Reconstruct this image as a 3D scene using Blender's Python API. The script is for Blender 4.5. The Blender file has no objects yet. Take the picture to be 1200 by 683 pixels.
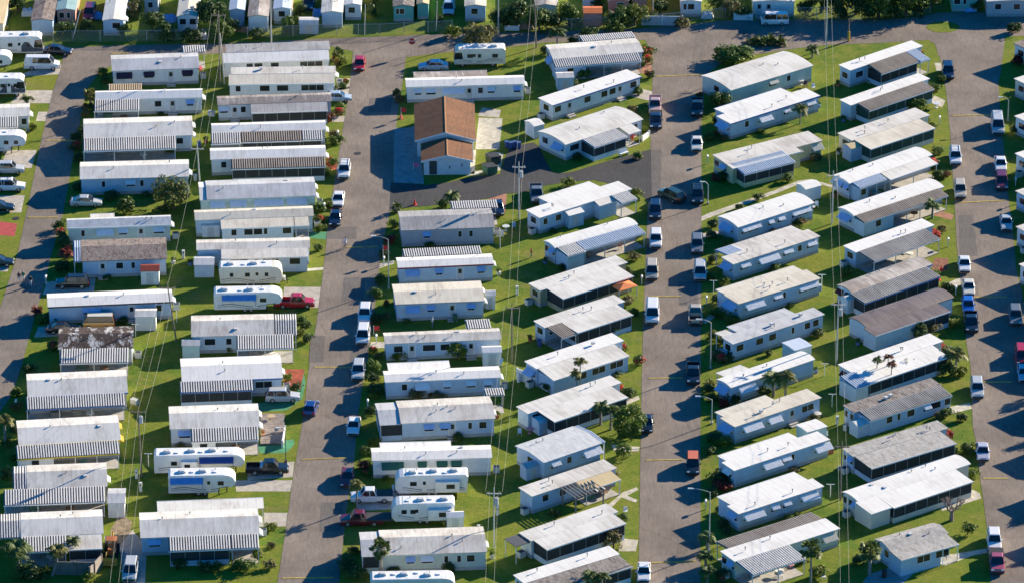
import bpy, math, random
from mathutils import Vector, Matrix
R = math.radians
C = bpy.context.scene.collection
rnd = random.Random(7)

# ------------------------------------------------------------------ camera geometry (pixels of the 1200 x 683 photograph <-> metres)
PITCH = R(25.0)
FPX = 3041.0 / math.tan(PITCH)
DIST = FPX / 8.1
CAM = Vector((0, -DIST * math.cos(PITCH), DIST * math.sin(PITCH)))
FW = Vector((0, math.cos(PITCH), -math.sin(PITCH)))
UP = Vector((0, math.sin(PITCH), math.cos(PITCH)))
def P(x, y, h=0.0):
    d = FW * FPX + Vector((1, 0, 0)) * (x - 600) + UP * (341.2 - y)
    return CAM + d * ((h - CAM.z) / d.z)
def scale_at(x, y):
    return 1.0 / (P(x + 1, y) - P(x, y)).length
ROAD = math.atan2(FPX / math.cos(PITCH), 235)      # heading of the streets away from the camera
CROSS = ROAD - math.pi / 2

# ------------------------------------------------------------------ materials
MATS = {}
def nodes(m):
    m.use_nodes = True
    nt = m.node_tree
    return nt, nt.nodes, nt.links, nt.nodes['Principled BSDF']
def ramp(nt, fac, stops):
    r = nt.nodes.new('ShaderNodeValToRGB')
    el = r.color_ramp.elements
    while len(el) < len(stops): el.new(0.5)
    for e, (p, c) in zip(el, stops):
        e.position = p; e.color = (*c, 1)
    nt.links.new(fac, r.inputs[0])
    return r.outputs[0]
def noise(nt, scale, detail=4, rough=.55, stretch=(1, 1, 1), coord='Object', off=0.0, rand=True):
    tc = nt.nodes.new('ShaderNodeTexCoord')
    mp = nt.nodes.new('ShaderNodeMapping'); mp.inputs['Scale'].default_value = stretch
    nt.links.new(tc.outputs[coord], mp.inputs['Vector'])
    n = nt.nodes.new('ShaderNodeTexNoise'); n.noise_dimensions = '4D'
    n.inputs['Scale'].default_value = scale; n.inputs['Detail'].default_value = detail; n.inputs['Roughness'].default_value = rough
    nt.links.new(mp.outputs[0], n.inputs['Vector'])
    if rand:
        oi = nt.nodes.new('ShaderNodeObjectInfo')
        mu = nt.nodes.new('ShaderNodeMath'); mu.operation = 'MULTIPLY_ADD'; mu.inputs[1].default_value = 60; mu.inputs[2].default_value = off
        nt.links.new(oi.outputs['Random'], mu.inputs[0]); nt.links.new(mu.outputs[0], n.inputs['W'])
    else:
        n.inputs['W'].default_value = off
    return n.outputs[0]
def mix(nt, fac, a, b, mode='MIX'):
    m = nt.nodes.new('ShaderNodeMix'); m.data_type = 'RGBA'; m.blend_type = mode
    for s, v in ((0, fac), (6, a), (7, b)):
        if hasattr(v, 'is_linked') or hasattr(v, 'node'): nt.links.new(v, m.inputs[s])
        elif s == 0: m.inputs[0].default_value = v
        else: m.inputs[s].default_value = (*v, 1)
    return m.outputs[2]
def plain(name, col, rough=.6, metal=0, var=.12, spec=.4):
    if name in MATS: return MATS[name]
    m = bpy.data.materials.new(name); nt, N, L, b = nodes(m)
    f = noise(nt, 1.3, 5)
    d = tuple(c * (1 - var) for c in col); l = tuple(min(1, c * (1 + var * .5)) for c in col)
    L.new(ramp(nt, f, [(.3, d), (.65, l)]), b.inputs['Base Color'])
    b.inputs['Roughness'].default_value = rough; b.inputs['Metallic'].default_value = metal
    b.inputs['Specular IOR Level'].default_value = spec
    MATS[name] = m; return m
def roofm(name, col, dirt, amount=.5, streak=True, rough=.65, seam=0.0):
    """painted metal roof: streaks of grime run down the slope, blotches of wear, panel to panel differences"""
    if name in MATS: return MATS[name]
    m = bpy.data.materials.new(name); nt, N, L, b = nodes(m)
    f1 = noise(nt, .9, 6, .65, (2.2, .35, 1) if streak else (1, 1, 1))
    f2 = noise(nt, .25, 3, .5, (1, 1, 1), off=9)
    mu = nt.nodes.new('ShaderNodeMath'); mu.operation = 'MULTIPLY'
    L.new(f1, mu.inputs[0]); L.new(f2, mu.inputs[1])
    lo = .34 - .26 * amount
    r = nt.nodes.new('ShaderNodeMapRange'); r.inputs[1].default_value = lo; r.inputs[2].default_value = lo + .16
    r.inputs[3].default_value = 0; r.inputs[4].default_value = min(1, amount * 1.3)
    L.new(mu.outputs[0], r.inputs[0])
    c = mix(nt, r.outputs[0], col, dirt)
    f3 = noise(nt, 6, 3, .5, (1, .12, 1), off=20)
    c = mix(nt, .28, c, ramp(nt, f3, [(.35, tuple(x * .72 for x in col)), (.6, col)]))
    # overlapping sheets: every so often a seam line with a grimy edge
    tc = nt.nodes.new('ShaderNodeTexCoord'); sx = nt.nodes.new('ShaderNodeSeparateXYZ'); L.new(tc.outputs['Object'], sx.inputs[0])
    fr = nt.nodes.new('ShaderNodeMath'); fr.operation = 'PINGPONG'; fr.inputs[1].default_value = .6; L.new(sx.outputs[0], fr.inputs[0])
    lt = nt.nodes.new('ShaderNodeMath'); lt.operation = 'LESS_THAN'; lt.inputs[1].default_value = .035; L.new(fr.outputs[0], lt.inputs[0])
    ms = nt.nodes.new('ShaderNodeMath'); ms.operation = 'MULTIPLY'; ms.inputs[1].default_value = .22 + seam; L.new(lt.outputs[0], ms.inputs[0])
    c = mix(nt, ms.outputs[0], c, tuple(x * .45 for x in dirt))
    L.new(c, b.inputs['Base Color'])
    b.inputs['Roughness'].default_value = rough; b.inputs['Specular IOR Level'].default_value = .3
    MATS[name] = m; return m
def patchy(name, a, bcol, c3, sc=.8, lo=.42, hi=.52):
    if name in MATS: return MATS[name]
    m = bpy.data.materials.new(name); nt, N, L, b = nodes(m)
    f = noise(nt, sc, 8, .7, (1.6, .7, 1))
    c = ramp(nt, f, [(lo, a), (hi, bcol)])
    g = noise(nt, sc * 4, 6, .6, (2, .5, 1), off=5)
    c = mix(nt, ramp(nt, g, [(.45, (0, 0, 0)), (.7, (1, 1, 1))]), c, c3)
    L.new(c, b.inputs['Base Color']); b.inputs['Roughness'].default_value = .85; b.inputs['Specular IOR Level'].default_value = .2
    MATS[name] = m; return m
RF = {
 'white': roofm('roof_white', (.71, .69, .65), (.38, .34, .30), .52),
 'bright': roofm('roof_bright_white', (.78, .765, .735), (.48, .44, .40), .4),
 'cream': roofm('roof_cream', (.68, .63, .53), (.38, .32, .25), .5),
 'offwhite': roofm('roof_off_white', (.68, .65, .60), (.34, .29, .25), .58),
 'grime': roofm('roof_grimy_white', (.64, .60, .55), (.17, .12, .10), .95),
 'grey': roofm('roof_grey', (.42, .41, .41), (.22, .21, .21), .6, seam=.2),
 'slate': roofm('roof_pale_grey', (.55, .56, .58), (.34, .33, .34), .6),
 'purple': roofm('roof_faded_mauve', (.20, .165, .165), (.095, .075, .08), .7, seam=.25),
 'worn': patchy('roof_worn_brown', (.10, .07, .06), (.22, .17, .15), (.36, .33, .31), 1.1),
 'weather': patchy('roof_weathered_grey', (.105, .085, .078), (.25, .225, .205), (.38, .35, .33), .7, .40, .60),
 'mottle': patchy('roof_mottled_black', (.045, .035, .032), (.52, .52, .52), (.12, .08, .07), .6, .51, .57),
 'fade': patchy('roof_faded_bluish', (.40, .42, .44), (.66, .68, .70), (.50, .50, .50), 1.2, .35, .65),
 'blue': roofm('roof_blue_metal', (.52, .60, .72), (.36, .43, .54), .3),
 'dark': roofm('roof_dark_grey', (.10, .105, .115), (.07, .07, .075), .4),
 'tan': roofm('roof_tan', (.58, .46, .27), (.38, .30, .18), .4),
 'orange': roofm('roof_orange_canvas', (.62, .17, .05), (.40, .11, .04), .3),
 'streak': patchy('roof_streaked_grey', (.25, .235, .22), (.44, .42, .395), (.54, .52, .50), .8, .38, .62), 'darkrib': roofm('roof_rib_dull', (.50, .48, .46), (.26, .24, .22), .6),
 'redroof': roofm('roof_dark_red', (.26, .05, .03), (.15, .04, .03), .4),
 'teal': roofm('roof_sea_green', (.30, .45, .46), (.2, .3, .3), .4),
 'brownrib': roofm('roof_rib_brown', (.45, .39, .33), (.27, .22, .18), .6),
 'rib': roofm('roof_rib_white', (.72, .71, .70), (.44, .42, .40), .4),
 'tanrib': roofm('roof_rib_tan', (.55, .43, .28), (.34, .25, .16), .5),
}
WALLC = {'white': (.74, .75, .74), 'cream': (.66, .63, .54), 'blue': (.58, .67, .74), 'pale': (.70, .74, .76), 'lav': (.47, .46, .50),
 'green': (.50, .60, .56), 'tan': (.52, .42, .25), 'yellow': (.66, .58, .33), 'teal': (.13, .42, .38), 'pink': (.60, .30, .24), 'grey': (.48, .49, .50),
 'sky': (.46, .58, .72), 'mint': (.55, .68, .62)}
PAN = {'darkrib': roofm('pan_dull', (.10, .095, .09), (.05, .05, .05), .6), 'rib': roofm('pan_shaded', (.17, .165, .165), (.09, .085, .08), .6), 'brownrib': roofm('pan_brown', (.13, .105, .085), (.07, .055, .05), .6), 'tanrib': roofm('pan_tan', (.26, .19, .12), (.15, .10, .06), .5), 'blue': roofm('pan_blue', (.20, .26, .36), (.18, .23, .32), .3)}  # dark pan tones: shadow stripes between the ribs put into the colour
def wallm(k): return plain('wall_' + k, WALLC[k], .7, var=.10)
M_ = lambda n, c, r=.6, **k: plain(n, c, r, **k)
m_skirt = M_('skirting_grey', (.38, .40, .41), .8)
m_trim = M_('trim_white', (.80, .80, .80), .5, var=.04)
m_post = M_('post_white', (.74, .74, .73), .5, var=.04)
m_darktrim = M_('trim_dark', (.05, .055, .07), .5)
m_redtrim = M_('trim_maroon', (.20, .03, .035), .5)
m_yeltrim = M_('trim_yellow', (.75, .52, .05), .5)
m_bluetrim = M_('trim_blue', (.10, .20, .45), .5)
m_glass = M_('window_glass', (.022, .026, .03), .12, spec=.6)
m_screen = M_('screen_mesh', (.035, .04, .042), .8)
m_gscreen = M_('screen_mesh_green', (.03, .07, .055), .8)
m_concrete = M_('concrete', (.42, .40, .37), .9, var=.25)
m_door = M_('door_paint', (.55, .57, .58), .5)
m_pipe = M_('vent_metal', (.30, .30, .30), .5)
AWN = {'w': M_('awning_white', (.80, .80, .80), .45, var=.05), 'u': M_('awning_blue', (.40, .54, .78), .5), 'g': M_('awning_green', (.05, .16, .10), .5),
       'p': M_('awning_plum', (.06, .03, .05), .5), 'r': M_('awning_red', (.50, .04, .06), .5), 'y': M_('awning_yellow', (.80, .55, .06), .5), 't': M_('awning_beige', (.72, .66, .52), .5),
       'm': M_('awning_maroon', (.12, .025, .03), .5)}

# ------------------------------------------------------------------ mesh builder
class MB:
    def __init__(s): s.v = []; s.f = []; s.m = []
    def add(s, vs, fs, mi=0):
        n = len(s.v); s.v += [tuple(p) for p in vs]; s.f += [tuple(i + n for i in f) for f in fs]; s.m += [mi] * len(fs); return s
    def box(s, x0, x1, y0, y1, z0, z1, mi=0):
        return s.add([(x0, y0, z0), (x1, y0, z0), (x1, y1, z0), (x0, y1, z0), (x0, y0, z1), (x1, y0, z1), (x1, y1, z1), (x0, y1, z1)],
                     [(0, 3, 2, 1), (4, 5, 6, 7), (0, 1, 5, 4), (1, 2, 6, 5), (2, 3, 7, 6), (3, 0, 4, 7)], mi)
    def prism_x(s, x0, x1, poly, mi=0):
        """extrude a (y,z) polygon along x"""
        n = len(poly)
        vs = [(x0, y, z) for y, z in poly] + [(x1, y, z) for y, z in poly]
        fs = [tuple(range(n))[::-1], tuple(range(n, 2 * n))] + [(i, (i + 1) % n, n + (i + 1) % n, n + i) for i in range(n)]
        return s.add(vs, fs, mi)
    def prism_y(s, y0, y1, poly, mi=0):
        n = len(poly)
        vs = [(x, y0, z) for x, z in poly] + [(x, y1, z) for x, z in poly]
        fs = [tuple(range(n)), tuple(range(n, 2 * n))[::-1]] + [(i, n + i, n + (i + 1) % n, (i + 1) % n) for i in range(n)]
        return s.add(vs, fs, mi)
    def tube(s, a, b, r0, r1=None, n=8, mi=0):
        r1 = r0 if r1 is None else r1
        a = Vector(a); b = Vector(b); d = (b - a).normalized()
        t = Vector((1, 0, 0)) if abs(d.x) < .8 else Vector((0, 1, 0))
        e1 = d.cross(t).normalized(); e2 = d.cross(e1)
        vs = []
        for c, r in ((a, r0), (b, r1)):
            for i in range(n):
                w = 2 * math.pi * i / n
                vs.append(c + e1 * (r * math.cos(w)) + e2 * (r * math.sin(w)))
        fs = [(i, (i + 1) % n, n + (i + 1) % n, n + i) for i in range(n)] + [tuple(range(n))[::-1], tuple(range(n, 2 * n))]
        return s.add(vs, fs, mi)
    def path(s, pts, r, n=6, mi=0):
        for a, b in zip(pts, pts[1:]): s.tube(a, b, r, r, n, mi)
        return s
    def sheet(s, xs, prof, mi=0, pan=None):
        """xs: list of (x, dz); prof: list of (y, z)"""
        n = len(prof)
        vs = [(x, y, z + dz) for x, dz in xs for y, z in prof]
        fs = [(i * n + j, (i + 1) * n + j, (i + 1) * n + j + 1, i * n + j + 1) for i in range(len(xs) - 1) for j in range(n - 1)]
        s.add(vs, fs, mi)
        if pan is not None:      # low pans between the ribs take a darker colour that paints in their shade
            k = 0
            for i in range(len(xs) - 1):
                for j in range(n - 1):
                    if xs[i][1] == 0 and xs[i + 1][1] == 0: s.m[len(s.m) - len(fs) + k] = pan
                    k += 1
        return s
    def mesh(s, name, mats, smooth=False):
        me = bpy.data.meshes.new(name); me.from_pydata(s.v, [], s.f)
        for m in (mats if isinstance(mats, (list, tuple)) else [mats]): me.materials.append(m)
        if any(s.m): me.polygons.foreach_set('material_index', s.m)
        if smooth: me.polygons.foreach_set('use_smooth', [True] * len(me.polygons))
        me.update(); return me
    def build(s, name, mats, parent=None, loc=None, rot=None, smooth=False):
        return place(name, s.mesh(name, mats, smooth), parent, loc, rot)
def place(name, me, parent=None, loc=None, rot=None):
    o = bpy.data.objects.new(name, me); C.objects.link(o)
    if parent is not None: o.parent = parent
    if loc is not None: o.location = loc
    if rot is not None: o.rotation_euler = rot if isinstance(rot, (tuple, list)) else (0, 0, rot)
    return o
def thing(name, label, cat, loc, rot=0, group=None):
    o = bpy.data.objects.new(name, None); C.objects.link(o)
    o.empty_display_size = .5
    o.location = loc; o.rotation_euler = (0, 0, rot)
    return tag(o, label, cat, group)
def tag(o, label=None, cat=None, group=None, kind=None):
    if label: o['label'] = label
    if cat: o['category'] = cat
    if group: o['group'] = group
    if kind: o['kind'] = kind
    return o
def copy_tree(o, parent=None):
    c = o.copy(); C.objects.link(c); c.parent = parent
    for ch in list(o.children): copy_tree(ch, c)
    return c
def ribs(x0, x1, per=.35, h=.12):
    n = max(1, round((x1 - x0) / per)); p = (x1 - x0) / n; out = []
    for i in range(n):
        a = x0 + i * p
        out += [(a, 0), (a + .48 * p, 0), (a + .55 * p, h), (a + .93 * p, h)]
    out.append((x1, 0)); return out
ORD = ['', 'first', 'second', 'third', 'fourth', 'fifth', 'sixth', 'seventh', 'eighth', 'ninth', 'tenth', 'eleventh', 'twelfth', 'thirteenth', 'fourteenth', 'fifteenth', 'sixteenth']
# ------------------------------------------------------------------ mobile homes
m_sframe = M_('screen_frame_grey', (.34, .36, .37), .6)
_win = {}
def win_mesh(w, h, kind):
    key = (round(w * 4) / 4 or .25, h, kind)
    if key in _win: return _win[key]
    w = key[0]
    f = MB()
    for x0, x1, z0, z1 in ((-w / 2 - .06, w / 2 + .06, h / 2, h / 2 + .07), (-w / 2 - .06, w / 2 + .06, -h / 2 - .07, -h / 2), (-w / 2 - .06, -w / 2, -h / 2, h / 2), (w / 2, w / 2 + .06, -h / 2, h / 2)):
        f.box(x0, x1, -.05, .01, z0, z1)
    n = max(1, int(w / .9))
    for i in range(1, n): 
        x = -w / 2 + w * i / n; f.box(x - .025, x + .025, -.04, .01, -h / 2, h / 2)
    p = MB().box(-w / 2, w / 2, -.015, .008, -h / 2, h / 2)
    _win[key] = (f.mesh('window', m_trim), p.mesh('pane', m_glass))
    return _win[key]
_awn = {}
def awn_mesh(w, col):
    key = (round(w * 4) / 4 or .25, col)
    if key in _awn: return _awn[key]
    w = key[0] + .25
    b = MB(); o, t = (.62, .5) if key[0] < 1.7 else (.95, .7)
    b.sheet([(x - w / 2, dz * .35) for x, dz in ribs(0, w, .2)], [(-o, -t), (0, 0)])
    b.add([(-w / 2, 0, -.03), (-w / 2, -o, -t - .03), (-w / 2, 0, -t * .75), (w / 2, 0, -.03), (w / 2, -o, -t - .03), (w / 2, 0, -t * .75)], [(0, 1, 2), (3, 5, 4), (0, 3, 4, 1)])
    _awn[key] = b.mesh('window_awning', AWN[col]); return _awn[key]
_vent = MB().tube((0, 0, -.1), (0, 0, .32), .06).tube((0, 0, .32), (0, 0, .42), .13, .10).mesh('roof_vent', m_pipe)
_box = MB().box(-.22, .22, -.2, .2, -.1, .2).box(-.26, .26, -.24, .24, .2, .25).mesh('roof_vent', M_('vent_cap', (.6, .6, .6), .5))
_ac = MB().box(-.45, .45, -.4, .4, 0, .85).box(-.38, .38, -.34, .34, .85, .9, 1).mesh('air_conditioner', [M_('ac_case', (.6, .6, .56), .5), m_darktrim])

def opening(root, kind, x, y, z, w, rz=0, h=.95):
    """a window (frame > pane), a door, or a window under a metal awning, on the wall at local (x, y) facing -y turned by rz"""
    if kind == 'D':
        d = MB().box(-.45, .45, -.05, .01, .35, 2.35).box(-.52, .52, -.03, .005, .30, 2.42, 1).box(-.25, .25, -.058, -.052, 1.4, 2.1, 2)
        o = d.build('door', [m_door, m_trim, m_glass], root, (x, y, 0), rz)
        MB().box(-.7, .7, -1.0, -.06, 0, .18).box(-.7, .7, -.6, -.06, .18, .36).build('step', m_concrete, root, (x, y, 0), rz)
        return o
    fm, pm = win_mesh(w, h, 'w')
    o = place('window', fm, root, (x, y, z), rz)
    place('pane', pm, o)
    if kind in AWN: place('window_awning', awn_mesh(w, kind), o, (0, -.05, h / 2 + .12))
    return o

def gable(W, he, rise, kind):
    if kind == 'bow':
        return [(W * i / 8, he + rise * math.sin(math.pi * i / 8) ** .8) for i in range(9)]
    if kind == 'flat': return [(0, he), (W, he + .1)]
    return [(0, he), (W / 2, he + rise), (W, he)]

def roof_slab(b, x0, x1, prof, rib, mi=0, t=.10):
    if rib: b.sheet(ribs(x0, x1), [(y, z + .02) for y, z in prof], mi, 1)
    poly = [(y, z + (0 if rib else .02)) for y, z in prof] + [(y, z - t) for y, z in prof[::-1]]
    b.prism_x(x0, x1, poly, mi)

HOMES = []
def home(row, look, FL, FR, BL, roof='white', wall='white', blocks=(), wins='', end='', he=2.7, rise=.42, shape='gable', fascia=None, vents=2, place_words=None, along=False, depth=None, cat='mobile home', endside=None, skirt=True, seed=None):
    n = 1 + sum(1 for h in HOMES if h[0] == row)
    if row in (1, 2, 3) and shape == 'gable': rise *= 1.3
    rr = random.Random(row * 100 + n)
    a = P(*FL, he); b_ = P(*FR, he); c = P(*BL, he)
    u = (b_ - a); u.z = 0; L = u.length; u.normalize(); v = Vector((-u.y, u.x, 0))
    W = depth or max(2.6, (c - a).dot(v))
    rot = math.atan2(u.y, u.x)
    base = Vector((a.x, a.y, 0))
    label = f"{look}, {place_words or (ORD[n] + ' from far end, ' + ROWN[row])}"
    root = thing('mobile_home', label, cat, base, rot, 'mobile homes')
    HOMES.append((row, n, root, L, W, label))
    loc = lambda x, y, h: ((P(x, y, h) - a).dot(u), (P(x, y, h) - a).dot(v))
    wm = wallm(wall)
    # main body
    if along:      # ridge runs away from the viewer
        prof = gable(L, he, rise, shape)
        b = MB(); poly = [(y, z + .02) for y, z in prof] + [(y, z - .1) for y, z in prof[::-1]]
        b.prism_y(0, W, poly); b.build('roof', RF[roof], root)
        ins = [(max(.15, min(L - .15, y)), z - .08) for y, z in prof]
        MB().prism_y(.2, W - .2, [(.15, 0)] + ins + [(L - .15, 0)]).build('wall', wm, root)
    else:
        prof = gable(W, he, rise, shape)
        b = MB(); roof_slab(b, 0, L, prof, False); b.build('roof', RF[roof], root)
        ins = [(max(.2, min(W - .2, y)), z - .08) for y, z in prof]
        MB().prism_x(.2, L - .2, [(.2, 0)] + ins + [(W - .2, 0)]).build('wall', wm, root)
        if fascia: MB().box(-.02, L + .02, -.06, .0, he - .16, he + .05).build('fascia', fascia, root)
    if skirt: MB().box(.18, L - .18, .18, W - .18, 0, .5).build('skirting', m_skirt, root)
    rooms = []
    for bl in blocks:
        kind, mt = bl[0], bl[1]
        same = mt == '='
        rm = RF[roof if same else mt]; rib = mt in ('rib', 'brownrib', 'tanrib', 'blue', 'darkrib')
        if kind in 'LR':        # end extension: kind, mat, sub, px of the outer front corner
            sub = bl[2]; e = loc(bl[3], bl[4], he)[0]
            x0, x1 = (e, -.02) if kind == 'L' else (L + .02, e)
            if x1 - x0 < .3: continue
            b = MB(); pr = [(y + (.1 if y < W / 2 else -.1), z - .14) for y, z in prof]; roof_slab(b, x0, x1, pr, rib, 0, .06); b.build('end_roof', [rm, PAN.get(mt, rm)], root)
            if sub == 'a':
                for y in (.2, W - .2):
                    xx = x0 + .15 if kind == 'L' else x1 - .15
                    MB().box(xx - .05, xx + .05, y - .05, y + .05, 0, he - .2).build('post', m_post, root)
            else:
                xa, xb = (x0 + .15, .19) if kind == 'L' else (L - .19, x1 - .15)
                MB().box(xa, xb, .3, W - .3, 0, he - .2 if sub == 'r' else .8).build('end_room', wm, root)
                if sub == 's':
                    MB().box(xa + .03, xb, .33, W - .33, .8, he - .22).build('screen_panel', m_screen, root)
                    for y in [.3 + (W - .6) * i / 4 for i in range(5)]:
                        xx = xa if kind == 'L' else xb
                        MB().box(xx - .04, xx + .04, y - .04, y + .04, .8, he - .22).build('screen_post', m_post, root)
            continue
        h = bl[6] if len(bl) > 6 else 2.3
        (xa, ya), (xb, yb) = loc(bl[2], bl[3], h), loc(bl[4], bl[5], h)
        x0, x1, ye = min(xa, xb), max(xa, xb), (ya + yb) / 2
        back = ye > W / 2
        hi = he - .03 if not same else he - .005
        hi = max(hi, h + .05)
        if back:
            ye = max(ye, W + .6)
            pr = [(W + .01, hi), (ye, h)]; yo, yi = ye, W - .2
        else:
            ye = min(ye, -.6)
            pr = [(ye, h), (-.01, hi)]; yo, yi = ye, .2
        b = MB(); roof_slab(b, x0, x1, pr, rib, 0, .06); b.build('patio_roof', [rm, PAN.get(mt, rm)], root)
        MB().box(x0 - .03, x1 + .03, *sorted((yo, yo + (-.05 if not back else .05))), h - .12, h + .05).build('gutter', fascia or m_trim, root)
        sg = 1 if not back else -1
        yw = yo + sg * .2
        if kind == 'a':
            k = max(2, int((x1 - x0) / 3.6) + 1)
            for i in range(k):
                x = x0 + .12 + (x1 - x0 - .24) * i / (k - 1)
                MB().box(x - .05, x + .05, yw - .05, yw + .05, 0, h - .05).build('post', m_post, root)
            MB().box(x0 + .1, x1 - .1, *sorted((yw, yi)), .0, .05).build('patio_slab', m_concrete, root)
        elif kind in 'sgh':
            if kind == 'h':      # half of it is an enclosed store room, the rest an open carport
                xm = x0 + (x1 - x0) * .36
                MB().box(x0 + .15, xm, *sorted((yw, yi)), 0, h - .06).build('store_room', wm, root)
                opening(root, 'd', (x0 + xm) / 2, yw - .005, 1.5, 1.0)
                k = max(2, int((x1 - xm) / 3.4) + 1)
                for i in range(1, k + 1):
                    x = xm + (x1 - .12 - xm) * i / k
                    MB().box(x - .05, x + .05, yw - .05, yw + .05, 0, h - .05).build('post', m_post, root)
                MB().box(xm, x1 - .1, *sorted((yw, yi)), .0, .05).build('patio_slab', m_concrete, root)
            else:
                MB().box(x0 + .15, x1 - .15, *sorted((yw, yi)), 0, .75).build('knee_wall', wm, root)
                MB().box(x0 + .19, x1 - .19, *sorted((yw + sg * .04, yi)), .75, h - .07).build('screen_panel', m_gscreen if kind == 'g' else m_screen, root)
                k = max(2, int((x1 - x0) / 1.9) + 1)
                for i in range(k):
                    x = x0 + .17 + (x1 - x0 - .34) * i / (k - 1)
                    MB().box(x - .03, x + .03, yw - .02, yw + .05, .75, h - .07).build('screen_post', m_sframe, root)
        elif kind == 'r':
            MB().box(x0 + .15, x1 - .15, *sorted((yw, yi)), 0, h - .04).build('side_room', wm, root)
            if not back: rooms.append((x0, x1, yw, h))
    # openings on the long front wall
    for w in wins.split():
        k = w[0]; xs, _, ws = w[1:].partition(':')
        x = (float(xs) - FL[0]) / (FR[0] - FL[0]) * L
        ww = max(.6, min(3.4, float(ws or 7) / 8.0 / max(.55, abs(u.x))))
        y, z = .195, 1.75
        for x0, x1, yw, h in rooms:
            if x0 - .2 < x < x1 + .2: y, z = yw - .005, min(1.75, h - .75)
        x = min(max(x, .8), L - .8)
        opening(root, k, x, y, z, ww)
    # openings on the end wall one can see
    if end:
        side = endside or ('R' if row in (0, 1, 2, 3) else 'L')
        m = len(end)
        for i, k in enumerate(end):
            y = W * (i + .5) / m
            if side == 'R': opening(root, k, L - .195, y, 1.75, min(1.3, W / m * .6), math.pi / 2)
            else: opening(root, k, .195, y, 1.75, min(2.2, W / m * .62) if k == 'u' else min(1.3, W / m * .6), -math.pi / 2)
    for i in range(vents):
        x = L * (.15 + .7 * rr.random()); y = W * (.2 + .6 * rr.random())
        if along: z = he + rise * (1 - abs(x / L - .5) * 2) * .8
        else: z = he + rise * (1 - abs(y / W - .5) * 2) * .8
        place('roof_vent', _vent if rr.random() < .82 else _box, root, (x, y, z))
    if rr.random() < .45 and not along:
        xx = L + .6 if (endside or ('R' if row in (0, 1, 2, 3) else 'L')) == 'R' else -.6
        place('air_conditioner', _ac, root, (xx, W * (.25 + .5 * rr.random()), 0))
    return root
ROWN = {0: 'left of leftmost street', 1: 'right of leftmost street', 2: 'left of second street', 3: 'right of second street', 4: 'left of third street',
        5: 'right of third street', 6: 'left of rightmost street', 7: 'right of rightmost street'}
H = home
# ---- row 0
H(0, 'white home with dark ribbed patio awning', (-60, 139), (35, 136), (-58, 124), 'white', 'white', [('a', 'rib', -60, 152, 21, 149)], 'd28:6', 'w')
# ---- row 1
H(1, 'pale grey roofed home with plum window shades', (131, 83.5), (233.8, 79.8), (135.5, 64.8), 'slate', 'pale', [('a', 'rib', 213, 54.3, 239.8, 53.8, 2.6)], 'p145.5:17 p174.5:11 D200 p219.5:11', 'rd', rise=.5)
H(1, 'narrow white home with tan rear awning', (111.5, 117.3), (237.5, 114.3), (114.5, 106.8), 'bright', 'pale', [('a', 'rib', 110, 130.5, 163, 130), ('a', 'tanrib', 126.5, 99.3, 166, 98.5, 2.5)], 'D202 u222.5:7 d185:7', 'w')
H(1, 'long white gable home over a striped carport', (98, 162.3), (226.3, 158.5), (103.3, 139.3), 'white', 'pale', [('a', 'rib', 97.3, 177.3, 206, 175)], 'd210.5:7', 'ww', rise=.6)
H(1, 'white home half hidden by shaggy tree', (93.5, 210.3), (221.8, 207), (96.5, 190), 'white', 'sky', [], 'w152.8:10 d166:3 d121:3 d200:8', 'w', rise=.5)
H(1, 'narrow home, roof faded blue and white', (78.5, 267.7), (200.8, 263.2), (80, 256.3), 'fade', 'green', [('a', 'white', 105.5, 250.5, 134, 250.5, 2.5)], 'd97:4 w122.8:18 w143.8:10 D165 w185.8:12', 'w', fascia=m_trim)
H(1, 'worn brown roofed home beside a red-topped shed', (95, 306.3), (196, 303), (98.8, 281.2), 'worn', 'sky', [('L', 'blue', 'a', 86, 303)], 'd118:4 D120 d155.8:4 d140:8', 'd', rise=.5)
H(1, 'white home with black front gutter', (55.8, 359.7), (202.8, 353.3), (59.5, 343.8), 'bright', 'sky', [], 'u101.5:8 u112:9 D154 d186:5', 'w', fascia=m_darktrim, rise=.3)
H(1, 'home with mottled black and white roof', (67.8, 408.8), (156, 407), (71.5, 383.3), 'mottle', 'white', [('a', 'rib', 70, 426, 150, 424)], 'd80:8 D110 d130:9', 'd', rise=.5)
H(1, 'white gable home over dark striped awning', (32.3, 464.8), (150, 459.5), (37.8, 437.3), 'white', 'cream', [('a', 'rib', 30.8, 479.3, 146.3, 475.3)], 'd60:10 D90 d115:10', 'd', fascia=m_bluetrim, rise=.6)
H(1, 'white home with yellow edged striped awning', (21.8, 521.8), (141.8, 515), (27, 491.8), 'white', 'white', [('h', 'rib', 19.5, 536.8, 140, 532.3)], 'd60:9 d110:8', 'yy', fascia=m_yeltrim, rise=.6)
H(1, 'white home with long pole shadow on roof', (31.5, 572.5), (126, 568.8), (36, 544.5), 'offwhite', 'white', [('L', 'rib', 'a', 15, 573), ('a', 'rib', 4.5, 592.8, 123, 586.8)], 'd55:10 D75 d100:10', 'w', rise=.6)
H(1, 'white home behind wooden fence and palms', (24.8, 628.7), (121.5, 624.5), (30.8, 599.8), 'white', 'white', [('L', 'rib', 'a', -6, 630), ('a', 'rib', 24, 647, 78, 645), ('s', 'offwhite', 80, 644, 120, 642)], 'd50:10 d75:8', 'd', rise=.6)
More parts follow.
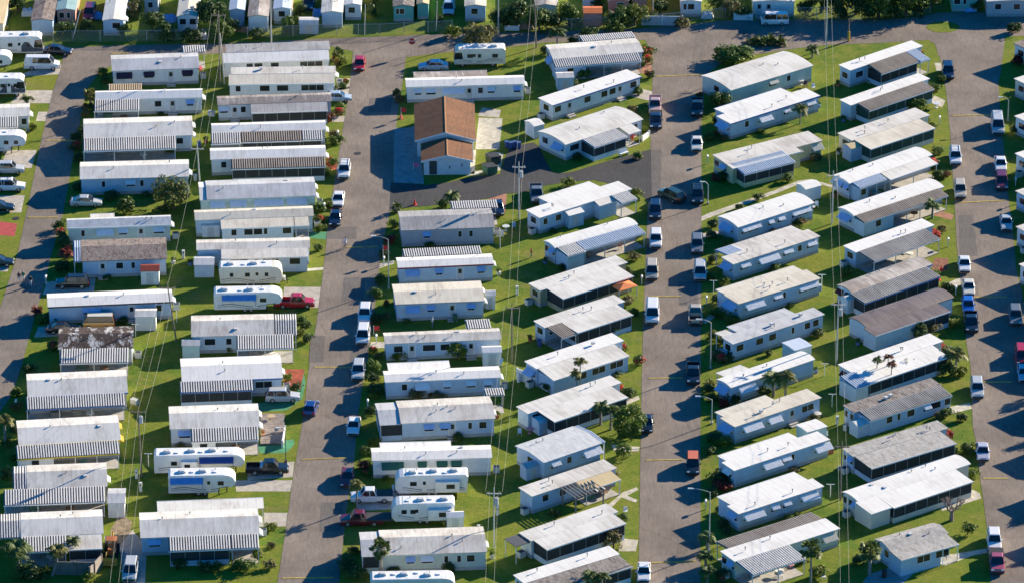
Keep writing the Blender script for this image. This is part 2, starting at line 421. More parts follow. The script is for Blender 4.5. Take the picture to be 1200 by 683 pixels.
# ---- row 2
H(2, 'grey roofed home with lower white front roof', (265, 62.2), (387, 58), (266, 52.8), 'grey', 'white', [('r', 'bright', 262, 73.8, 386, 70, 2.45)], 'd291.5:8 d301.7:9 d320.8:9 d363.5:27', 'd', he=3.0, shape='flat')
H(2, 'cream white double roofed home with glazed porch', (270.5, 87.3), (393.5, 85.5), (271, 79.8), 'offwhite', 'white', [('r', 'cream', 268, 100.5, 392, 96.7, 2.4)], 'd279:5 d310:12 d331:13 d366:28', 'w', he=2.85, shape='flat')
H(2, 'home with rust blotched roof and banded porch', (254.8, 123.3), (389, 118.8), (255.5, 112.8), 'grime', 'blue', [('s', 'grey', 294.5, 132, 384.5, 130.5)], 'w262:9 D275 d285:5', 'd', rise=.3, vents=4)
H(2, 'white home with brown centred striped porch roof', (248, 155.8), (382.3, 152), (249.5, 144.8), 'bright', 'white', [('s', 'brownrib', 283, 167.5, 353, 165), ('a', 'rib', 247.3, 169.3, 282, 168), ('s', 'rib', 354, 165, 378, 164)], '', 'w', rise=.35)
H(2, 'white home with brown ribbed screen porch', (246.5, 187.3), (382.3, 183.5), (248, 173.8), 'bright', 'pale', [('s', 'brownrib', 271.3, 198.8, 381.5, 195.8)], 'd262:6', 'w', rise=.4)
H(2, 'white gable home with five blue-shaded windows', (242.5, 234), (370.8, 229.3), (244.8, 211.8), 'slate', 'mint', [('L', 'white', 'r', 234, 233)], 'w255:16 w279:17 w306.5:15 w323.5:15 w347.5:22', 'ww', rise=.55)
H(2, 'cream roofed home with green trimmed side room', (228.3, 258.3), (367.8, 253), (229.8, 246.3), 'cream', 'blue', [('r', 'cream', 259.3, 268, 345, 265, 2.4), ('a', 'cream', 346, 264.9, 362.5, 264.3, 2.4)], 'd273:6 d290:9 d301:9 d310:4 d335:10', 'd', rise=.35)
H(2, 'grimy cream home behind two parked trailers', (230, 293), (363.5, 290), (232.3, 281), 'offwhite', 'blue', [('r', '=', 259.3, 303.5, 361.3, 300.2, 2.45)], 'd280:19 D300 d317:18 d345:12', 'd', rise=.25)
H(2, 'home with white roof and ribbed carport end', (224, 394), (321.5, 391.8), (227, 369.3), 'offwhite', 'blue', [('R', 'rib', 'a', 347.8, 391), ('a', 'rib', 277.3, 409.3, 344, 408.3)], 'd245.8:11 d268:6', '', rise=.6)
H(2, 'white home beside red flower bed', (213, 447), (331.5, 442.5), (215.8, 419.5), 'bright', 'blue', [('s', 'rib', 210.8, 460.2, 296.3, 456.8)], 'd309:18', 'w', fascia=m_bluetrim, rise=.45)
H(2, 'white home with timber deck at street end', (198.8, 502.5), (304.5, 498.8), (201.8, 475.5), 'white', 'pale', [('h', 'rib', 224.3, 518.3, 303, 514.5)], 'u216:11', 'ww', rise=.5)
H(2, 'broad white home with seamed rear roof', (164.3, 629.8), (304.5, 624.5), (168, 599.8), 'white', 'sky', [('a', 'white', 183.8, 587, 308.3, 582.2, 2.6), ('s', 'rib', 198, 645.5, 270, 643), ('a', 'rib', 271, 643, 303.8, 641.3)], 'u180.8:12', 'ww', rise=.6)
# ---- row 3
H(3, 'long white home directly behind brown roofed clubhouse', (475.8, 102.3), (615.3, 98.5), (477.3, 91.8), 'bright', 'pale', [('a', 'grime', 484, 84.7, 570.3, 82.8, 2.5)], 'w490:8 w505:11 w531:25 D550 d563:5 w575.5:8 u606:8', 'w', rise=.3)
H(3, 'grey ribbed roofed home with lavender walls', (469.8, 270.3), (580, 266.3), (471.3, 247.5), 'grey', 'lav', [('a', 'rib', 527.5, 236.7, 581.5, 234.8, 2.5)], 'u500:7 d539:4 d552:4', 'd', rise=.5)
H(3, 'white home with maroon gutter', (466.3, 314.2), (578.8, 309.3), (466.3, 301.8), 'bright', 'sky', [('a', 'rib', 470.8, 292, 562.3, 289, 2.5)], 'u483.5:14 u514.5:7 D539 u563.8:7', 'w', fascia=m_redtrim, rise=.25)
H(3, 'cream roofed home with four blue shutters', (463.3, 356.5), (568.3, 352.3), (461.8, 332.8), 'cream', 'sky', [], 'u483.5:14 u505:7 D530 u552:8', 'ww', rise=.3, fascia=m_skirt)
H(3, 'grimy white home behind a round lime tree', (451, 402.5), (587.5, 396.8), (450.3, 389.3), 'offwhite', 'sky', [('a', 'rib', 544.8, 374.8, 573.3, 374, 2.5)], 'd466.8:10 D482.8 d502.8:13 d521.5:9 D552', 'd', rise=.3, vents=4)
H(3, 'white home, wide roof narrowing at back end', (451, 447.5), (587.5, 441.5), (452.5, 434), 'bright', 'sky', [('r', '=', 453.3, 424.7, 526, 422.3, 2.6)], 'd474:6 w495:14 w524:8 w552:9 w572:8', 'w', rise=.25)
H(3, 'off-white home with flat screened street porch', (469.8, 495.8), (580.8, 489.8), (470.5, 468.8), 'offwhite', 'sky', [('L', 'slate', 's', 445, 497), ('a', 'rib', 566.5, 456, 589, 453.8, 2.5)], 'u502.8:9 u521.8:9 D530 d551:4 d566:7', 'w', rise=.5, vents=4)
H(3, 'white home with dark green windows, stepped roof', (435.8, 539.3), (576.8, 535.7), (439.5, 524), 'bright', 'pale', [('r', '=', 444.8, 518.8, 528, 515.3, 2.6)], 'g460:21 g494.7:8 g518:9 g534.8:9', 'd', rise=.25, vents=4)
H(3, 'pale green home with cabbage palm in front', (447, 650.3), (570.8, 645.8), (447.8, 620.3), 'offwhite', 'green', [('L', 'slate', 's', 424, 652)], 'u481:8 w500.5:12 d523:4 d538:4 d551.7:7', 'w', rise=.55, vents=3)
# ---- row 4
H(4, 'white ribbed home with striped awnings both sides', (647.8, 69.3), (754.3, 60.8), (643.3, 52.5), 'white', 'sky', [('a', 'rib', 677.8, 42.8, 740, 37.5, 2.5), ('h', 'rib', 650.8, 80.3, 751.3, 71.3)], '', 'ud')
H(4, 'long narrow white home with blue trim', (647.8, 123.8), (752, 90), (632.8, 114.8), 'bright', 'pale', [], 'd654.5:7 D668 d689:7 d708.8:7 d718.5:8 D727 d743:8', 'd', shape='flat', fascia=m_bluetrim)
H(4, 'broad white home with screened corner porch', (662.5, 170), (754, 140), (636.3, 152), 'white', 'pale', [('s', 'rib', 696.3, 173.8, 735.3, 161), ('a', 'white', 738, 158, 751, 153)], 'd674:11 d745:6', 'ud', shape='bow', rise=.45)
H(4, 'white home with lean-to sheds in yard', (632.3, 255.5), (741, 221.5), (617.3, 246.3), 'bright', 'sky', [('r', '=', 630.8, 231.7, 690, 212.5, 2.6), ('r', 'offwhite', 702.8, 241.8, 724.5, 235, 2.3), ('a', 'rib', 728.3, 239.5, 747, 233.5)], 'd640:4 d655:6', 'd', shape='flat')
H(4, 'white home with blue and brown ribbed carport', (650.3, 290.7), (747.8, 262.8), (637.5, 282), 'bright', 'sky', [('r', 'rib', 665.3, 301.5, 686, 295), ('a', 'blue', 687, 294.7, 755.3, 272.5)], 'd676:6', 'ud', shape='bow', rise=.3)
H(4, 'tan walled home with white roof', (633, 340.5), (735.8, 307.5), (621.8, 331.8), 'white', 'tan', [('s', '=', 660, 350.3, 742.5, 323.3, 2.45)], 'd645:7 D655', 'd', shape='flat')
H(4, 'broad white home with small striped side awning', (638.5, 383.8), (733, 353), (625.8, 376), 'white', 'sky', [('s', '=', 677.5, 389.8, 742, 368.5, 2.5), ('a', 'brownrib', 658.8, 397, 676, 390.3)], 'd648:6', 'd', shape='flat')
H(4, 'twin roofed white home behind slim palm', (628.8, 431.8), (731.5, 398.5), (615.3, 423), 'bright', 'sky', [('r', 'white', 648.5, 445.3, 738.5, 416.8, 2.4)], 'd663:13 d684:14 d705:14 d722:10', 'u', shape='flat', he=2.9)
H(4, 'long white home by big round tree', (618.5, 484.5), (728.8, 447.8), (605.8, 476), 'white', 'pale', [('s', '=', 649.3, 493.7, 737, 465.5, 2.5)], 'd628:7 D640', '', shape='flat')
H(4, 'boxy home with marbled grey roof', (637.3, 541.8), (705.5, 518.5), (605.8, 520.8), 'fade', 'sky', [('R', 'blue', 'a', 712, 518)], 'w651:8 d668:4 w693.5:18', 'd', rise=.35)
H(4, 'white home with tan carport and timber pergola', (623.3, 581.2), (723.5, 547.8), (608, 571), 'offwhite', 'sky', [('a', 'tan', 687.5, 574.8, 728, 561.3)], 'd640:7 d660:7', '', shape='flat')
H(4, 'white home with dark lean-to end', (622.3, 633.5), (725, 599), (608.8, 623.8), 'white', 'pale', [('s', '=', 641, 644, 734, 612.5, 2.5), ('L', 'dark', 'a', 606, 640)], '', '', shape='flat')
H(4, 'white and grey roofed home at bottom edge', (614, 683), (726.5, 648.5), (602, 674), 'bright', 'pale', [('s', 'weather', 635, 697, 740.8, 662.8, 2.4)], '', 'd', shape='flat')
# ---- row 5
H(5, 'broad grey-white roofed home with sage walls', (856.5, 106.3), (953.3, 77), (834.8, 84.8), 'white', 'green', [], 't906:9 d925:4', 'd', shape='bow', rise=.45, vents=2)
H(5, 'white home with wavy roof edge', (856.5, 145.3), (961.5, 112.3), (841.5, 136.3), 'bright', 'sky', [('r', '=', 836.3, 127.3, 915, 103.3, 2.6)], 'd876:4 w896:14 w921.8:6 w950:10', 'u', shape='flat', fascia=m_bluetrim)
H(5, 'cream home with sky-blue patio awning', (852, 193), (964.5, 164.8), (835.5, 182), 'offwhite', 'yellow', [('r', '=', 858, 197.5, 940.5, 178, 2.6), ('s', 'blue', 874.5, 206.8, 930, 188.8, 2.2)], 't935:9 t957:12', 'ud', shape='flat')
H(5, 'white home with row of small lit awnings', (864.8, 266.7), (954.8, 237.8), (838.5, 254.3), 'bright', 'sky', [], 'w873:6 w880:6 w887:6 w903:5 w915:7 w932:6 w939:6 w945.8:6', 'u', shape='bow', rise=.4)
H(5, 'white home with flat blue-grey corner porch', (859.5, 309.8), (961.5, 276.8), (846.8, 301.5), 'offwhite', 'sky', [('r', '=', 857, 287.3, 927, 264.3, 2.6), ('a', 'blue', 838, 293.5, 856, 287.5, 2.5)], 'w873:9 w900:22 w923:9 d938:4 w951:9', 'u', shape='flat')
H(5, 'cream-white home with three bright window awnings', (865.5, 356), (962.3, 326), (849, 345.8), 'cream', 'sky', [('r', '=', 839.3, 339.5, 929.3, 311, 2.6)], 'w883.5:20 w911:8 d920:4 w942:9 w953.5:9', 'u', shape='flat', vents=4)
H(5, 'pale grey roofed home with plain blue walls', (858.8, 403), (966.8, 368), (846.8, 395), 'slate', 'sky', [('r', '=', 851.3, 382.3, 920, 361, 2.6), ('a', 'white', 838, 390, 850.5, 386, 2.5)], 'd868:8 d891:8 d906:8 d930:4 d947:6 d957:6', 'd', shape='flat', vents=3)
H(5, 'brightest white home behind a palm thicket', (856.5, 454), (955.5, 420.5), (840.8, 443.5), 'bright', 'sky', [('a', 'white', 838.5, 436.3, 868.5, 427.3, 2.5)], 'w875:18', 'u', shape='bow', rise=.3)
H(5, 'weathered grey home with blistered roof patches', (861, 499.8), (963, 465.3), (846, 489), 'cream', 'sky', [('r', '=', 837.8, 482.5, 897, 462.5, 2.6)], 'w881:20 w906.8:13 D929 d944:7 d951:7', 'u', shape='flat', vents=4)
H(5, 'white home with dark blue roof shadow stripe', (860.3, 551), (972.8, 514.3), (847.5, 541.3), 'bright', 'sky', [('r', '=', 840, 533.3, 924.8, 506.8, 2.6)], 'w903.8:18 w921:8 d930:4 w963.8:16', 'w', shape='flat')
H(5, 'white home with thin red roof edge', (865.5, 601.7), (966, 569), (853.5, 593), 'bright', 'sky', [('r', '=', 840.8, 581.8, 930, 551.8, 2.6)], 'w882.8:20 w908:7 w921.8:7 w948:17', 'u', shape='flat')
H(5, 'long home between brown and blue striped awnings', (861, 657.5), (984.8, 618.5), (844.5, 645.5), 'bright', 'green', [('a', 'brownrib', 839.3, 635, 949.5, 599.8, 2.5), ('a', 'rib', 882.8, 674.8, 943.5, 653.8)], 't971:14 d955:5', 'ud', shape='flat')
# ---- row 6
H(6, 'white home with brown-blue ribbed porch', (996.3, 82.8), (1081.8, 54), (983.5, 76.5), 'bright', 'sky', [('s', 'brownrib', 1031.5, 87, 1078, 73.5), ('a', 'blue', 1078.5, 73.3, 1090, 69.8)], 'd1008:9 D1020', 'd', shape='flat', he=3.0)
H(6, 'white home with long brown ribbed awning', (997, 123.8), (1090, 92.3), (985.8, 117), 'bright', 'blue', [('g', 'brownrib', 1018, 130.5, 1095.3, 105)], 'd1007:6', '', shape='flat')
H(6, 'cream home with green screened porch', (998.5, 165), (1090, 135), (983.5, 156), 'offwhite', 'cream', [('g', 'cream', 1019.5, 174.8, 1097.5, 150.8, 2.4)], 'd1012:5', 'd', shape='flat', vents=3)
H(6, 'white home with three blue end awnings', (995.5, 215.3), (1093, 181.5), (977.5, 204.8), 'bright', 'sky', [('h', 'blue', 1006, 221, 1040.5, 211.3), ('a', 'white', 1043.5, 210.8, 1099.8, 192)], '', 'uuu', shape='bow', rise=.3)
H(6, 'white home with brown carport and potted palm', (1000.8, 253.3), (1106.5, 218.8), (983.5, 242.8), 'bright', 'pale', [('h', 'brownrib', 1012, 261.5, 1111.8, 230)], '', 'u', shape='bow', rise=.35)
H(6, 'stepped white roof above grey ribbed awning', (1003, 296), (1095.3, 263.8), (990.3, 287.8), 'bright', 'sky', [('a', 'darkrib', 1024.8, 307.5, 1102, 280.5)], 'd1030:8 D1060 d1075:8', 'd', shape='flat')
H(6, 'dirt streaked white home with maroon gable end', (998.5, 343.5), (1093, 309.8), (980.5, 333.8), 'grime', 'pale', [('s', 'darkrib', 1012, 355.5, 1103.5, 324.8)], '', 'mm', shape='bow', rise=.35, fascia=m_bluetrim, vents=3)
H(6, 'large mauve metal roofed home', (1015, 383.5), (1118.5, 348.3), (995.5, 371.5), 'purple', 'blue', [('r', '=', 1025.5, 393.3, 1080, 376, 2.45), ('s', '=', 1080.2, 375.9, 1114.8, 364.8, 2.45)], '', '', shape='bow', rise=.45, vents=1)
H(6, 'white home with blue ribbed corner roof', (997.8, 436), (1105.8, 399.3), (984.3, 426.3), 'bright', 'pale', [('r', 'blue', 1003.8, 456, 1019, 449.5), ('s', 'bright', 1019.5, 449.3, 1112.5, 418, 2.4)], 'd1012:4', 'm', shape='flat', he=2.9)
H(6, 'brown weathered home with black-white striped lower roof', (1000.8, 483), (1104.3, 450.8), (986.5, 475.5), 'weather', 'sky', [('r', 'darkrib', 1019.5, 492.8, 1116.3, 463.5)], 'd1029:6 d1040:4 d1054:9 w1072:7 d1083:11 d1097:6', 'dd', shape='flat')
H(6, 'pale grey streaked home with porch windows', (999.8, 534.5), (1111.8, 501), (987.8, 525.5), 'streak', 'sky', [('s', 'streak', 1021.5, 548.8, 1121.3, 518.8, 2.45)], '', 'uD', shape='flat', vents=4)
H(6, 'long bright white home with dark screened porch', (1005, 587), (1137.8, 542.8), (986.3, 575.8), 'bright', 'cream', [('r', '=', 1020.8, 601.7, 1046, 594, 2.4), ('s', '=', 1046.2, 593.9, 1142.3, 564.5, 2.4)], '', 'udd', shape='bow', rise=.3, vents=5)
H(6, 'small grey roofed house with louvred windows', (1042.5, 644), (1112, 624.5), (1017.8, 632.8), 'streak', 'sky', [('r', '=', 1056, 656, 1105, 642.5, 2.5), ('a', '=', 1105.2, 642.4, 1124.3, 637.3, 2.5)], 'd1069:14 d1091:14', 'dD', shape='gable', rise=.45, vents=3)
# ---- row 7: mostly beyond the right edge of the photograph; their near ends and shadows reach the street
for i, (y, w, rf) in enumerate([(66, 'white', 'worn'), (108, 'cream', 'white'), (152, 'pale', 'white'), (196, 'white', 'bright'), (240, 'sky', 'white'), (282, 'pale', 'offwhite'), (326, 'white', 'white'),
                               (372, 'cream', 'slate'), (420, 'white', 'white'), (468, 'pale', 'bright'), (518, 'sky', 'white'), (568, 'white', 'offwhite'), (620, 'pale', 'white')]):
    x = 1221 + max(0, y - 300) * .12
    H(7, ('home with brown roof corner' if rf == 'worn' else f'{dict(sky="blue").get(w, w)} home with {dict(offwhite="off-white", slate="grey", bright="white").get(rf, rf)} roof at frame edge'), (x, y), (x + 100, y - 32), (x - 24, y - 18), rf, w, [('a', 'rib', x + 12, y + 10, x + 104, y - 16)], '', 'wd', shape='flat', he=2.9)
# ---- beyond the far cross street: homes standing end-on behind the wire fence
def T(look, x0, x1, y, roof, wall, wins='', he=2.7, depth=15, blocks=(), end='', endside='R', rise=.3, shape='gable', cat='mobile home'):
    return home(8, look, (x0, y), (x1, y), (x0, y - 40), roof, wall, blocks, wins, end, he, rise, shape, place_words='beyond the far fence', along=True, depth=depth, endside=endside, cat=cat)
T('brown-grey roofed blue home end', 35.7, 62.5, 24, 'worn', 'sky')
T('sea-green roofed home with orange side', 65.5, 89, 12, 'teal', 'pink', 'd72:6 d80:5')
T('white roofed home with mint side awnings', 119.6, 145.5, 24, 'white', 'sky', 'd136:9', end='www')
T('beige roofed home with red fascia', 206.8, 231.5, 19.5, 'cream', 'blue', 'd214:8 d226:8')
T('white home with roof stained in dark spots', 290, 314.8, 19.5, 'grime', 'blue', '')
T('blue-white roofed home beside tan patio roof', 320, 341.5, 10.5, 'blue', 'white', 'd330:8')
T('white home next to open porch', 376, 402, 15, 'white', 'sky', '')
T('white open-fronted porch home', 403, 424, 6, 'bright', 'white', 'd412:8')
T('teal walled home', 460, 485.5, 7.5, 'weather', 'teal', 'd464:4 d471:6')
T('teal walled home with rust red side', 488, 503, 5, 'tan', 'teal', '')
T('white roofed home above willow-like tree', 544, 570, 7.5, 'cream', 'sky', 'd556:9')
T('pinkish roofed home behind dark trees', 626, 654, 7, 'grime', 'blue', '')
T('pink walled home behind hedge', 712, 738, 0.5, 'offwhite', 'pink', 'd727:7')
T('low salmon pink home', 740, 759, -3, 'offwhite', 'pink', '')
T('white home with pale front wall beside driveway', 797, 823, 2, 'offwhite', 'pale', 'd801:4 d810:7')
T('white roofed building on columns behind small van', 882, 932, 2, 'white', 'white', 'D890 D901', cat='building')
T('green walled building', 1115, 1147, -4, 'slate', 'teal', 'd1122:9 d1131:5', cat='building')
T('long dark blue-grey building at corner', 1156, 1225, 2, 'slate', 'grey', 'd1170:8 d1192:8', cat='building')
T('brown roofed home left of the motorhome', -24, 4.5, 28, 'tan', 'cream', '')
T('grey roofed home beyond the palm clump', 168, 186, 0, 'slate', 'grey', 'd176:6')
T('blue roofed home behind the tall pole', 268, 287, 12, 'blue', 'sky', '')
# ------------------------------------------------------------------ ground, streets, drives
def poly_sheet(name, px, z, mat, kind='structure', label=None, cat=None):
    pts = [P(x, y, 0) for x, y in px]
    me = bpy.data.meshes.new(name)
    me.from_pydata([(p.x, p.y, z) for p in pts], [], [tuple(range(len(pts)))])
    if me.polygons[0].normal.z < 0: me.flip_normals()
    me.materials.append(mat); me.update()
    o = bpy.data.objects.new(name, me); C.objects.link(o)
    if kind: o['kind'] = kind
    tag(o, label, cat); return o
def grass_mat():
    m = bpy.data.materials.new('lawn_grass'); nt, N, L, b = nodes(m)
    a = noise(nt, .06, 5, .6, rand=False); d = noise(nt, .45, 6, .7, rand=False, off=3); e = noise(nt, 5.0, 4, .7, rand=False, off=7); g = noise(nt, .18, 4, .6, rand=False, off=11)
    c = ramp(nt, a, [(.36, (.20, .228, .030)), (.50, (.14, .208, .026)), (.66, (.080, .165, .024))])
    c = mix(nt, ramp(nt, d, [(.42, (0, 0, 0)), (.66, (1, 1, 1))]), c, (.235, .245, .045))
    c = mix(nt, ramp(nt, g, [(.57, (0, 0, 0)), (.73, (.75, .75, .75))]), c, (.27, .21, .10))
    c = mix(nt, .75, c, ramp(nt, e, [(.3, (.35, .38, .35)), (.7, (1.3, 1.28, 1.15))]), 'MULTIPLY')
    h2 = noise(nt, 1.6, 5, .7, rand=False, off=15); c = mix(nt, .6, c, ramp(nt, h2, [(.32, (.55, .62, .55)), (.68, (1.25, 1.2, 1.1))]), 'MULTIPLY')
    L.new(c, b.inputs['Base Color']); b.inputs['Roughness'].default_value = .95; b.inputs['Specular IOR Level'].default_value = .1
    bp = nt.nodes.new('ShaderNodeBump'); bp.inputs['Strength'].default_value = .5; bp.inputs['Distance'].default_value = .12
    L.new(e, bp.inputs['Height']); L.new(bp.outputs[0], b.inputs['Normal']); return m
def asphalt_mat(name, base, var=.25, warm=(1.06, .98, .93)):
    m = bpy.data.materials.new(name); nt, N, L, b = nodes(m)
    a = noise(nt, .12, 5, .6, rand=False); d = noise(nt, 1.4, 6, .7, (2.6, .35, 1), rand=False, off=3); e = noise(nt, 9, 3, .7, rand=False, off=5); s = noise(nt, .35, 3, .5, rand=False, off=8)
    col = tuple(base * w for w in warm)
    c = ramp(nt, a, [(.3, tuple(x * (1 - var) for x in col)), (.7, tuple(x * (1 + var) for x in col))])
    c = mix(nt, .6, c, ramp(nt, d, [(.32, (.58, .58, .60)), (.68, (1.22, 1.20, 1.18))]), 'MULTIPLY')
    c = mix(nt, .3, c, ramp(nt, e, [(.3, (.75, .75, .75)), (.7, (1.2, 1.2, 1.2))]), 'MULTIPLY')
    c = mix(nt, ramp(nt, s, [(.66, (0, 0, 0)), (.76, (.7, .7, .7))]), c, tuple(x * .5 for x in col))
    v = nt.nodes.new('ShaderNodeTexVoronoi'); v.feature = 'DISTANCE_TO_EDGE'; v.inputs['Scale'].default_value = .11
    tc = nt.nodes.new('ShaderNodeTexCoord'); nz = nt.nodes.new('ShaderNodeTexNoise'); nz.inputs['Scale'].default_value = .6; nz.inputs['Detail'].default_value = 6
    L.new(tc.outputs['Object'], nz.inputs['Vector'])
    ad = nt.nodes.new('ShaderNodeMix'); ad.data_type = 'RGBA'; ad.blend_type = 'LINEAR_LIGHT'; ad.inputs[0].default_value = .6
    L.new(tc.outputs['Object'], ad.inputs[6]); L.new(nz.outputs['Color'], ad.inputs[7]); L.new(ad.outputs[2], v.inputs['Vector'])
    c = mix(nt, ramp(nt, v.outputs['Distance'], [(.003, (.32, .32, .32)), (.008, (0, 0, 0))]), c, tuple(x * .35 for x in col))
    L.new(c, b.inputs['Base Color']); b.inputs['Roughness'].default_value = .9; b.inputs['Specular IOR Level'].default_value = .2
    return m
m_grass = grass_mat()
m_road = asphalt_mat('old_asphalt', .19, .30, (1.15, .965, .83))
m_new = asphalt_mat('new_asphalt', .062, .15, (1.0, 1.0, 1.06))
m_patch = asphalt_mat('patch_asphalt', .135, .15, (1.08, .98, .93))
m_slab = plain('slab_concrete', (.44, .40, .35), .9, var=.3)
m_slabpale = plain('slab_pale', (.50, .46, .38), .9, var=.35)
m_slabgrey = plain('slab_grey', (.30, .31, .31), .9, var=.3)
m_mulch = plain('bed_red_mulch', (.34, .07, .035), .95, var=.5)
m_mulchb = plain('bed_brown_mulch', (.24, .10, .06), .95, var=.5)
m_turf = plain('turf_green_carpet', (.06, .26, .13), .9, var=.2)
m_brickpave = plain('paver_brick', (.36, .17, .11), .9, var=.4)
m_redtile = plain('paver_red', (.42, .06, .06), .8, var=.3)
m_dirt = plain('bare_dirt', (.26, .20, .13), .95, var=.5)
S = 3000
g = bpy.data.meshes.new('ground'); g.from_pydata([(-S, -S, 0), (S, -S, 0), (S, S, 0), (-S, S, 0)], [], [(0, 1, 2, 3)]); g.materials.append(m_grass)
tag(place('ground', g), kind='structure')
Z1, Z2, Z3, Z4 = .010, .016, .022, .028
LB = [(415, 47), (410, 100), (402, 150), (397, 180), (390, 225), (383, 280), (376, 340), (372, 370), (362, 430), (355, 490), (343, 560), (335, 620), (322, 700)]
RB = [(396, 700), (399, 665), (406, 598), (415, 541), (419, 490), (424, 455), (431, 420), (436, 385), (441, 345), (446, 300), (452, 270), (458, 246), (460, 215), (462, 165), (468, 120), (476, 66), (480, 52)]
road = lambda px, z=Z2, m=m_road, n='road': poly_sheet(n, px, z, m)
road([(76, 57), (120, 54), (200, 52), (300, 50), (368, 46), (445, 43), (517, 40), (620, 38), (744, 34), (804, 29), (850, 24), (940, 23), (1030, 24), (1075, 20), (1100, 15), (1158, 14), (1260, 16), (1260, 40), (1176, 43), (1174, 62), (1100, 66), (1096, 52), (1088, 47), (1040, 50), (965, 53), (925, 58), (900, 62), (870, 66), (848, 72), (832, 84), (828, 92), (764, 92), (763, 60), (756, 47), (700, 48), (640, 50), (590, 56), (535, 60), (478, 67), (412, 60), (385, 54), (270, 62), (235, 64), (135, 72), (128, 79), (69, 90)])
road([(75, 70), (61, 110), (46, 175), (33, 240), (20, 300), (5, 345), (-14, 405), (-45, 500), (-60, 560), (-35, 560), (-5, 490), (15, 460), (26, 425), (32, 403), (40, 372), (48, 348), (60, 300), (74, 250), (86, 182), (101, 105), (131, 68)], Z2 + .003)
road(LB + RB, Z2 + .003)
road([(765, 60), (764, 130), (762, 175), (757, 290), (755, 340), (752, 440), (750, 560), (748, 700), (821, 700), (821, 440), (822, 300), (822, 140), (826, 100), (832, 80)], Z2 + .003)
road([(1094, 48), (1101, 65), (1105, 85), (1109, 110), (1113, 150), (1116, 200), (1119, 242), (1121, 286), (1126, 330), (1129, 372), (1133, 405), (1137, 426), (1138, 444), (1140, 500), (1143, 512), (1148.6, 560), (1153, 590), (1157, 622), (1162, 700), (1230, 700), (1212, 500), (1205, 400), (1197, 339), (1191, 317), (1187, 274), (1182, 235), (1178, 191), (1172, 128), (1170, 97), (1173, 84), (1178, 43)], Z2 + .003)
road([(458, 214), (500, 217), (525, 214), (560, 206), (586, 204), (592, 185), (598, 172), (625, 167), (632, 172), (640, 190), (648, 203), (660, 203), (673, 201), (715, 188), (763, 175), (764, 238), (742, 222), (697, 211), (668, 213), (636, 218), (612, 226), (592, 227), (577, 232), (527, 239), (470, 244), (456, 248)], Z3, m_new)
for p in ([(462, 150), (478, 150), (491, 147), (488, 168), (494, 190), (497, 216), (461, 214)],):
    road(p, Z3 + .004, m_slabgrey, 'parking_lot')
for p in ([(364, 393), (381, 393), (379, 424), (362, 424)], [(433, 115), (460, 115), (458, 132), (431, 132)], [(384, 266), (418, 266), (417, 280), (382, 280)], [(377, 588), (402, 588), (400, 622), (374, 622)], [(412, 404), (432, 404), (428, 440), (409, 440)], [(403, 325), (428, 325), (426, 352), (400, 352)],
          [(764, 176), (775, 176), (774, 236), (764, 236)], [(1123, 252), (1140, 252), (1146, 300), (1125, 300)], [(1128, 330), (1145, 330), (1147, 345), (1129, 345)], [(795, 330), (818, 330), (818, 358), (796, 358)]):
    road(p, Z4, m_patch, 'road_patch')
# concrete drives, walks, beds: each a sheet of its own
drive = lambda px, m=m_slab, n='driveway', z=Z1 - .004: poly_sheet(n, px, z, m)
for px in ([(12, 121), (61, 121), (66, 106), (26, 106)], [(42, 142), (53, 142), (56, 131), (45, 131)], [(0, 197), (37, 197), (43, 176), (8, 176)], [(-5, 249), (25, 249), (29, 229), (-5, 229)], [(-5, 318), (9, 318), (12, 307), (-5, 307)],
           [(18, 90), (72, 87), (75, 75), (48, 78)], [(333, 336), (376, 336), (373, 360), (330, 360)], [(277, 575), (340, 575), (343, 562), (275, 562)], [(310, 616), (335, 616), (337, 600), (309, 600)], [(290, 562), (343, 558), (345, 540), (290, 545)],
           [(396, 106), (414, 103), (414, 92), (394, 92)], [(395, 120), (408, 118), (410, 102), (393, 104)], [(389, 143), (408, 143), (409, 136), (390, 136)], [(433, 407), (451, 407), (452, 400), (435, 400)], [(418, 598), (480, 595), (482, 572), (421, 574)],
           [(740, 113), (760, 118), (767, 108), (742, 102)], [(560, 136), (585, 138), (587, 129), (565, 126)], [(145, 683), (170, 683), (172, 640), (155, 620), (140, 640)], [(40, 395), (70, 393), (72, 381), (45, 382)], [(50, 345), (110, 341), (112, 326), (55, 330)]):
    drive(px)
for px in ([(815, 257), (830, 250), (870, 236), (905, 224), (935, 212), (949, 210), (976, 217), (976, 220), (950, 213), (936, 216), (906, 228), (872, 240), (832, 255), (816, 261)],
           [(707, 595), (730, 576), (746, 570), (748, 573), (735, 580), (747, 585), (745, 588), (728, 582), (712, 599)], [(1095, 650), (1120, 648), (1160, 641), (1163, 646), (1140, 650), (1108, 662)], [(1104, 598), (1150, 583), (1148, 577), (1140, 573), (1120, 582), (1100, 590)],
           [(1106, 334), (1120, 327), (1128, 325), (1128, 332), (1112, 341)], [(1095, 74), (1108, 73), (1109, 82), (1098, 84)], [(722, 472), (748, 463), (750, 467), (724, 478)], [(716, 520), (750, 523), (748, 528), (720, 528)], [(1095, 480), (1137, 471), (1139, 478), (1098, 489)],
           [(815, 275), (840, 271), (846, 274), (820, 280)], [(822, 375), (845, 361), (850, 363), (826, 379)], [(430, 312), (462, 305), (462, 309), (432, 318)], [(355, 315), (379, 313), (379, 316), (355, 318)]):
    drive(px, m_slabpale, 'footpath')
drive([(557, 175), (585, 175), (589, 139), (561, 138)], m_slabpale, 'patio_slab'); drive([(546, 206), (560, 205), (570, 201), (586, 200), (590, 180), (582, 178), (575, 200), (556, 200)], m_slabpale, 'footpath')
drive([(548, 204), (556, 204), (558, 176), (553, 176)], m_slabpale, 'footpath')
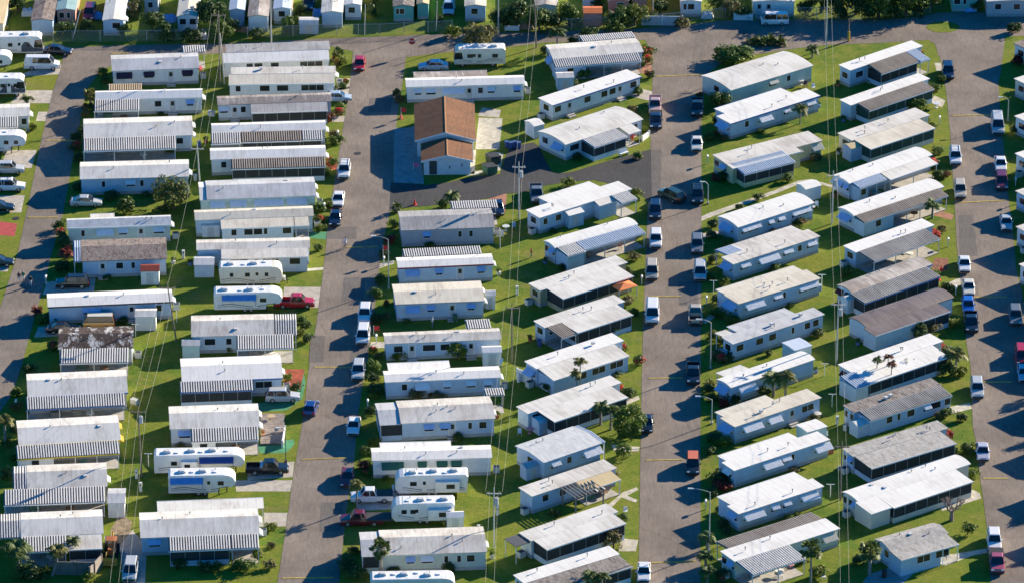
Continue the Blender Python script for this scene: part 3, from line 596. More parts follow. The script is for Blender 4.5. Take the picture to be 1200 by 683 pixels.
drive([(-5, 275), (17, 277), (20, 262), (-5, 259)], m_redtile, 'driveway')
drive([(331, 455), (352, 455), (357, 432), (334, 432)], m_mulch, 'flower_bed', .004); drive([(296, 482), (335, 480), (354, 467), (358, 448), (356, 436), (350, 452), (345, 462), (310, 470), (295, 472)], m_turf, 'turf_carpet', .003)
drive([(305, 530), (335, 530), (345, 520), (344, 514), (300, 520)], m_turf, 'turf_carpet', .003); drive([(362, 279), (388, 281), (387, 272), (364, 271)], m_turf, 'turf_carpet', .003)
drive([(382, 199), (396, 199), (398, 186), (383, 186)], m_mulch, 'flower_bed', .004); drive([(744, 86), (764, 86), (764, 62), (752, 62)], m_brickpave, 'flower_bed', .004); drive([(578, 246), (592, 250), (594, 226), (572, 230)], m_brickpave, 'footpath', .004)
drive([(1088, 320), (1110, 316), (1112, 303), (1096, 302)], m_mulchb, 'flower_bed', .004); drive([(1085, 250), (1115, 258), (1118, 252), (1095, 245)], m_brickpave, 'footpath', .004)
drive([(725, 645), (745, 645), (748, 632), (728, 630)], m_slabpale, 'gravel_bed', .004); drive([(622, 545), (660, 530), (662, 520), (630, 530)], m_dirt, 'bare_dirt', .003)
drive([(128, 655), (150, 640), (155, 610), (140, 600), (130, 620)], m_dirt, 'bare_dirt', .003); drive([(1090, 120), (1104, 126), (1108, 118), (1095, 112)], m_slabpale, 'patio_slab')
drive([(1070, 683), (1090, 660), (1120, 662), (1135, 683)], m_slabpale, 'patio_slab') if False else None
drive([(1010, 683), (1018, 672), (1050, 662), (1070, 672), (1050, 690)], m_slabgrey, 'patio_slab')
isl = [(1105 + 19.5 * math.cos(a), 32 + 6.4 * math.sin(a)) for a in [i * math.pi / 12 for i in range(24)]]
poly_sheet('grass_island', isl, Z4 + .004, m_grass)
# painted speed humps
m_hump = plain('hump_yellow_paint', (.52, .36, .07), .7, var=.45)
def hump(a, b, label):
    A, B = P(*a), P(*b); d = B - A; L = d.length
    n = 12; mb = MB()
    prof = [(-.19, 0), (-.12, .045), (0, .06), (.12, .045), (.19, 0)]
    mb.prism_x(0, L, [(-.19, -.02)] + prof + [(.19, -.02)])
    o = mb.build('speed_hump', m_hump, None, (A.x, A.y, Z2 + .004), math.atan2(d.y, d.x))
    tag(o, label, 'speed bump', 'yellow speed humps across the streets')
ST = {'A': 'leftmost street', 'B': 'second street', 'C': 'third street', 'D': 'rightmost street'}
for s, segs in {'A': [((54, 165), (90, 165)), ((32, 255), (68, 255))], 'B': [((406, 290), (442, 289)), ((368, 430), (417, 430)), ((353, 538), (406, 536)), ((331, 677), (391, 676))],
                'C': [((769, 90), (820, 88)), ((763, 347), (798, 347)), ((760, 443), (800, 442)), ((757, 539), (800, 538)), ((758, 659), (815, 657))],
                'D': [((1116, 136), (1163, 135)), ((1121, 238), (1178, 235)), ((1138, 348), (1180, 348)), ((1149, 447), (1186, 447)), ((1152, 560), (1181, 560))]}.items():
    for i, (a, b) in enumerate(segs):
        hump(a, b, f"narrow yellow speed hump across the {ST[s]}, {ORD[i + 1]} from its far end")
hump((130, 63), (150, 62.6), 'short faded yellow line on the shaded cross street, top left')
# drain covers in the asphalt
for i, (x, y, l) in enumerate([(501.5, 52.5, 'dark oval manhole cover on the cross street by the stop sign'), (419, 180, 'dark storm drain grate on second street beside white car'), (19, 256, 'small dark drain grate at left kerb of leftmost street')]):
    mb = MB(); p = P(x, y)
    mb.tube((0, 0, 0), (0, 0, .02), .55, .55, 16); [mb.box(-.4, .4, yy, yy + .06, .02, .035, 1) for yy in (-.3, -.1, .1, .3)]
    o = mb.build('manhole_cover', [M_('iron_dark', (.04, .04, .04), .6), M_('iron_grey', (.09, .085, .08), .6)], None, (p.x, p.y, Z4)); tag(o, l, 'manhole cover')

# ------------------------------------------------------------------ brown roofed clubhouse
def clubhouse():
    he = 2.9
    A = P(486, 165, he); B = P(558, 164.3, he); bk = P(562, 121.8, he)
    u = (B - A); u.z = 0; L = u.length; u.normalize(); v = Vector((-u.y, u.x, 0)); W = (bk - A).dot(v)
    root = thing('clubhouse', 'blue-white clubhouse with brown shingle double gable roof', 'clubhouse', (A.x, A.y, 0), math.atan2(u.y, u.x))
    m = bpy.data.materials.new('shingles_brown'); nt, N, Lk, b = nodes(m)
    br = nt.nodes.new('ShaderNodeTexBrick'); br.inputs['Scale'].default_value = 1.0; br.inputs['Brick Width'].default_value = .9; br.inputs['Row Height'].default_value = .28; br.inputs['Mortar Size'].default_value = .012
    br.inputs['Color1'].default_value = (.20, .082, .032, 1); br.inputs['Color2'].default_value = (.145, .06, .027, 1); br.inputs['Mortar'].default_value = (.05, .025, .018, 1)
    tc = nt.nodes.new('ShaderNodeTexCoord'); mp = nt.nodes.new('ShaderNodeMapping'); mp.inputs['Rotation'].default_value = (0, 0, math.pi / 2)
    Lk.new(tc.outputs['Object'], mp.inputs['Vector']); Lk.new(mp.outputs[0], br.inputs['Vector'])
    f = noise(nt, .5, 6, .7, (.5, 1.5, 1)); c = mix(nt, .7, br.outputs['Color'], ramp(nt, f, [(.3, (.6, .6, .6)), (.7, (1.35, 1.3, 1.25))]), 'MULTIPLY'); Lk.new(c, b.inputs['Base Color']); b.inputs['Roughness'].default_value = .9
    wm = plain('clubhouse_wall', (.66, .70, .74), .7)
    rise = 1.35
    def roof(x0, x1, y0, y1, he, rise, t=.14):
        xm = (x0 + x1) / 2; o = MB()
        o.prism_y(y0, y1, [(x0, he), (xm, he + rise), (x1, he), (x1, he - t), (xm, he + rise - t), (x0, he - t)]); r = o.build('roof', m, root)
        c = MB(); c.prism_y(y0 + .02, y1 - .02, [(xm - .18, he + rise - .03), (xm, he + rise + .05), (xm + .18, he + rise - .03)]); c.build('ridge_cap', M_('ridge_tan', (.26, .13, .06), .9), r)
        f = MB(); f.prism_y(y0 - .05, y0, [(x0, he - .3), (xm, he + rise - .3), (x1, he - .3), (x1, he + .0), (xm, he + rise), (x0, he + .0)]); f.build('bargeboard', wm, root)
        MB().prism_y(y0 + .5, y1 - .2, [(x0 + .4, 0), (x0 + .4, he - t), (xm, he + rise - t - .06), (x1 - .4, he - t), (x1 - .4, 0)]).build('wall', wm, root)
    roof(0, L, 0, W, he, rise)
    c0 = P(493.5, 189, 2.5); c1 = P(554.3, 189, 2.5)
    x0 = (c0 - A).dot(u); x1 = (c1 - A).dot(u); y0 = (c0 - A).dot(v)
    roof(x0, x1, y0, -.2, 2.5, .95)
    wy = y0 + .5
    X = lambda px: x0 + (px - 493.5) / (554.3 - 493.5) * (x1 - x0)
    MB().box(X(503), X(512), wy - .04, wy, .1, 2.3).build('door', M_('door_dark_grey', (.06, .065, .07), .5), root)
    MB().box(X(526), X(528), wy - .05, wy, 1.0, 1.5).build('meter_box', M_('meter_grey', (.2, .22, .25), .5), root)
    MB().box(X(540), X(542.5), wy - .05, wy, 1.3, 1.9).build('notice_board', M_('notice_mauve', (.4, .35, .45), .5), root)
    for x in (L - .42,):
        for y in (2.5, 6.0): opening(root, 'd', x + .02, y, 1.7, 1.4, math.pi / 2)
    return root
clubhouse()
# ------------------------------------------------------------------ cars, vans and trucks (local x = forward)
m_tyre = M_('tyre_rubber', (.02, .02, .02), .8); m_rim = M_('rim_alloy', (.45, .45, .46), .35, metal=.6)
m_head = M_('headlight_lens', (.75, .77, .78), .15); m_tail = M_('taillight_red', (.40, .015, .015), .2); m_plastic = M_('bumper_black', (.03, .03, .032), .6)
m_cglass = M_('car_glass', (.018, .022, .028), .06, spec=.8)
PAINT = {'white': (.78, .78, .78), 'silver': (.50, .51, .52), 'black': (.012, .012, .014), 'navy': (.012, .018, .045), 'blue': (.02, .12, .50), 'deep blue': (.012, .04, .20), 'red': (.45, .012, .02), 'maroon': (.15, .012, .025), 'beige': (.50, .44, .34), 'grey': (.16, .17, .18),
         'pale blue': (.40, .50, .62), 'green': (.03, .06, .05), 'orange': (.66, .17, .04), 'tan orange': (.58, .27, .06), 'rose': (.55, .36, .33), 'pink': (.38, .075, .11), 'cream': (.70, .66, .56), 'lavender': (.50, .50, .58)}
_pm = {}
def paint(c):
    if c in _pm: return _pm[c]
    m = bpy.data.materials.new('paint_' + c.replace(' ', '_')); nt, N, L, b = nodes(m)
    f = noise(nt, .8, 3); col = PAINT[c]
    L.new(ramp(nt, f, [(.3, tuple(x * .92 for x in col)), (.7, col)]), b.inputs['Base Color'])
    b.inputs['Roughness'].default_value = .28; b.inputs['Coat Weight'].default_value = .6; b.inputs['Coat Roughness'].default_value = .08
    _pm[c] = m; return m
# length, half width, stations (x from the front bumper, top z), greenhouse (base x0, top x0, top x1, base x1, roof z), wheel radius, wheel positions
KIND = {
 'sedan': (4.75, .90, [(0, .55), (.12, .72), (.9, .86), (1.5, .95), (3.7, 1.0), (4.45, .98), (4.68, .82), (4.75, .6)], (1.25, 2.05, 3.35, 4.05, 1.45), .32, (.95, 3.75)),
 'hatch': (4.2, .87, [(0, .55), (.12, .74), (.8, .88), (1.2, .96), (3.4, 1.0), (4.05, .98), (4.2, .6)], (1.0, 1.75, 3.45, 4.1, 1.5), .31, (.85, 3.35)),
 'suv': (4.75, .93, [(0, .6), (.1, .88), (.95, 1.02), (1.4, 1.08), (3.8, 1.1), (4.65, 1.1), (4.75, .65)], (1.25, 1.85, 4.3, 4.68, 1.78), .37, (.92, 3.75)),
 'minivan': (5.0, .96, [(0, .6), (.1, .80), (.7, .98), (1.1, 1.04), (3.8, 1.06), (4.9, 1.06), (5.0, .65)], (.85, 1.75, 4.5, 4.92, 1.75), .34, (.9, 3.95)),
 'van': (5.6, 1.0, [(0, .65), (.1, .95), (.75, 1.12), (1.2, 1.2), (3.8, 1.22), (5.5, 1.22), (5.6, .7)], (.85, 1.55, 5.3, 5.52, 2.1), .37, (.95, 4.3)),
 'bus': (4.5, .92, [(0, .7), (.05, 1.0), (.3, 1.08), (1.2, 1.1), (3.8, 1.1), (4.45, 1.1), (4.5, .7)], (.2, .65, 4.2, 4.45, 1.95), .33, (.75, 3.35)),
 'pickup': (5.7, .98, [(0, .65), (.1, .95), (1.0, 1.06), (1.5, 1.1), (3.45, 1.12)], (1.3, 1.85, 3.15, 3.4, 1.82), .39, (1.0, 4.5)),
}
_cm = {}
def car_meshes(kind):
    if kind in _cm: return _cm[kind]
    L, W, st, gh, wr, wx = KIND[kind]
    b = MB(); zb = .26
    rings = []
    for i, (x, zt) in enumerate(st):
        e = .86 if x < .02 or x > L - .02 else (.95 if (x < .15 or x > L - .15) else 1.0)
        w = W * e; zm = zb + (zt - zb) * .62
        rings.append([(L / 2 - x, -w * .96, zb), (L / 2 - x, -w, zb + .22), (L / 2 - x, -w, zm), (L / 2 - x, -w * .93, zt - .03), (L / 2 - x, -w * .82, zt), (L / 2 - x, w * .82, zt), (L / 2 - x, w * .93, zt - .03), (L / 2 - x, w, zm), (L / 2 - x, w, zb + .22), (L / 2 - x, w * .96, zb)])
    n = 10; vs = [p for r in rings for p in r]; fs = []
    for i in range(len(rings) - 1):
        for j in range(n):
            fs.append((i * n + j, i * n + (j + 1) % n, (i + 1) * n + (j + 1) % n, (i + 1) * n + j))
    fs.append(tuple(range(n))[::-1]); fs.append(tuple((len(rings) - 1) * n + j for j in range(n)))
    b.add(vs, fs)
    gx0, gt0, gt1, gx1, zr = gh
    belt = lambda x: next((z0 + (z1 - z0) * (x - a) / (c - a) for (a, z0), (c, z1) in zip(st, st[1:]) if a <= x <= c), st[-1][1])
    wb, wt = W * .90, W * .76
    X = lambda x: L / 2 - x
    # painted roof and pillars
    b.add([(X(gt0 - .03), -wt, zr - .05), (X(gt1 + .03), -wt, zr - .05), (X(gt1 + .03), wt, zr - .05), (X(gt0 - .03), wt, zr - .05), (X(gt0 + .12), -wt * .86, zr + .02), (X(gt1 - .1), -wt * .86, zr + .02), (X(gt1 - .1), wt * .86, zr + .02), (X(gt0 + .12), wt * .86, zr + .02)],
          [(0, 1, 2, 3), (4, 7, 6, 5), (0, 4, 5, 1), (1, 5, 6, 2), (2, 6, 7, 3), (3, 7, 4, 0)])
    zb0, zb1 = belt(gx0) - .02, belt(gx1) - .02
    for s in (-1, 1):
        for (xa, za, xb) in ((gx0, zb0, gt0), (gx1, zb1, gt1)) + (((gt0 + gt1) / 2 + .1, belt((gt0 + gt1) / 2) - .02, (gt0 + gt1) / 2),) + ((((gt1 + .2 * (gx1 - gt1) - .95), zb1, gt1 - .75),) if kind in ('suv', 'minivan', 'van', 'bus') else ()):
            b.tube((X(xa), s * (wb + .006), za), (X(xb), s * (wt + .004), zr - .03), .05, .045, 4)
    if kind in ('van',):      # closed rear quarter
        for s in (-1, 1): b.add([(X(4.2), s * (wb + .012), zb1), (X(gx1 - .02), s * (wb + .012), zb1), (X(gt1), s * (wt + .01), zr - .04), (X(4.15), s * (wt + .01), zr - .04)], [(0, 1, 2, 3)])
    if kind == 'pickup':      # open bed: two sides, tailgate, floor
        b.box(X(5.65), X(3.46), -W, -W + .1, zb + .15, 1.1).box(X(5.65), X(3.46), W - .1, W, zb + .15, 1.1).box(X(5.7), X(5.6), -W + .02, W - .02, zb + .15, 1.08).box(X(5.6), X(3.46), -W + .1, W - .1, zb + .15, .62, 1)
    b.box(X(.02), X(-.08), -W * .8, W * .8, .32, .56, 1).box(X(L + .08), X(L - .02), -W * .8, W * .8, .36, .6, 1)
    body = b
    g = MB().add([(X(gx0), -wb, zb0), (X(gx1), -wb, zb1), (X(gx1), wb, zb1), (X(gx0), wb, zb0), (X(gt0), -wt, zr - .045), (X(gt1), -wt, zr - .045), (X(gt1), wt, zr - .045), (X(gt0), wt, zr - .045)],
                 [(0, 3, 2, 1), (4, 5, 6, 7), (0, 1, 5, 4), (1, 2, 6, 5), (2, 3, 7, 6), (3, 0, 4, 7)])
    wh = MB().tube((0, -.11, 0), (0, .11, 0), wr, wr, 16)
    rm = MB().tube((0, -.125, 0), (0, .125, 0), wr * .6, wr * .6, 12)
    z1 = belt(.12)
    hl = MB().box(-.02, .10, -.2, .2, -.09, .09); tl = MB().box(-.06, .03, -.14, .14, -.16, .16)
    mir = MB().box(-.1, .1, -.1, .1, -.07, .09)
    _cm[kind] = dict(body=body, glass=g.mesh('window_glass', m_cglass), wheel=wh.mesh('wheel', m_tyre, False), rim=rm.mesh('rim', m_rim), hl=hl.mesh('headlight', m_head), tl=tl.mesh('taillight', m_tail), mirror=mir, hz=z1 - .14, paint={}, rooftop={})
    return _cm[kind]
CARN = {'sedan': ('sedan_car', 'car'), 'hatch': ('hatchback_car', 'car'), 'suv': ('suv_car', 'car'), 'minivan': ('minivan', 'minivan'), 'van': ('passenger_van', 'van'), 'bus': ('camper_van', 'van'), 'pickup': ('pickup_truck', 'truck')}
HEAD = {'R': CROSS + R(3), 'L': CROSS + R(183), 'U': ROAD, 'D': ROAD + math.pi}
def car(kind, px, py, heading, col, label, extra='', roofcol=None, z=.02):
    L, W, st, gh, wr, wx = KIND[kind]
    d = car_meshes(kind)
    p = P(px, py, .75)
    a = HEAD[heading[0]] + R(float(heading[1:] or 0))
    n, cat = CARN[kind]
    root = thing(n, label, cat, (p.x, p.y, z), a, 'parked cars, vans and trucks')
    if col not in d['paint']:
        d['paint'][col] = (d['body'].mesh('body', [paint(col), m_plastic]), d['mirror'].mesh('mirror', paint(col)))
    place('body', d['paint'][col][0], root); place('window_glass', d['glass'], root)
    for x in wx:
        for s in (-1, 1):
            w = place('wheel', d['wheel'], root, (L / 2 - x, s * (W - .11), wr)); place('rim', d['rim'], w)
    for s in (-1, 1):
        place('headlight', d['hl'], root, (L / 2 - .06, s * W * .66, d['hz']))
        place('taillight', d['tl'], root, (-L / 2 + .02, s * W * .78, .74 if kind in ('sedan', 'hatch') else .82))
        place('mirror', d['paint'][col][1], root, (L / 2 - gh[0] - .35, s * (W + .06), st[3][1] + .08))
    zr = gh[4]
    if roofcol:
        MB().box(L / 2 - gh[2], L / 2 - gh[1], -W * .74, W * .74, zr + .022, zr + .05).build('roof_panel', paint(roofcol), root)
    if 'rack' in extra:
        b = MB(); [b.box(L / 2 - gh[2] + .2, L / 2 - gh[1] - .2, s * W * .62 - .03, s * W * .62 + .03, zr + .03, zr + .09) for s in (-1, 1)]; [b.box(x, x + .05, -W * .62, W * .62, zr + .07, zr + .1) for x in (L / 2 - gh[2] + .6, L / 2 - gh[1] - .7)]
        b.build('roof_rack', m_plastic, root)
    if 'cover' in extra:
        MB().box(-L / 2 + .05, L / 2 - 3.5, -W + .03, W - .03, 1.1, 1.16).build('bed_cover', m_plastic, root)
    if 'toolbox' in extra:
        MB().box(-.95, -.5, -W + .12, W - .12, .9, 1.3).build('tool_box', M_('tool_box', (.45, .47, .5), .4, metal=.5), root)
    if 'flat' in extra:
        MB().box(-L / 2 - 1.2, -.62, -W - .1, W + .1, .85, 1.12).build('flat_bed', M_('flat_bed_dark', (.05, .05, .055), .7), root)
    return root
c = car
# leftmost street
c('sedan', 67, 58, 'R-8', 'navy', 'dark navy sedan parked by the motorhome at top left')
c('van', 49, 75, 'R-2', 'white', 'white passenger van on the driveway at top left')
c('suv', 10, 197, 'R', 'silver', 'silver-grey SUV above a white one, left of leftmost street')
c('suv', 11, 217, 'R', 'white', 'white SUV on driveway left of leftmost street', 'rack')
c('sedan', -2, 241, 'R', 'black', 'black car nose on concrete drive at left frame edge')
c('sedan', -3, 305, 'R', 'black', 'dark car nose by small concrete pad, left frame edge')
c('sedan', 101, 235, 'R-2', 'silver', 'silver sedan on grass in shade near left street')
c('suv', 85, 330, 'L', 'black', 'black SUV in shade below the worn brown roofed home')
c('sedan', 74, 383, 'R', 'black', 'black car half under home left of orange camper van')
c('bus', 116, 377, 'L', 'tan orange', 'orange camper van with cream raised top between two homes', roofcol='cream')
# second street
c('hatch', 421.5, 74, 'D', 'red', 'bright red hatchback alone on second street top end')
c('hatch', 396, 113, 'R', 'pale blue', 'pale blue-white car nosing out beside banded porch home')
c('suv', 403.5, 199, 'D', 'white', 'white SUV beside red flower bed on second street', 'rack')
c('sedan', 396.5, 232, 'D', 'white', 'white sedan ahead of a dark blue one, second street')
c('sedan', 393, 254, 'D', 'navy', 'dark navy sedan behind white sedan on second street')
c('pickup', 345, 353, 'R', 'red', 'red pickup truck with dark bed by the parked trailers')
c('suv', 331, 463, 'R', 'silver', 'silver SUV on green carpet by red flower bed')
c('hatch', 364.5, 476, 'U-6', 'deep blue', 'deep blue compact car on grass edge of second street')
c('pickup', 313, 547, 'R', 'black', 'black pickup truck in front of the fifth-wheel trailers', 'toolbox')
c('suv', 427.5, 367, 'D', 'white', 'white SUV parked ahead of a white minivan, second street')
c('minivan', 425.5, 391, 'D', 'white', 'white minivan parked behind white SUV by mailbox')
c('suv', 420, 433, 'D', 'silver', 'silver-white SUV in shade by small bushy tree')
c('sedan', 414.5, 497, 'D', 'white', 'white sedan by lawn on right side of second street')
c('sedan', 407, 557, 'D', 'maroon', 'dark red sedan opposite the black pickup truck')
c('pickup', 436, 580, 'L', 'white', 'white pickup truck beside lone palm, second street', 'cover')
c('pickup', 424, 607, 'L', 'maroon', 'maroon flatbed truck in shade beside white trailer', 'flat')
c('minivan', 153, 666, 'D', 'silver', 'silver minivan on dirt drive at bottom left')
c('sedan', 508, 76, 'L', 'pale blue', 'pale blue sedan left of small motorhome')
c('sedan', 583, 242, 'D6', 'navy', 'dark car with grey roof on brick drive, new asphalt lane')
c('pickup', 628.5, 226, 'D4', 'grey', 'grey pickup truck in shade beside new asphalt lane')
# third street
c('pickup', 767.5, 122, 'D', 'rose', 'pale pink and white pickup truck on left of third street')
c('pickup', 768.5, 140, 'D', 'navy', 'dark truck in shade behind pink pickup', 'cover')
c('pickup', 817, 125, 'D', 'black', 'dark pickup truck in house shadow, right of third street')
c('sedan', 816.5, 167, 'D', 'cream', 'cream-white sedan on right of third street, upper part')
c('suv', 768, 246, 'D', 'navy', 'dark navy SUV left of third street junction')
c('suv', 787, 228, 'U40', 'green', 'dark green SUV driving diagonally across third street junction')
c('suv', 817.5, 228, 'D', 'black', 'dark SUV in shade beside lamp post, third street', 'rack')
c('suv', 768.5, 280, 'D', 'white', 'white SUV by brown and blue ribbed carport')
c('minivan', 764, 316, 'D', 'beige', 'beige minivan parked left of third street')
c('van', 764.5, 366, 'D', 'white', 'large white van parked left of third street')
c('suv', 817, 286, 'D', 'grey', 'dark grey SUV in deep shade, right of third street')
c('minivan', 820.5, 317, 'D', 'silver', 'silver-beige minivan below dark grey SUV, third street')
c('pickup', 815, 367, 'U', 'beige', 'beige pickup truck under the cobra-head street lamp')
c('pickup', 812.5, 436, 'D', 'black', 'black pickup truck in shade by yellow-green palm')
c('sedan', 758, 494, 'D', 'black', 'black car half hidden behind big round tree')
c('suv', 812, 543, 'D', 'black', 'dark SUV with bright orange roof, right of third street', roofcol='orange')
c('sedan', 754.5, 668, 'D', 'white', 'white sedan by bottom edge of third street')
# far cross street
c('bus', 908, 23, 'L', 'white', 'white camper van parked before the columned building')
c('minivan', 105, 14, 'D', 'maroon', 'maroon minivan in shaded yard beyond the fence')
c('minivan', 526, 8, 'D', 'pale blue', 'pale blue minivan parked between far homes')
c('suv', 362, 3, 'D', 'navy', 'dark blue car at top edge beyond white barn shed')
# rightmost street
c('suv', 1111, 83, 'D', 'navy', 'dark blue SUV at upper left of rightmost street')
c('van', 1169, 146, 'D', 'silver', 'silver-white van beside double street lamp, rightmost street')
c('suv', 1119.5, 183, 'D', 'white', 'white SUV below green screened porch home', 'rack')
c('suv', 1125, 222, 'D', 'beige', 'beige-white SUV by yellow speed hump, rightmost street')
c('sedan', 1172.5, 191, 'D', 'white', 'white sedan in front of dark red car, right side')
c('suv', 1174, 212, 'D', 'maroon', 'dark red SUV behind white sedan, right side')
c('sedan', 1179, 259.5, 'D', 'silver', 'silver sedan in carport shadow, right of rightmost street')
c('sedan', 1130, 308, 'D', 'white', 'white sedan ahead of cream one, left of rightmost street')
c('sedan', 1135, 335, 'D', 'cream', 'cream-white sedan at the drive by street number board')
c('hatch', 1134.5, 356, 'D', 'blue', 'bright blue hatchback beside mauve roofed home')
c('pickup', 1138, 376, 'D', 'black', 'black pickup truck with grey bed behind blue hatchback', 'toolbox')
c('suv', 1190, 369, 'D', 'grey', 'dark grey SUV in shade at right, opposite black pickup')
c('minivan', 1197.5, 415, 'D', 'red', 'crimson minivan at right frame edge')
c('sedan', 1200, 435, 'D', 'pale blue', 'pale blue car at right frame edge below crimson minivan')
c('suv', 1145, 454, 'D', 'silver', 'silver SUV left of rightmost street by white drive')
c('sedan', 1151.5, 527, 'D', 'lavender', 'lavender-white sedan left of rightmost street')
c('suv', 1165, 632, 'D', 'white', 'white SUV in front of pink pickup, bottom right')
c('pickup', 1168, 656, 'D', 'pink', 'pink-maroon pickup truck at bottom right', 'cover')
for i, (x, y, k, col, l) in enumerate([(1210, 120, 'suv', 'grey', 'grey car past right frame edge near double lamp'), (1210, 485, 'sedan', 'pale blue', 'pale blue car cut by right frame edge, lower half')]):
    c(k, x, y, 'D', col, l)

# ------------------------------------------------------------------ travel trailers and motorhomes (local x = forward)
m_rvw = M_('trailer_white', (.78, .78, .76), .4); m_rvc = M_('trailer_cream', (.70, .68, .58), .45); m_swirl = M_('decal_dark', (.06, .08, .12), .4); m_swirlb = M_('decal_brown', (.22, .13, .09), .5)
m_canvas = {'blue': M_('canvas_blue', (.16, .33, .60), .6), 'navy': M_('canvas_navy', (.04, .08, .25), .6), 'green': M_('canvas_green', (.05, .22, .20), .6)}
def rv(kind, px, py, L, rot, label, col='white', awning=None, slide=None, decal='dark', h=3.1, acs=3, wins=((.2, .5), (.45, .7), (.75, .5)), cat='trailer', name='travel_trailer', big=False):
    """px, py: where the middle of the near long side meets the ground"""
    W = 2.45; p = P(px, py); a = rot
    v = Vector((-math.sin(a), math.cos(a), 0)) * (W / 2)
    if math.cos(a) < 0: v = -v
    root = thing(name, label, cat, (p.x + v.x, p.y + v.y, 0), a, 'trailers and motorhomes')
    near = -1 if math.cos(a) > 0 else 1
    bm = m_rvw if col == 'white' else m_rvc
    zb = .55; r = .25
    if kind == 'fifth':
        side = [(-L / 2, zb), (L / 2 - 2.4, zb), (L / 2 - 2.2, 1.35), (L / 2 - .5, 1.35), (L / 2 - .1, 1.7), (L / 2, 2.1), (L / 2 - .1, h - .72), (L / 2 - .35, h - .34), (L / 2 - .8, h - .09), (L / 2 - 1.3, h), (-L / 2 + r, h), (-L / 2, h - r)]
    elif kind == 'motor':
        side = [(-L / 2, zb), (L / 2 - .1, zb), (L / 2, 1.3), (L / 2 - .25, h - .4), (L / 2 - .8, h), (-L / 2 + r, h), (-L / 2, h - r)]
    else:
        side = [(-L / 2 + .2, zb), (L / 2 - .5, zb), (L / 2, 1.2), (L / 2 - .08, h - .9), (L / 2 - .25, h - .42), (L / 2 - .6, h - .12), (L / 2 - 1.1, h), (-L / 2 + r, h), (-L / 2, h - r)]
    b = MB(); b.prism_y(-W / 2, W / 2, side); b.build('body', bm, root)
    rf = MB(); ins = W / 2 - .08; rf.box(-L / 2 + .3, L / 2 - 1.5, -ins, ins, h - .01, h + .035); roof = rf.build('roof', m_rvw, root)
    s = near; y = s * (W / 2 + .012)
    for i, (f, w) in enumerate(wins):
        x = -L / 2 + L * f
        MB().box(x - w / 2, x + w / 2, y - .02, y + .02, 1.65, 2.25).build('window', m_glass, root)
    x = -L / 2 + L * .60
    MB().box(x - .32, x + .32, y - .015, y + .015, .75, 2.55).box(x - .2, x + .2, y - .02, y + .02, 1.8, 2.3, 1).build('door', [bm, m_glass], root)
    dm = m_swirl if decal == 'dark' else m_swirlb
    sw = MB(); n = 14
    for i in range(n):
        x0, x1 = -L / 2 + L * (.05 + .85 * i / n), -L / 2 + L * (.05 + .85 * (i + 1) / n)
        z0, z1 = 1.15 + .22 * math.sin(i * .55), 1.15 + .22 * math.sin((i + 1) * .55)
        sw.add([(x0, y * 1.002, z0), (x1, y * 1.002, z1), (x1, y * 1.002, z1 + .1), (x0, y * 1.002, z0 + .1)], [(0, 1, 2, 3) if s < 0 else (3, 2, 1, 0)])
        sw.add([(x0, y * 1.002, z0 - .28), (x1, y * 1.002, z1 - .28), (x1, y * 1.002, z1 - .22), (x0, y * 1.002, z0 - .22)], [(0, 1, 2, 3) if s < 0 else (3, 2, 1, 0)])
    sw.build('stripe_decal', dm, root)
    rr = random.Random(int(px * 7 + py))
    for i in range(acs):
        x = -L / 2 + .9 + (L - 2.6) * (i + .5) / acs + rr.uniform(-.3, .3)
        if i % 2 == 0: MB().box(-.5, .5, -.35, .35, 0, .22).box(-.35, .35, -.28, .28, .22, .32).build('air_conditioner', M_('rv_ac', (.62, .62, .62), .5), root, (x, rr.uniform(-.2, .2), h + .03))
        else: MB().box(-.22, .22, -.22, .22, 0, .14).build('roof_hatch', m_trim, root, (x, rr.uniform(-.5, .5), h + .03))
    MB().tube((0, 0, 0), (0, 0, .25), .05).build('vent_pipe', m_pipe, root, (L * .2, .6 * -near, h + .03))
    if awning:
        acol, x0, x1 = awning; A = MB()
        xa, xb = -L / 2 + L * x0, -L / 2 + L * x1
        A.sheet([(xa, 0), (xb, 0)], [(y, h - .25), (y + s * 1.0, h - .62), (y + s * 1.05, h - .75)]); A.tube((xa, y + s * 1.03, h - .72), (xb, y + s * 1.03, h - .72), .06)
        for xx in (xa + .1, xb - .1): A.path([(xx, y, 1.0), (xx, y + s * 1.03, h - .72)], .03, 4)
        A.build('awning', m_canvas[acol], root)
    if slide:
        x0, x1 = (-L / 2 + L * q for q in slide)
        sl = MB().box(x0, x1, min(y, y + s * .75), max(y, y + s * .75), 1.0, 2.5).build('slide_out', bm, root)
        w = (x1 - x0); f = y + s * .76
        MB().box(x0 + w * .2, x0 + w * .55, f - .01, f + .01, 1.5, 2.15).build('pane', m_glass, sl)
    if kind == 'motor':
        MB().add([(L / 2 - .02, -W / 2 + .12, 1.45), (L / 2 - .02, W / 2 - .12, 1.45), (L / 2 - .19, W / 2 - .12, h - .5), (L / 2 - .19, -W / 2 + .12, h - .5)], [(0, 1, 2, 3)]).build('windscreen', m_cglass, root, (.03, 0, 0))
        MB().add([(L / 2 - 1.5, y * 1.004, 1.5), (L / 2 - .06, y * 1.004, 1.35), (L / 2 - .25, y * 1.004, h - .55), (L / 2 - 1.3, y * 1.004, h - .55)], [(0, 1, 2, 3) if s < 0 else (3, 2, 1, 0)]).build('cab_window', m_cglass, root)
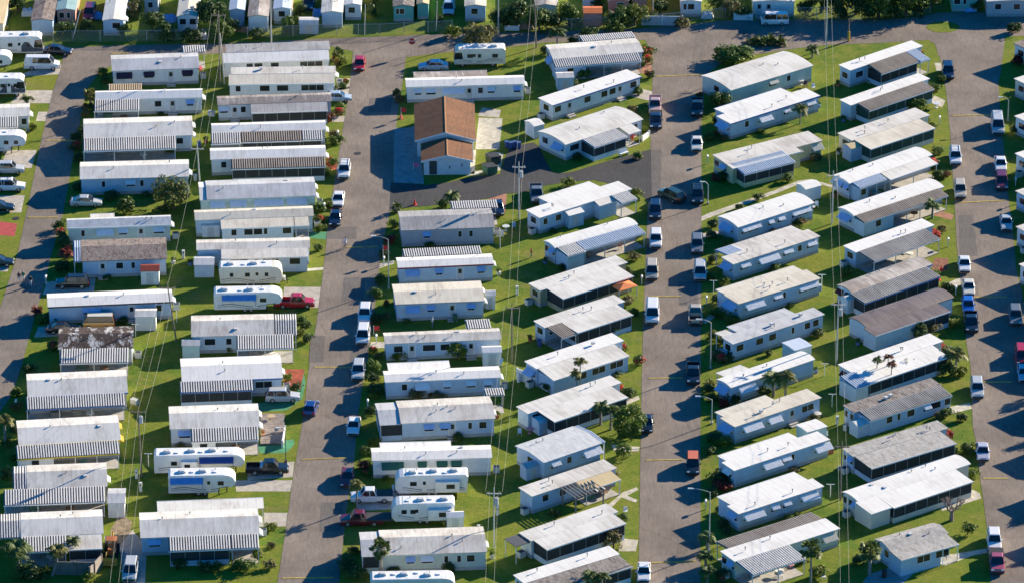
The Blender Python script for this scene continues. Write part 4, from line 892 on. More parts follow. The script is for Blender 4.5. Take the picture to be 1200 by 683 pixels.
        if big: MB().add([(L / 2 - 4.2, y * 1.003, .7), (L / 2 - .12, y * 1.003, .75), (L / 2 - .04, y * 1.003, 1.3), (L / 2 - 1.6, y * 1.003, 1.45), (L / 2 - 2.4, y * 1.003, 2.4), (L / 2 - 3.0, y * 1.003, 2.4)], [(0, 1, 2, 3, 4, 5) if s < 0 else (5, 4, 3, 2, 1, 0)]).build('side_graphic', m_swirl, root)
    tw = MB().tube((0, -.12, 0), (0, .12, 0), .38, .38, 16).mesh('wheel', m_tyre)
    rmm = MB().tube((0, -.13, 0), (0, .13, 0), .2, .2, 12).mesh('rim', m_rim)
    for xx in ((-.5, .4) if kind != 'motor' else (-L / 2 + 2.0, L / 2 - 1.4)):
        for ss in (-1, 1): w = place('wheel', tw, root, (xx, ss * (W / 2 - .16), .38)); place('rim', rmm, w)
    if kind == 'trailer':
        MB().path([(L / 2 - .3, -.7, .5), (L / 2 + .9, 0, .5), (L / 2 - .3, .7, .5)], .06, 5).tube((L / 2 + .7, 0, 0), (L / 2 + .7, 0, .6), .05).build('tow_bar', m_plastic, root)
        MB().tube((L / 2 + .25, -.2, .5), (L / 2 + .25, -.2, 1.1), .16).tube((L / 2 + .25, .2, .5), (L / 2 + .25, .2, 1.1), .16).build('gas_bottle', m_trim, root)
    elif kind == 'fifth':
        MB().tube((L / 2 - 1.2, 0, 0), (L / 2 - 1.2, 0, 1.4), .08).box(L / 2 - 2.35, L / 2 - 2.2, -.9, -.8, 0, 1.3).box(L / 2 - 2.35, L / 2 - 2.2, .8, .9, 0, 1.3).build('landing_leg', m_plastic, root)
    return root
c3 = CROSS + R(4)
rv('trailer', 294, 336, 9.2, c3, 'cream travel trailer with brown stripe above blue-awning fifth-wheel', 'cream', decal='brown', acs=4)
rv('fifth', 291, 366, 9.8, c3, 'fifth-wheel trailer with blue and green awning by red pickup', awning=('blue', .12, .62), acs=4, wins=((.72, .9),))
rv('fifth', 234, 557, 12.2, c3, 'large white fifth-wheel with navy awning and small slide-out', awning=('navy', .5, .88), slide=(.3, .48), acs=6, wins=((.22, .8),))
rv('fifth', 237, 581, 9.0, c3, 'smaller white fifth-wheel with bright blue awning', awning=('blue', .03, .52), acs=4, wins=((.78, .8),))
rv('motor', 562, 79, 8.2, c3 + math.pi, 'cream motorhome with dark stripes by willow-like tree', 'cream', acs=4, wins=((.2, .9), (.5, .5), (.68, .9)), cat='motorhome', name='motorhome')
rv('trailer', 506, 581, 9.8, c3 + math.pi, 'off-white trailer with two slide-outs beside white pickup', 'white', slide=(.12, .45), acs=5, wins=((.75, .9),))
rv('trailer', 496, 614, 8.4, c3 + math.pi, 'white trailer with rounded nose and dark swirl decals', 'white', slide=(.05, .42), acs=4, wins=((.66, .7), (.8, .7)))
rv('trailer', 484, 703, 11.0, c3, 'white trailer roof cut off by bottom edge', 'white', acs=6)
rv('motor', 16, 66, 9.5, c3, 'white motorhome with dark sweeping stripe, top left', 'white', acs=3, cat='motorhome', name='motorhome', h=3.3, big=True)
rv('fifth', -8, 86, 6.0, c3, 'small rounded white trailer end at left frame edge', acs=1, wins=((.7, .6),))
rv('motor', 6, 114, 6.5, c3, 'blue-white motorhome with dark front beside cycad', 'white', acs=2, cat='motorhome', name='motorhome', big=True)
rv('fifth', 2, 181, 7.5, c3, 'white fifth-wheel nose below the dark ribbed awning', acs=2, wins=((.6, .7), (.8, .6)))
# ------------------------------------------------------------------ trees, palms, shrubs
def leaf_mat(name, dark, light, trans=.25):
    m = bpy.data.materials.new(name); nt, N, L, b = nodes(m)
    ge = nt.nodes.new('ShaderNodeNewGeometry')
    oi = nt.nodes.new('ShaderNodeObjectInfo')
    c = ramp(nt, ge.outputs['Random Per Island'], [(0, dark), (.55, tuple((a + q) / 2 for a, q in zip(dark, light))), (1, light)])
    hsv = nt.nodes.new('ShaderNodeHueSaturation'); mr = nt.nodes.new('ShaderNodeMapRange'); mr.inputs[3].default_value = .8; mr.inputs[4].default_value = 1.2
    L.new(oi.outputs['Random'], mr.inputs[0]); L.new(mr.outputs[0], hsv.inputs['Value']); L.new(c, hsv.inputs['Color'])
    L.new(hsv.outputs[0], b.inputs['Base Color']); b.inputs['Roughness'].default_value = .55; b.inputs['Specular IOR Level'].default_value = .25
    t = nt.nodes.new('ShaderNodeBsdfTranslucent'); L.new(hsv.outputs[0], t.inputs['Color'])
    mx = nt.nodes.new('ShaderNodeMixShader'); mx.inputs[0].default_value = trans
    L.new(b.outputs[0], mx.inputs[1]); L.new(t.outputs[0], mx.inputs[2]); L.new(mx.outputs[0], nt.nodes['Material Output'].inputs['Surface'])
    return m
LF = {'fresh': leaf_mat('leaves_fresh', (.05, .10, .016), (.17, .25, .04)), 'weep': leaf_mat('leaves_shaggy', (.05, .075, .018), (.18, .20, .05)), 'green': leaf_mat('leaves_green', (.04, .085, .016), (.15, .22, .036)), 'dark': leaf_mat('leaves_dark', (.024, .055, .016), (.095, .15, .034)), 'lime': leaf_mat('leaves_lime', (.08, .12, .012), (.22, .25, .03)),
      'olive': leaf_mat('leaves_olive', (.09, .09, .03), (.24, .21, .08)), 'palm': leaf_mat('fronds_green', (.045, .08, .02), (.16, .21, .055)), 'palmy': leaf_mat('fronds_yellow', (.09, .10, .02), (.25, .24, .06)),
      'red': leaf_mat('leaves_red', (.10, .02, .015), (.30, .06, .04)), 'flower': leaf_mat('flowers_red', (.45, .03, .02), (.7, .08, .06)), 'brownred': leaf_mat('fronds_rust', (.10, .04, .02), (.24, .10, .05))}
m_bark = plain('bark_brown', (.14, .105, .08), .9, var=.4); m_barkg = plain('bark_grey', (.26, .235, .21), .9, var=.35); m_dead = plain('bark_pale', (.30, .23, .20), .9, var=.3)
def crown_mesh(seed, n_cl, per, size, flat=1.0, lump=.34, kmin=.35):
    r = random.Random(seed); b = MB(); cl = []
    for i in range(n_cl):
        while True:
            d = Vector((r.gauss(0, 1), r.gauss(0, 1), r.gauss(0, 1))).normalized()
            if d.z > -.85: break
        k = r.uniform(kmin, .95) * (1 + .12 * math.sin(3 * math.atan2(d.y, d.x) + seed))
        cl.append((Vector((d.x * k, d.y * k, d.z * k * flat)), r.uniform(.6, 1.25) * lump))
    for c0, cr in cl:
        for _ in range(per):
            d = Vector((r.gauss(0, 1), r.gauss(0, 1), r.gauss(0, 1))).normalized()
            p = c0 + d * cr * r.uniform(.55, 1.0) ** .6 
            nrm = (d + Vector((r.uniform(-.7, .7), r.uniform(-.7, .7), r.uniform(-.2, .8)))).normalized()
            t = nrm.cross(Vector((r.uniform(-1, 1), r.uniform(-1, 1), r.uniform(-1, 1)))).normalized(); q = nrm.cross(t)
            s = size * r.uniform(.6, 1.3)
            b.add([p - t * s, p - q * s * .55, p + t * s, p + q * s * .55], [(0, 1, 2, 3)])
    return b
_crown = {}
def crown(kind, seed, leaf):
    key = (kind, seed % 3, leaf)
    if key not in _crown:
        pr = {'round': (34, 70, .085, .85, .34), 'shrub': (22, 60, .12, .7, .42), 'hedge': (26, 70, .10, .62, .42), 'loose': (40, 52, .075, .8, .26), 'ball': (70, 56, .07, .9, .24), 'small': (14, 46, .15, .8, .45)}[kind]
        _crown[key] = crown_mesh(seed % 3 + 11, pr[0], pr[1], pr[2], pr[3], pr[4], .66 if kind == 'ball' else .35).mesh('crown', LF[leaf])
    return _crown[key]
def tree(cx, cy, rpx, hc, label, leaf='green', kind='round', sx=1.0, name='broadleaf_tree', cat='tree', group=None, bark=None, seed=0):
    s = rpx / scale_at(cx, cy); hc = min(hc, s * .92)
    p = P(cx, cy, hc)
    root = thing(name, label, cat, (p.x, p.y, 0), rnd.uniform(0, 6) if sx == 1 else CROSS, group)
    place('crown', crown(kind, seed or int(cx), leaf), root, (0, 0, hc)).scale = (s * sx, s if sx == 1 else s * .8, s * .95)
    b = MB(); r0 = max(.05, .075 * s)
    b.tube((0, 0, -.05), (.05 * s, 0, hc * .55), r0 * 1.3, r0 * .9, 8)
    for i in range(5):
        w = i * 1.256 + cx; b.tube((.05 * s, 0, hc * .5), (math.cos(w) * s * .55 * sx, math.sin(w) * s * .5, hc + s * .2), r0 * .6, r0 * .2, 5)
    b.build('trunk', bark or m_bark, root)
    return root
def shrub(cx, cy, rpx, label, leaf='green', kind='shrub', h=None, sx=1.0, name='shrub', group=None, flowers=None, rot=None):
    s = rpx * 1.1 / scale_at(cx, cy); h = h or s * .62
    p = P(cx, cy, h)
    root = thing(name, label, 'shrub' if name != 'hedge' else 'hedge', (p.x, p.y, 0), rot if rot is not None else (rnd.uniform(0, 6) if sx == 1 else CROSS), group)
    place('foliage', crown(kind, int(cx * 3 + cy), leaf), root, (0, 0, h)).scale = (s * sx, s * (1 if sx == 1 else .8), h * 1.35)
    MB().tube((0, 0, -.05), (0, 0, h), .05, .03, 5).build('stem', m_bark, root)
    if flowers: place('flowers', crown('small', int(cx), flowers), root, (.1, -.2, h * 1.15)).scale = (s * .9, s * .75, h * .75)
    return root
def frond(b, r, length, droop, az, el, w=.42, mi=0, n=9):
    """arching midrib carrying many separate leaflets"""
    d = Vector((math.cos(az), math.sin(az), 0)); side = Vector((-d.y, d.x, 0))
    pts = []
    for i in range(n + 1):
        t = i / n
        pts.append(d * (length * t * math.cos(el) * (1 - .12 * droop * t)) + Vector((0, 0, length * (t * math.sin(el) - droop * t * t))))
    for i in range(n):
        a, c = pts[i], pts[i + 1]; q = (c - a)
        b.add([a - side * .03, a + side * .03, c + side * .025, c - side * .025], [(0, 1, 2, 3)], mi)
        if i == 0: continue
        ww = w * length * .38 * math.sin(math.pi * min(1, (i + .6) / n)) ** .6
        for s in (-1, 1):
            for j in (0, .5):
                o = a + q * j
                tip = o + side * s * ww * r.uniform(.8, 1.1) + q.normalized() * ww * .55 + Vector((0, 0, -ww * r.uniform(.2, .5)))
                bw = q * .62
                b.add([o, o + bw, tip], [(0, 1, 2)], mi)
_palm = {}
def palm_mesh(kind, seed, leaf):
    key = (kind, seed % 3, leaf)
    if key in _palm: return _palm[key]
    r = random.Random(seed % 3 + 5); b = MB()
    if kind == 'feather':
        for i in range(30):
            frond(b, r, r.uniform(.85, 1.15), r.uniform(.35, .95), i * 2.4 + r.uniform(-.2, .2), r.uniform(.15, 1.1), 1.0)
    elif kind == 'fan':
        for i in range(64):
            az = i * 2.4; el = r.uniform(-.75, 1.2); d = Vector((math.cos(az) * math.cos(el), math.sin(az) * math.cos(el), math.sin(el)))
            c = d * r.uniform(.35, .72); t = d.cross(Vector((0, 0, 1))).normalized(); q = t.cross(d)
            b.tube((0, 0, 0), c, .012, .012, 3)
            for k in range(9):
                w = (k - 4) * .3
                tip = c + (d * math.cos(w) + t * math.sin(w)) * r.uniform(.34, .46) + Vector((0, 0, -.10 * abs(k - 4) / 4 - .06))
                o = (-d * math.sin(w) + t * math.cos(w)) * .06
                b.add([c - o * .3, c + (tip - c) * .5 - o, tip, c + (tip - c) * .5 + o], [(0, 1, 2, 3)])
    else:   # clump of arching canes from the ground
        for i in range(46):
            frond(b, r, r.uniform(.7, 1.25), r.uniform(.35, .8), i * 2.4, r.uniform(.55, 1.35), .6)
    _palm[key] = b.mesh('crown', LF[leaf]); return _palm[key]
def palm(cx, cy, rpx, h, label, kind='feather', leaf='palm', name='palm_tree', thick=.15, lean=0.0, group=None, stems=1):
    p = P(cx, cy, h); s = rpx * (1.22 if kind == 'feather' else 1.1) / scale_at(cx, cy)
    root = thing(name, label, 'palm', (p.x, p.y, 0), rnd.uniform(0, 6), group)
    rr = random.Random(int(cx + cy))
    for k in range(stems):
        off = Vector((0, 0, 0)) if k == 0 else Vector((rr.uniform(-.8, .8) * s, rr.uniform(-.8, .8) * s, -rr.uniform(.1, .35) * h))
        if kind == 'clump': h_ = .15
        else:
            h_ = h
            top = off + Vector((0, 0, h)); base = Vector((off.x * .4 + lean, off.y * .4, -.05)); b = MB(); last = base
            for i in range(1, 8):
                t = i / 7; q = base.lerp(top, t) + Vector((lean * -.3 * math.sin(math.pi * t), 0, 0))
                b.tube(last, q, thick * (1.35 - .5 * (i - 1) / 7), thick * (1.3 - .5 * t), 8); last = q
            b.build('trunk', m_barkg, root)
        c_ = place('crown', palm_mesh(kind, int(cx * 2 + cy + k), leaf), root, (off.x, off.y, h_ + off.z if kind != 'clump' else .1), rr.uniform(0, 6))
        c_.scale = (s, s, s * (1 if kind != 'clump' else 1.25)) if k == 0 else (s * .85,) * 3
    return root
# leftmost street
palm(106, 111, 9, 1.6, 'short yellow-green fan palm by leftmost street top', 'fan', 'palmy', thick=.2)
palm(32, 115, 8, 1.2, 'small dark cycad beside open-fronted motorhome', 'feather', name='cycad', thick=.2)
tree(203, 226, 22, 3.2, 'large shaggy yellow-green tree hiding right end of white home', 'weep', 'round', name='broadleaf_tree', seed=3)
palm(190, 236, 12, 1.6, 'green palm clump at left foot of shaggy tree', 'clump', 'palm', name='palm_clump')
shrub(147, 241, 12, 'broad green bush on the lawn below silver sedan', 'green')
shrub(130, 229, 8, 'dark low bush by wall behind silver sedan', 'dark'); shrub(186, 226, 9, 'dark bush left of large shaggy tree', 'dark')
palm(77, 294, 9, 1.2, 'red and yellow leaved plant by blue end awning', 'feather', 'red', name='garden_plant', thick=.12)
shrub(74, 311, 9, 'dark bush below the red and yellow plant', 'dark'); shrub(72, 264, 8, 'green bush at street end of faded blue home', 'green'); shrub(75, 283, 9, 'dark green bush above red and yellow plant', 'dark')
shrub(92, 218, 7, 'dark bush beside silver sedan on street side', 'dark')
palm(5, 491, 12, 4.0, 'palm at left frame edge by striped awning home', 'feather', 'palmy'); palm(7, 537, 14, 2.6, 'bushy palm at left frame edge, lower', 'clump', 'palmy', name='palm_clump')
palm(20, 641, 19, 4.2, 'tall feathery palm at bottom left corner', 'feather', 'palm', lean=.6); palm(50, 658, 15, 2.0, 'low dark palm clump by wooden fence', 'clump', 'palm', name='palm_clump')
palm(67, 643, 13, 3.6, 'leaning palm in front of wooden fence home', 'feather', 'palmy', lean=1.0); palm(85, 632, 9, 3.2, 'small bright palm over the lower home porch', 'feather', 'palm')
shrub(104, 675, 8, 'yellow-green bush at end of wooden fence', 'lime'); shrub(30, 668, 14, 'dark mixed bushes under bottom left palms', 'dark')
shrub(200, 176, 6, 'small yellow-flowered bush behind striped carport', 'lime'); shrub(25, 155, 7, 'bush beside dark ribbed patio awning home', 'green'); shrub(38, 148, 6, 'yellow-green bush by leftmost street drive', 'lime')
# second street
palm(396, 63, 8, .9, 'spiky agave-like plant at second street corner', 'fan', 'palm', name='garden_plant'); shrub(399, 72, 8, 'yellow-green ground bush by second street corner', 'lime')
shrub(379, 201, 8, 'dark green bush right of brown ribbed screen porch', 'green'); shrub(391, 190, 6, 'small plant in red mulch bed beside white SUV', 'green')
shrub(372, 243, 8, 'round green bush by two end awnings', 'green'); shrub(384, 240, 6, 'bright small bush by mailbox and white sedan', 'lime'); shrub(371, 257, 8, 'green bush behind dark navy sedan', 'green')
shrub(324, 126, 8, 'yellow-green bush by banded porch screen', 'lime'); shrub(384, 138, 7, 'dark red bush by banded porch home', 'red')
for i, (x, y) in enumerate([(351, 374), (359, 380), (352, 389), (360, 395)]): shrub(x, y, 7, ['bright hedge bush nearest the red pickup', 'second hedge bush by street, upper right', 'third hedge bush by ribbed carport end', 'lowest dark hedge bush by grey drive'][i], ['green', 'green', 'lime', 'dark'][i])
shrub(337, 441, 6, 'yellow-green bush in red mulch bed', 'lime'); shrub(348, 453, 7, 'dark round bush in red mulch bed', 'dark'); shrub(268, 407, 6, 'small yellow bush before blue window, second street left', 'lime')
tree(302, 648, 9, 2.4, 'small lime tree in the front bed, bottom left home', 'lime', 'shrub', name='small_tree', seed=1)
for i, (x, r_, l, lf) in enumerate([(280, 8, 'leafy bush left of small lime tree', 'green'), (290, 9, 'large green bush under small lime tree', 'green'), (316, 7, 'sparse bush by brick path, bottom left home', 'olive'), (240, 8, 'dark clipped bush below screened room', 'dark'), (210, 8, 'dark bush at left end of screened room', 'dark'), (255, 7, 'round bush in row under screened room', 'green')]):
    shrub(x, 660 + (i % 2) * 3, r_, l, lf)
tree(437, 428, 10, 2.2, 'bushy light green tree beside second street', 'fresh', 'round', seed=2); tree(435, 442, 8, 1.8, 'dark lower bush tree behind silver-white SUV', 'dark', 'shrub', name='small_tree')
tree(536, 410, 11.5, 2.3, 'round lime-yellow tree before grimy white home', 'lime', 'ball', seed=1); shrub(467, 417, 8, 'lime bush under dark window of grimy white home', 'lime'); shrub(486, 462, 9, 'olive bush before stepped wide roof home', 'olive'); shrub(506, 461, 5, 'reddish narrow shrub by middle of white wall', 'red')
shrub(438, 517, 8, 'yellowish bush at corner of green window home', 'lime')
palm(418, 566, 9, 3.6, 'lone palm beside white pickup truck', 'feather', 'palmy', thick=.1)
palm(414, 630, 12, 2.2, 'bushy yellow-green palm by bottom second street', 'clump', 'palmy', name='palm_clump'); palm(446, 641, 13, 4.6, 'cabbage palm in front of pale green home', 'fan', 'palm', thick=.24)
shrub(462, 668, 8, 'dark bush under cabbage palm home window', 'dark'); shrub(526, 664, 9, 'dark shrub at pale green wall, right side', 'dark'); shrub(524, 610, 7, 'bush between trailer slide-out and gabled shed', 'olive')
for i, (x, y, l) in enumerate([(408, 660, 'dark bush below palm clump at street edge'), (420, 670, 'dark bush at bottom edge by second street')]): shrub(x, y, 11, l, 'dark')
palm(530, 228, 10, 2.2, 'palm by new asphalt lane above grey home', 'feather', 'palm'); shrub(519, 239, 8, 'round green bush beside lane palm', 'green'); palm(465, 243, 7, .8, 'spiky plant at corner of lane and second street', 'fan', 'palm', name='garden_plant')
tree(563, 42, 25, 3.4, 'willow-like olive tree above small motorhome', 'olive', 'loose', sx=1.05, seed=2)
palm(653, 37, 11, 3.2, 'palm on the verge left of striped awning home', 'feather', 'palm')
shrub(640, 59, 8, 'dark bush at left end of white ribbed home', 'dark'); shrub(671, 47, 6, 'dark bush behind white ribbed home', 'dark')
# third street, left side
shrub(757, 60, 9, 'bush with red flowers at street corner garden', 'green', flowers='flower'); shrub(752, 73, 7, 'red flowering bush on brick bed', 'green', flowers='flower'); shrub(762, 87, 6, 'low bush with red blooms at kerb', 'dark', flowers='flower')
shrub(684, 86, 9, 'green bush between striped and narrow homes', 'green'); shrub(674, 82, 7, 'yellow-green bush near white shed', 'lime'); shrub(748, 106, 7, 'bush by right end of narrow white home', 'green'); shrub(742, 128, 7, 'olive bush by concrete patch and pink pickup', 'olive')
shrub(666, 213, 7, 'yellow and green bush by new asphalt lane bend', 'lime'); shrub(745, 226, 7, 'yellow bush at striped porch of sheds home', 'lime'); shrub(672, 98, 6, 'small dark plant on narrow home front', 'dark')
shrub(659, 313, 5, 'dark ball bush with yellow blooms by blue carport', 'dark', flowers='lime'); tree(703, 341, 9, 1.6, 'bushy plant before tan walled home porch', 'green', 'shrub', name='small_tree')
shrub(735, 352, 8, 'brownish bush behind the large white van', 'olive')
shrub(705, 389, 26, 'long clipped hedge beside broad white home', 'dark', 'hedge', h=.7, name='hedge', rot=R(33)).scale = (1, .28, 1)
palm(680, 422, 8, 5.0, 'slim twin palm before twin roofed home', 'feather', 'palmy', thick=.08, stems=2); palm(721, 431, 10, 1.0, 'low dark palm by twin roofed home porch', 'clump', 'palm', name='palm_clump')
shrub(748, 421, 8, 'dark bush with red flowers near third street', 'dark', flowers='flower'); shrub(643, 452, 9, 'dark green bush at rear of twin roofed home', 'dark')
palm(704, 474, 10, 3.0, 'banana-like palm left of big round tree', 'feather', 'palm'); palm(716, 478, 11, 3.2, 'banana-like palm touching big round tree', 'feather', 'palm')
tree(737, 492, 20, 3.3, 'big round green tree by third street', 'fresh', 'ball', seed=1)
tree(731, 526, 10, 1.7, 'round clipped tree below the big round tree', 'fresh', 'ball', name='small_tree')
shrub(662, 541, 8, 'bright bush at front of boxy marbled home', 'green'); palm(649, 592, 10, 1.4, 'cream flowered bush beside timber pergola', 'clump', 'palmy', name='garden_plant'); shrub(653, 601, 5, 'orange flowering low plant beside pergola', 'dark', flowers='flower')
tree(719, 630, 14, 1.8, 'sparse olive tree by gravel bed', 'olive', 'loose', name='small_tree'); shrub(731, 605, 6, 'dark bush at corner of dark lean-to home', 'dark')
palm(692, 672, 10, 3.2, 'left of two palms over bottom edge roof', 'feather', 'palm'); palm(705, 674, 10, 3.2, 'right of two palms over bottom edge roof', 'feather', 'palm')
# third street, right side
shrub(863, 62, 23, 'long rounded hedge beside the cross street', 'green', 'hedge', h=1.3, name='hedge', sx=1.05); shrub(856, 66, 14, 'dense near lump of the rounded hedge', 'green', 'hedge', h=1.2, name='hedge')
for i, x in enumerate((883, 893, 903, 914)): palm(x, 47 + (i % 2) * 2, 13, .6, ['leftmost palm of the bushy row by cross street', 'second palm of bushy row by cross street', 'third palm of bushy row by cross street', 'rightmost palm of the bushy row by cross street'][i], 'clump', 'palm', group='bushy palms by the cross street')
palm(952, 57, 8, 1.6, 'small palm on lawn near first sage home', 'feather', 'palm'); tree(843, 117, 12, 1.8, 'leafy bush tree at end of sage walled home', 'green', 'shrub', name='small_tree')
shrub(840, 140, 7, 'dark bush by street end of wavy roof home', 'dark'); palm(938, 127, 9, 2.6, 'single palm before wavy roof home', 'feather', 'palmy', thick=.09)
shrub(924, 208, 7, 'small round bush before yellow walled home', 'green'); shrub(889, 231, 6, 'small dark bush on path edge', 'dark'); shrub(867, 242, 5, 'tiny dark bush left along the path', 'dark')
shrub(836, 262, 7, 'dark bush at blue end awning by path', 'dark'); shrub(937, 261, 7, 'dark bush with red blooms at back wall', 'dark', flowers='red'); shrub(849, 330, 6.5, 'ball bush, bright lime, beside third street', 'lime'); shrub(842, 350, 8, 'dark round bush at cream-white home corner', 'dark')
shrub(901, 413, 5, 'small lime bush on strip behind brightest home', 'green'); palm(856, 415, 6, .8, 'dark cycad at pale grey roofed home corner', 'fan', 'palm', name='cycad')
palm(833, 438, 11, 1.8, 'yellow-green palm under cobra-head lamp', 'clump', 'palmy', name='palm_clump'); palm(907, 440, 13, 3.2, 'left palm of thicket before brightest white home', 'feather', 'palm'); palm(921, 440, 12, 3.4, 'right palm of thicket before brightest white home', 'feather', 'palmy')
shrub(897, 458, 9, 'dark bush at foot of the palm thicket', 'dark'); shrub(860, 466, 9, 'dark bush by street end of brightest home', 'dark')
shrub(842, 558, 11, 'large dark bush by shadow stripe home', 'dark'); shrub(855, 561, 8, 'dark bush behind concrete slab, third street', 'dark'); shrub(843, 596, 6, 'small purple-dark bush by blue end awning', 'dark')
palm(829, 628, 11, 1.8, 'top palm of three on third street corner', 'feather', 'palm', group='three palms stacked by third street'); palm(827, 650, 10, 1.8, 'middle palm of three on third street corner', 'feather', 'palm', group='three palms stacked by third street'); palm(829, 667, 10, 1.9, 'lowest palm of three on third street corner', 'feather', 'palm', group='three palms stacked by third street')
palm(951, 642, 13, 5.4, 'tall shaggy fan palm before blue striped awning', 'fan', 'palm', thick=.14); shrub(960, 668, 11, 'lime bush under tall shaggy fan palm', 'lime'); shrub(934, 602, 5, 'small yellow bush along lower wall', 'lime'); shrub(922, 605, 5, 'green low bush along lower wall', 'green')
# rightmost street
shrub(1075, 122, 11, 'long leafy bush under brown ribbed awning', 'green', 'hedge', sx=1.3); shrub(1099, 205, 7, 'green bush at white home street end', 'green'); shrub(1108, 204, 6, 'bush beside red flower pot', 'dark', flowers='flower'); shrub(1098, 177, 7, 'flat green bush on lawn near cream home', 'green')
palm(1093, 240, 11, 2.2, 'palm before brown carport home', 'feather', 'palm'); shrub(992, 317, 9, 'green bush behind stepped white roof home', 'green')
shrub(1083, 338, 8, 'dark bush at dirt streaked home front', 'dark'); shrub(1072, 341, 5, 'lime ball bush at dirt streaked home front', 'lime'); shrub(1110, 337, 9, 'dark bush by the street number board', 'dark')
tree(1077, 386, 11, 1.9, 'dark leafy tree before mauve roofed home', 'dark', 'round', name='small_tree'); shrub(1093, 383, 9, 'mixed bush with pale flowers by mauve home', 'olive'); shrub(1117, 378, 7, 'bright lime bush at mauve home corner', 'lime')
tree(1063, 432, 13, 2.8, 'round green tree before blue ribbed corner home', 'fresh', 'ball', seed=3)
for i, (x, y) in enumerate([(1028, 420), (1041, 417), (1045, 425)]): palm(x, y, 6, 4.2, ['left rusty-fronded slim palm over white roof', 'upper rusty-fronded slim palm over white roof', 'lower right rusty-fronded slim palm over white roof'][i], 'feather', 'brownred' if i else 'palm', thick=.07, group='slim rusty palms')
palm(1121, 414, 13, 3.0, 'yellowish palm at street corner by white home', 'feather', 'palmy'); shrub(1108, 431, 12, 'dark bushes under yellowish corner palm', 'dark'); palm(1114, 410, 10, 2.5, 'greener palm left of the yellowish corner palm', 'feather', 'palm')
shrub(1110, 482, 8, 'green bush with white flowers by white drive', 'green'); shrub(1101, 485, 6, 'pale flowered bush by striped roof home', 'olive'); shrub(1040, 448, 9, 'bush with yellow leaves below rusty palms', 'lime')
shrub(1133, 524, 9, 'green bush behind lavender-white sedan', 'green'); shrub(1047, 545, 7, 'green bush before streaked grey porch', 'green'); shrub(1060, 540, 6, 'second green bush before streaked grey porch', 'green'); shrub(1118, 527, 6, 'bush at porch end of streaked grey home', 'green')
tree(1134, 618, 9, 1.1, 'small round bush tree alone on lawn', 'green', 'shrub', name='small_tree')
palm(1020, 644, 14, 3.6, 'silvery cabbage palm by small louvred house', 'fan', 'palm', thick=.2); shrub(1005, 655, 8, 'dark bush behind silvery cabbage palm', 'dark')
shrub(1193, 70, 8, 'dark red bush at top right corner home', 'red'); shrub(1190, 32, 9, 'dark bush by brown roof corner, top right', 'dark'); shrub(1192, 150, 8, 'dark bush with pots by double street lamp', 'dark')
# bare tree
def bare_tree(px, py, h, label):
    p = P(px, py); root = thing('bare_tree', label, 'tree', (p.x, p.y, 0)); b = MB(); r = random.Random(3)
    b.tube((0, 0, -.1), (0, 0, h * .35), .32, .26, 10)
    tw = MB()
    def grow(a, d, l, rad, k):
        e = a + d * l; (b if k < 2 else tw).tube(a, e, rad, rad * .65, 6 if k < 2 else 4)
        if k < 4:
            for _ in range(3 if k < 3 else 2): grow(e, (d + Vector((r.uniform(-.9, .9), r.uniform(-.9, .9), r.uniform(-.1, .5)))).normalized(), l * r.uniform(.6, .8), rad * .6, k + 1)
    for i in range(4):
        w = i * 1.57 + .4; grow(Vector((0, 0, h * .33)), Vector((math.cos(w) * .8, math.sin(w) * .8, .75)).normalized(), h * .25, .17, 0)
    b.build('trunk', m_dead, root); tw.build('twigs', m_dead, root)
bare_tree(1115, 609, 3.6, 'leafless grey tree by long bright white home')
# beyond the fence
for cx, cy, rp, hc, l, lf in [(248, 14, 22, 5, 'tall dark tree behind the tall pole, top left', 'dark'), (258, 36, 14, 2, 'yellow-green bush tree at foot of dark tree', 'green'), (179, 24, 15, 2.5, 'round green tree between far homes, top left', 'green'), (338, 27, 12, 1.8, 'green bush tree beside white barn shed', 'green'),
    (155, 10, 13, 3, 'olive tree behind mint awning home', 'olive'), (605, 14, 20, 4, 'dark spreading tree beyond fence, top middle', 'dark'), (632, 22, 17, 3, 'bright edged tree beyond fence by twin poles', 'green'), (584, 22, 14, 3, 'dark tree left of the twin poles', 'dark'),
    (667, 16, 16, 2.6, 'green tree left of the pink shed', 'green'), (729, 22, 17, 1.6, 'wide green bush tree before pink home', 'green'), (744, 18, 15, 1.8, 'light green bush tree right of pink home', 'lime'), (720, 31, 11, 1.3, 'bush tree at fence behind striped awning', 'green'),
    (857, 8, 14, 3, 'light flowering tree left of columned building', 'olive'), (872, 14, 10, 2, 'dark bush tree by columned building', 'dark'), (963, -4, 22, 6, 'dark tree right of columned building', 'dark'), (1003, 0, 20, 5, 'dense dark tree beyond fence, left of green one', 'dark'),
    (1030, 2, 22, 5, 'bright green topped tree beyond far fence', 'green'), (1062, 0, 22, 5, 'large tree with bright patch, top right', 'green'), (1092, -4, 18, 5, 'dark tree left of green walled building', 'dark'), (438, -8, 14, 4, 'dark tree top between porch home and teal home', 'dark'), (20, 3, 12, 2.5, 'dark bush tree at top left corner', 'dark')]:
    tree(cx, cy, rp, hc, l, lf, 'loose' if lf == 'olive' else 'round', seed=int(cx))
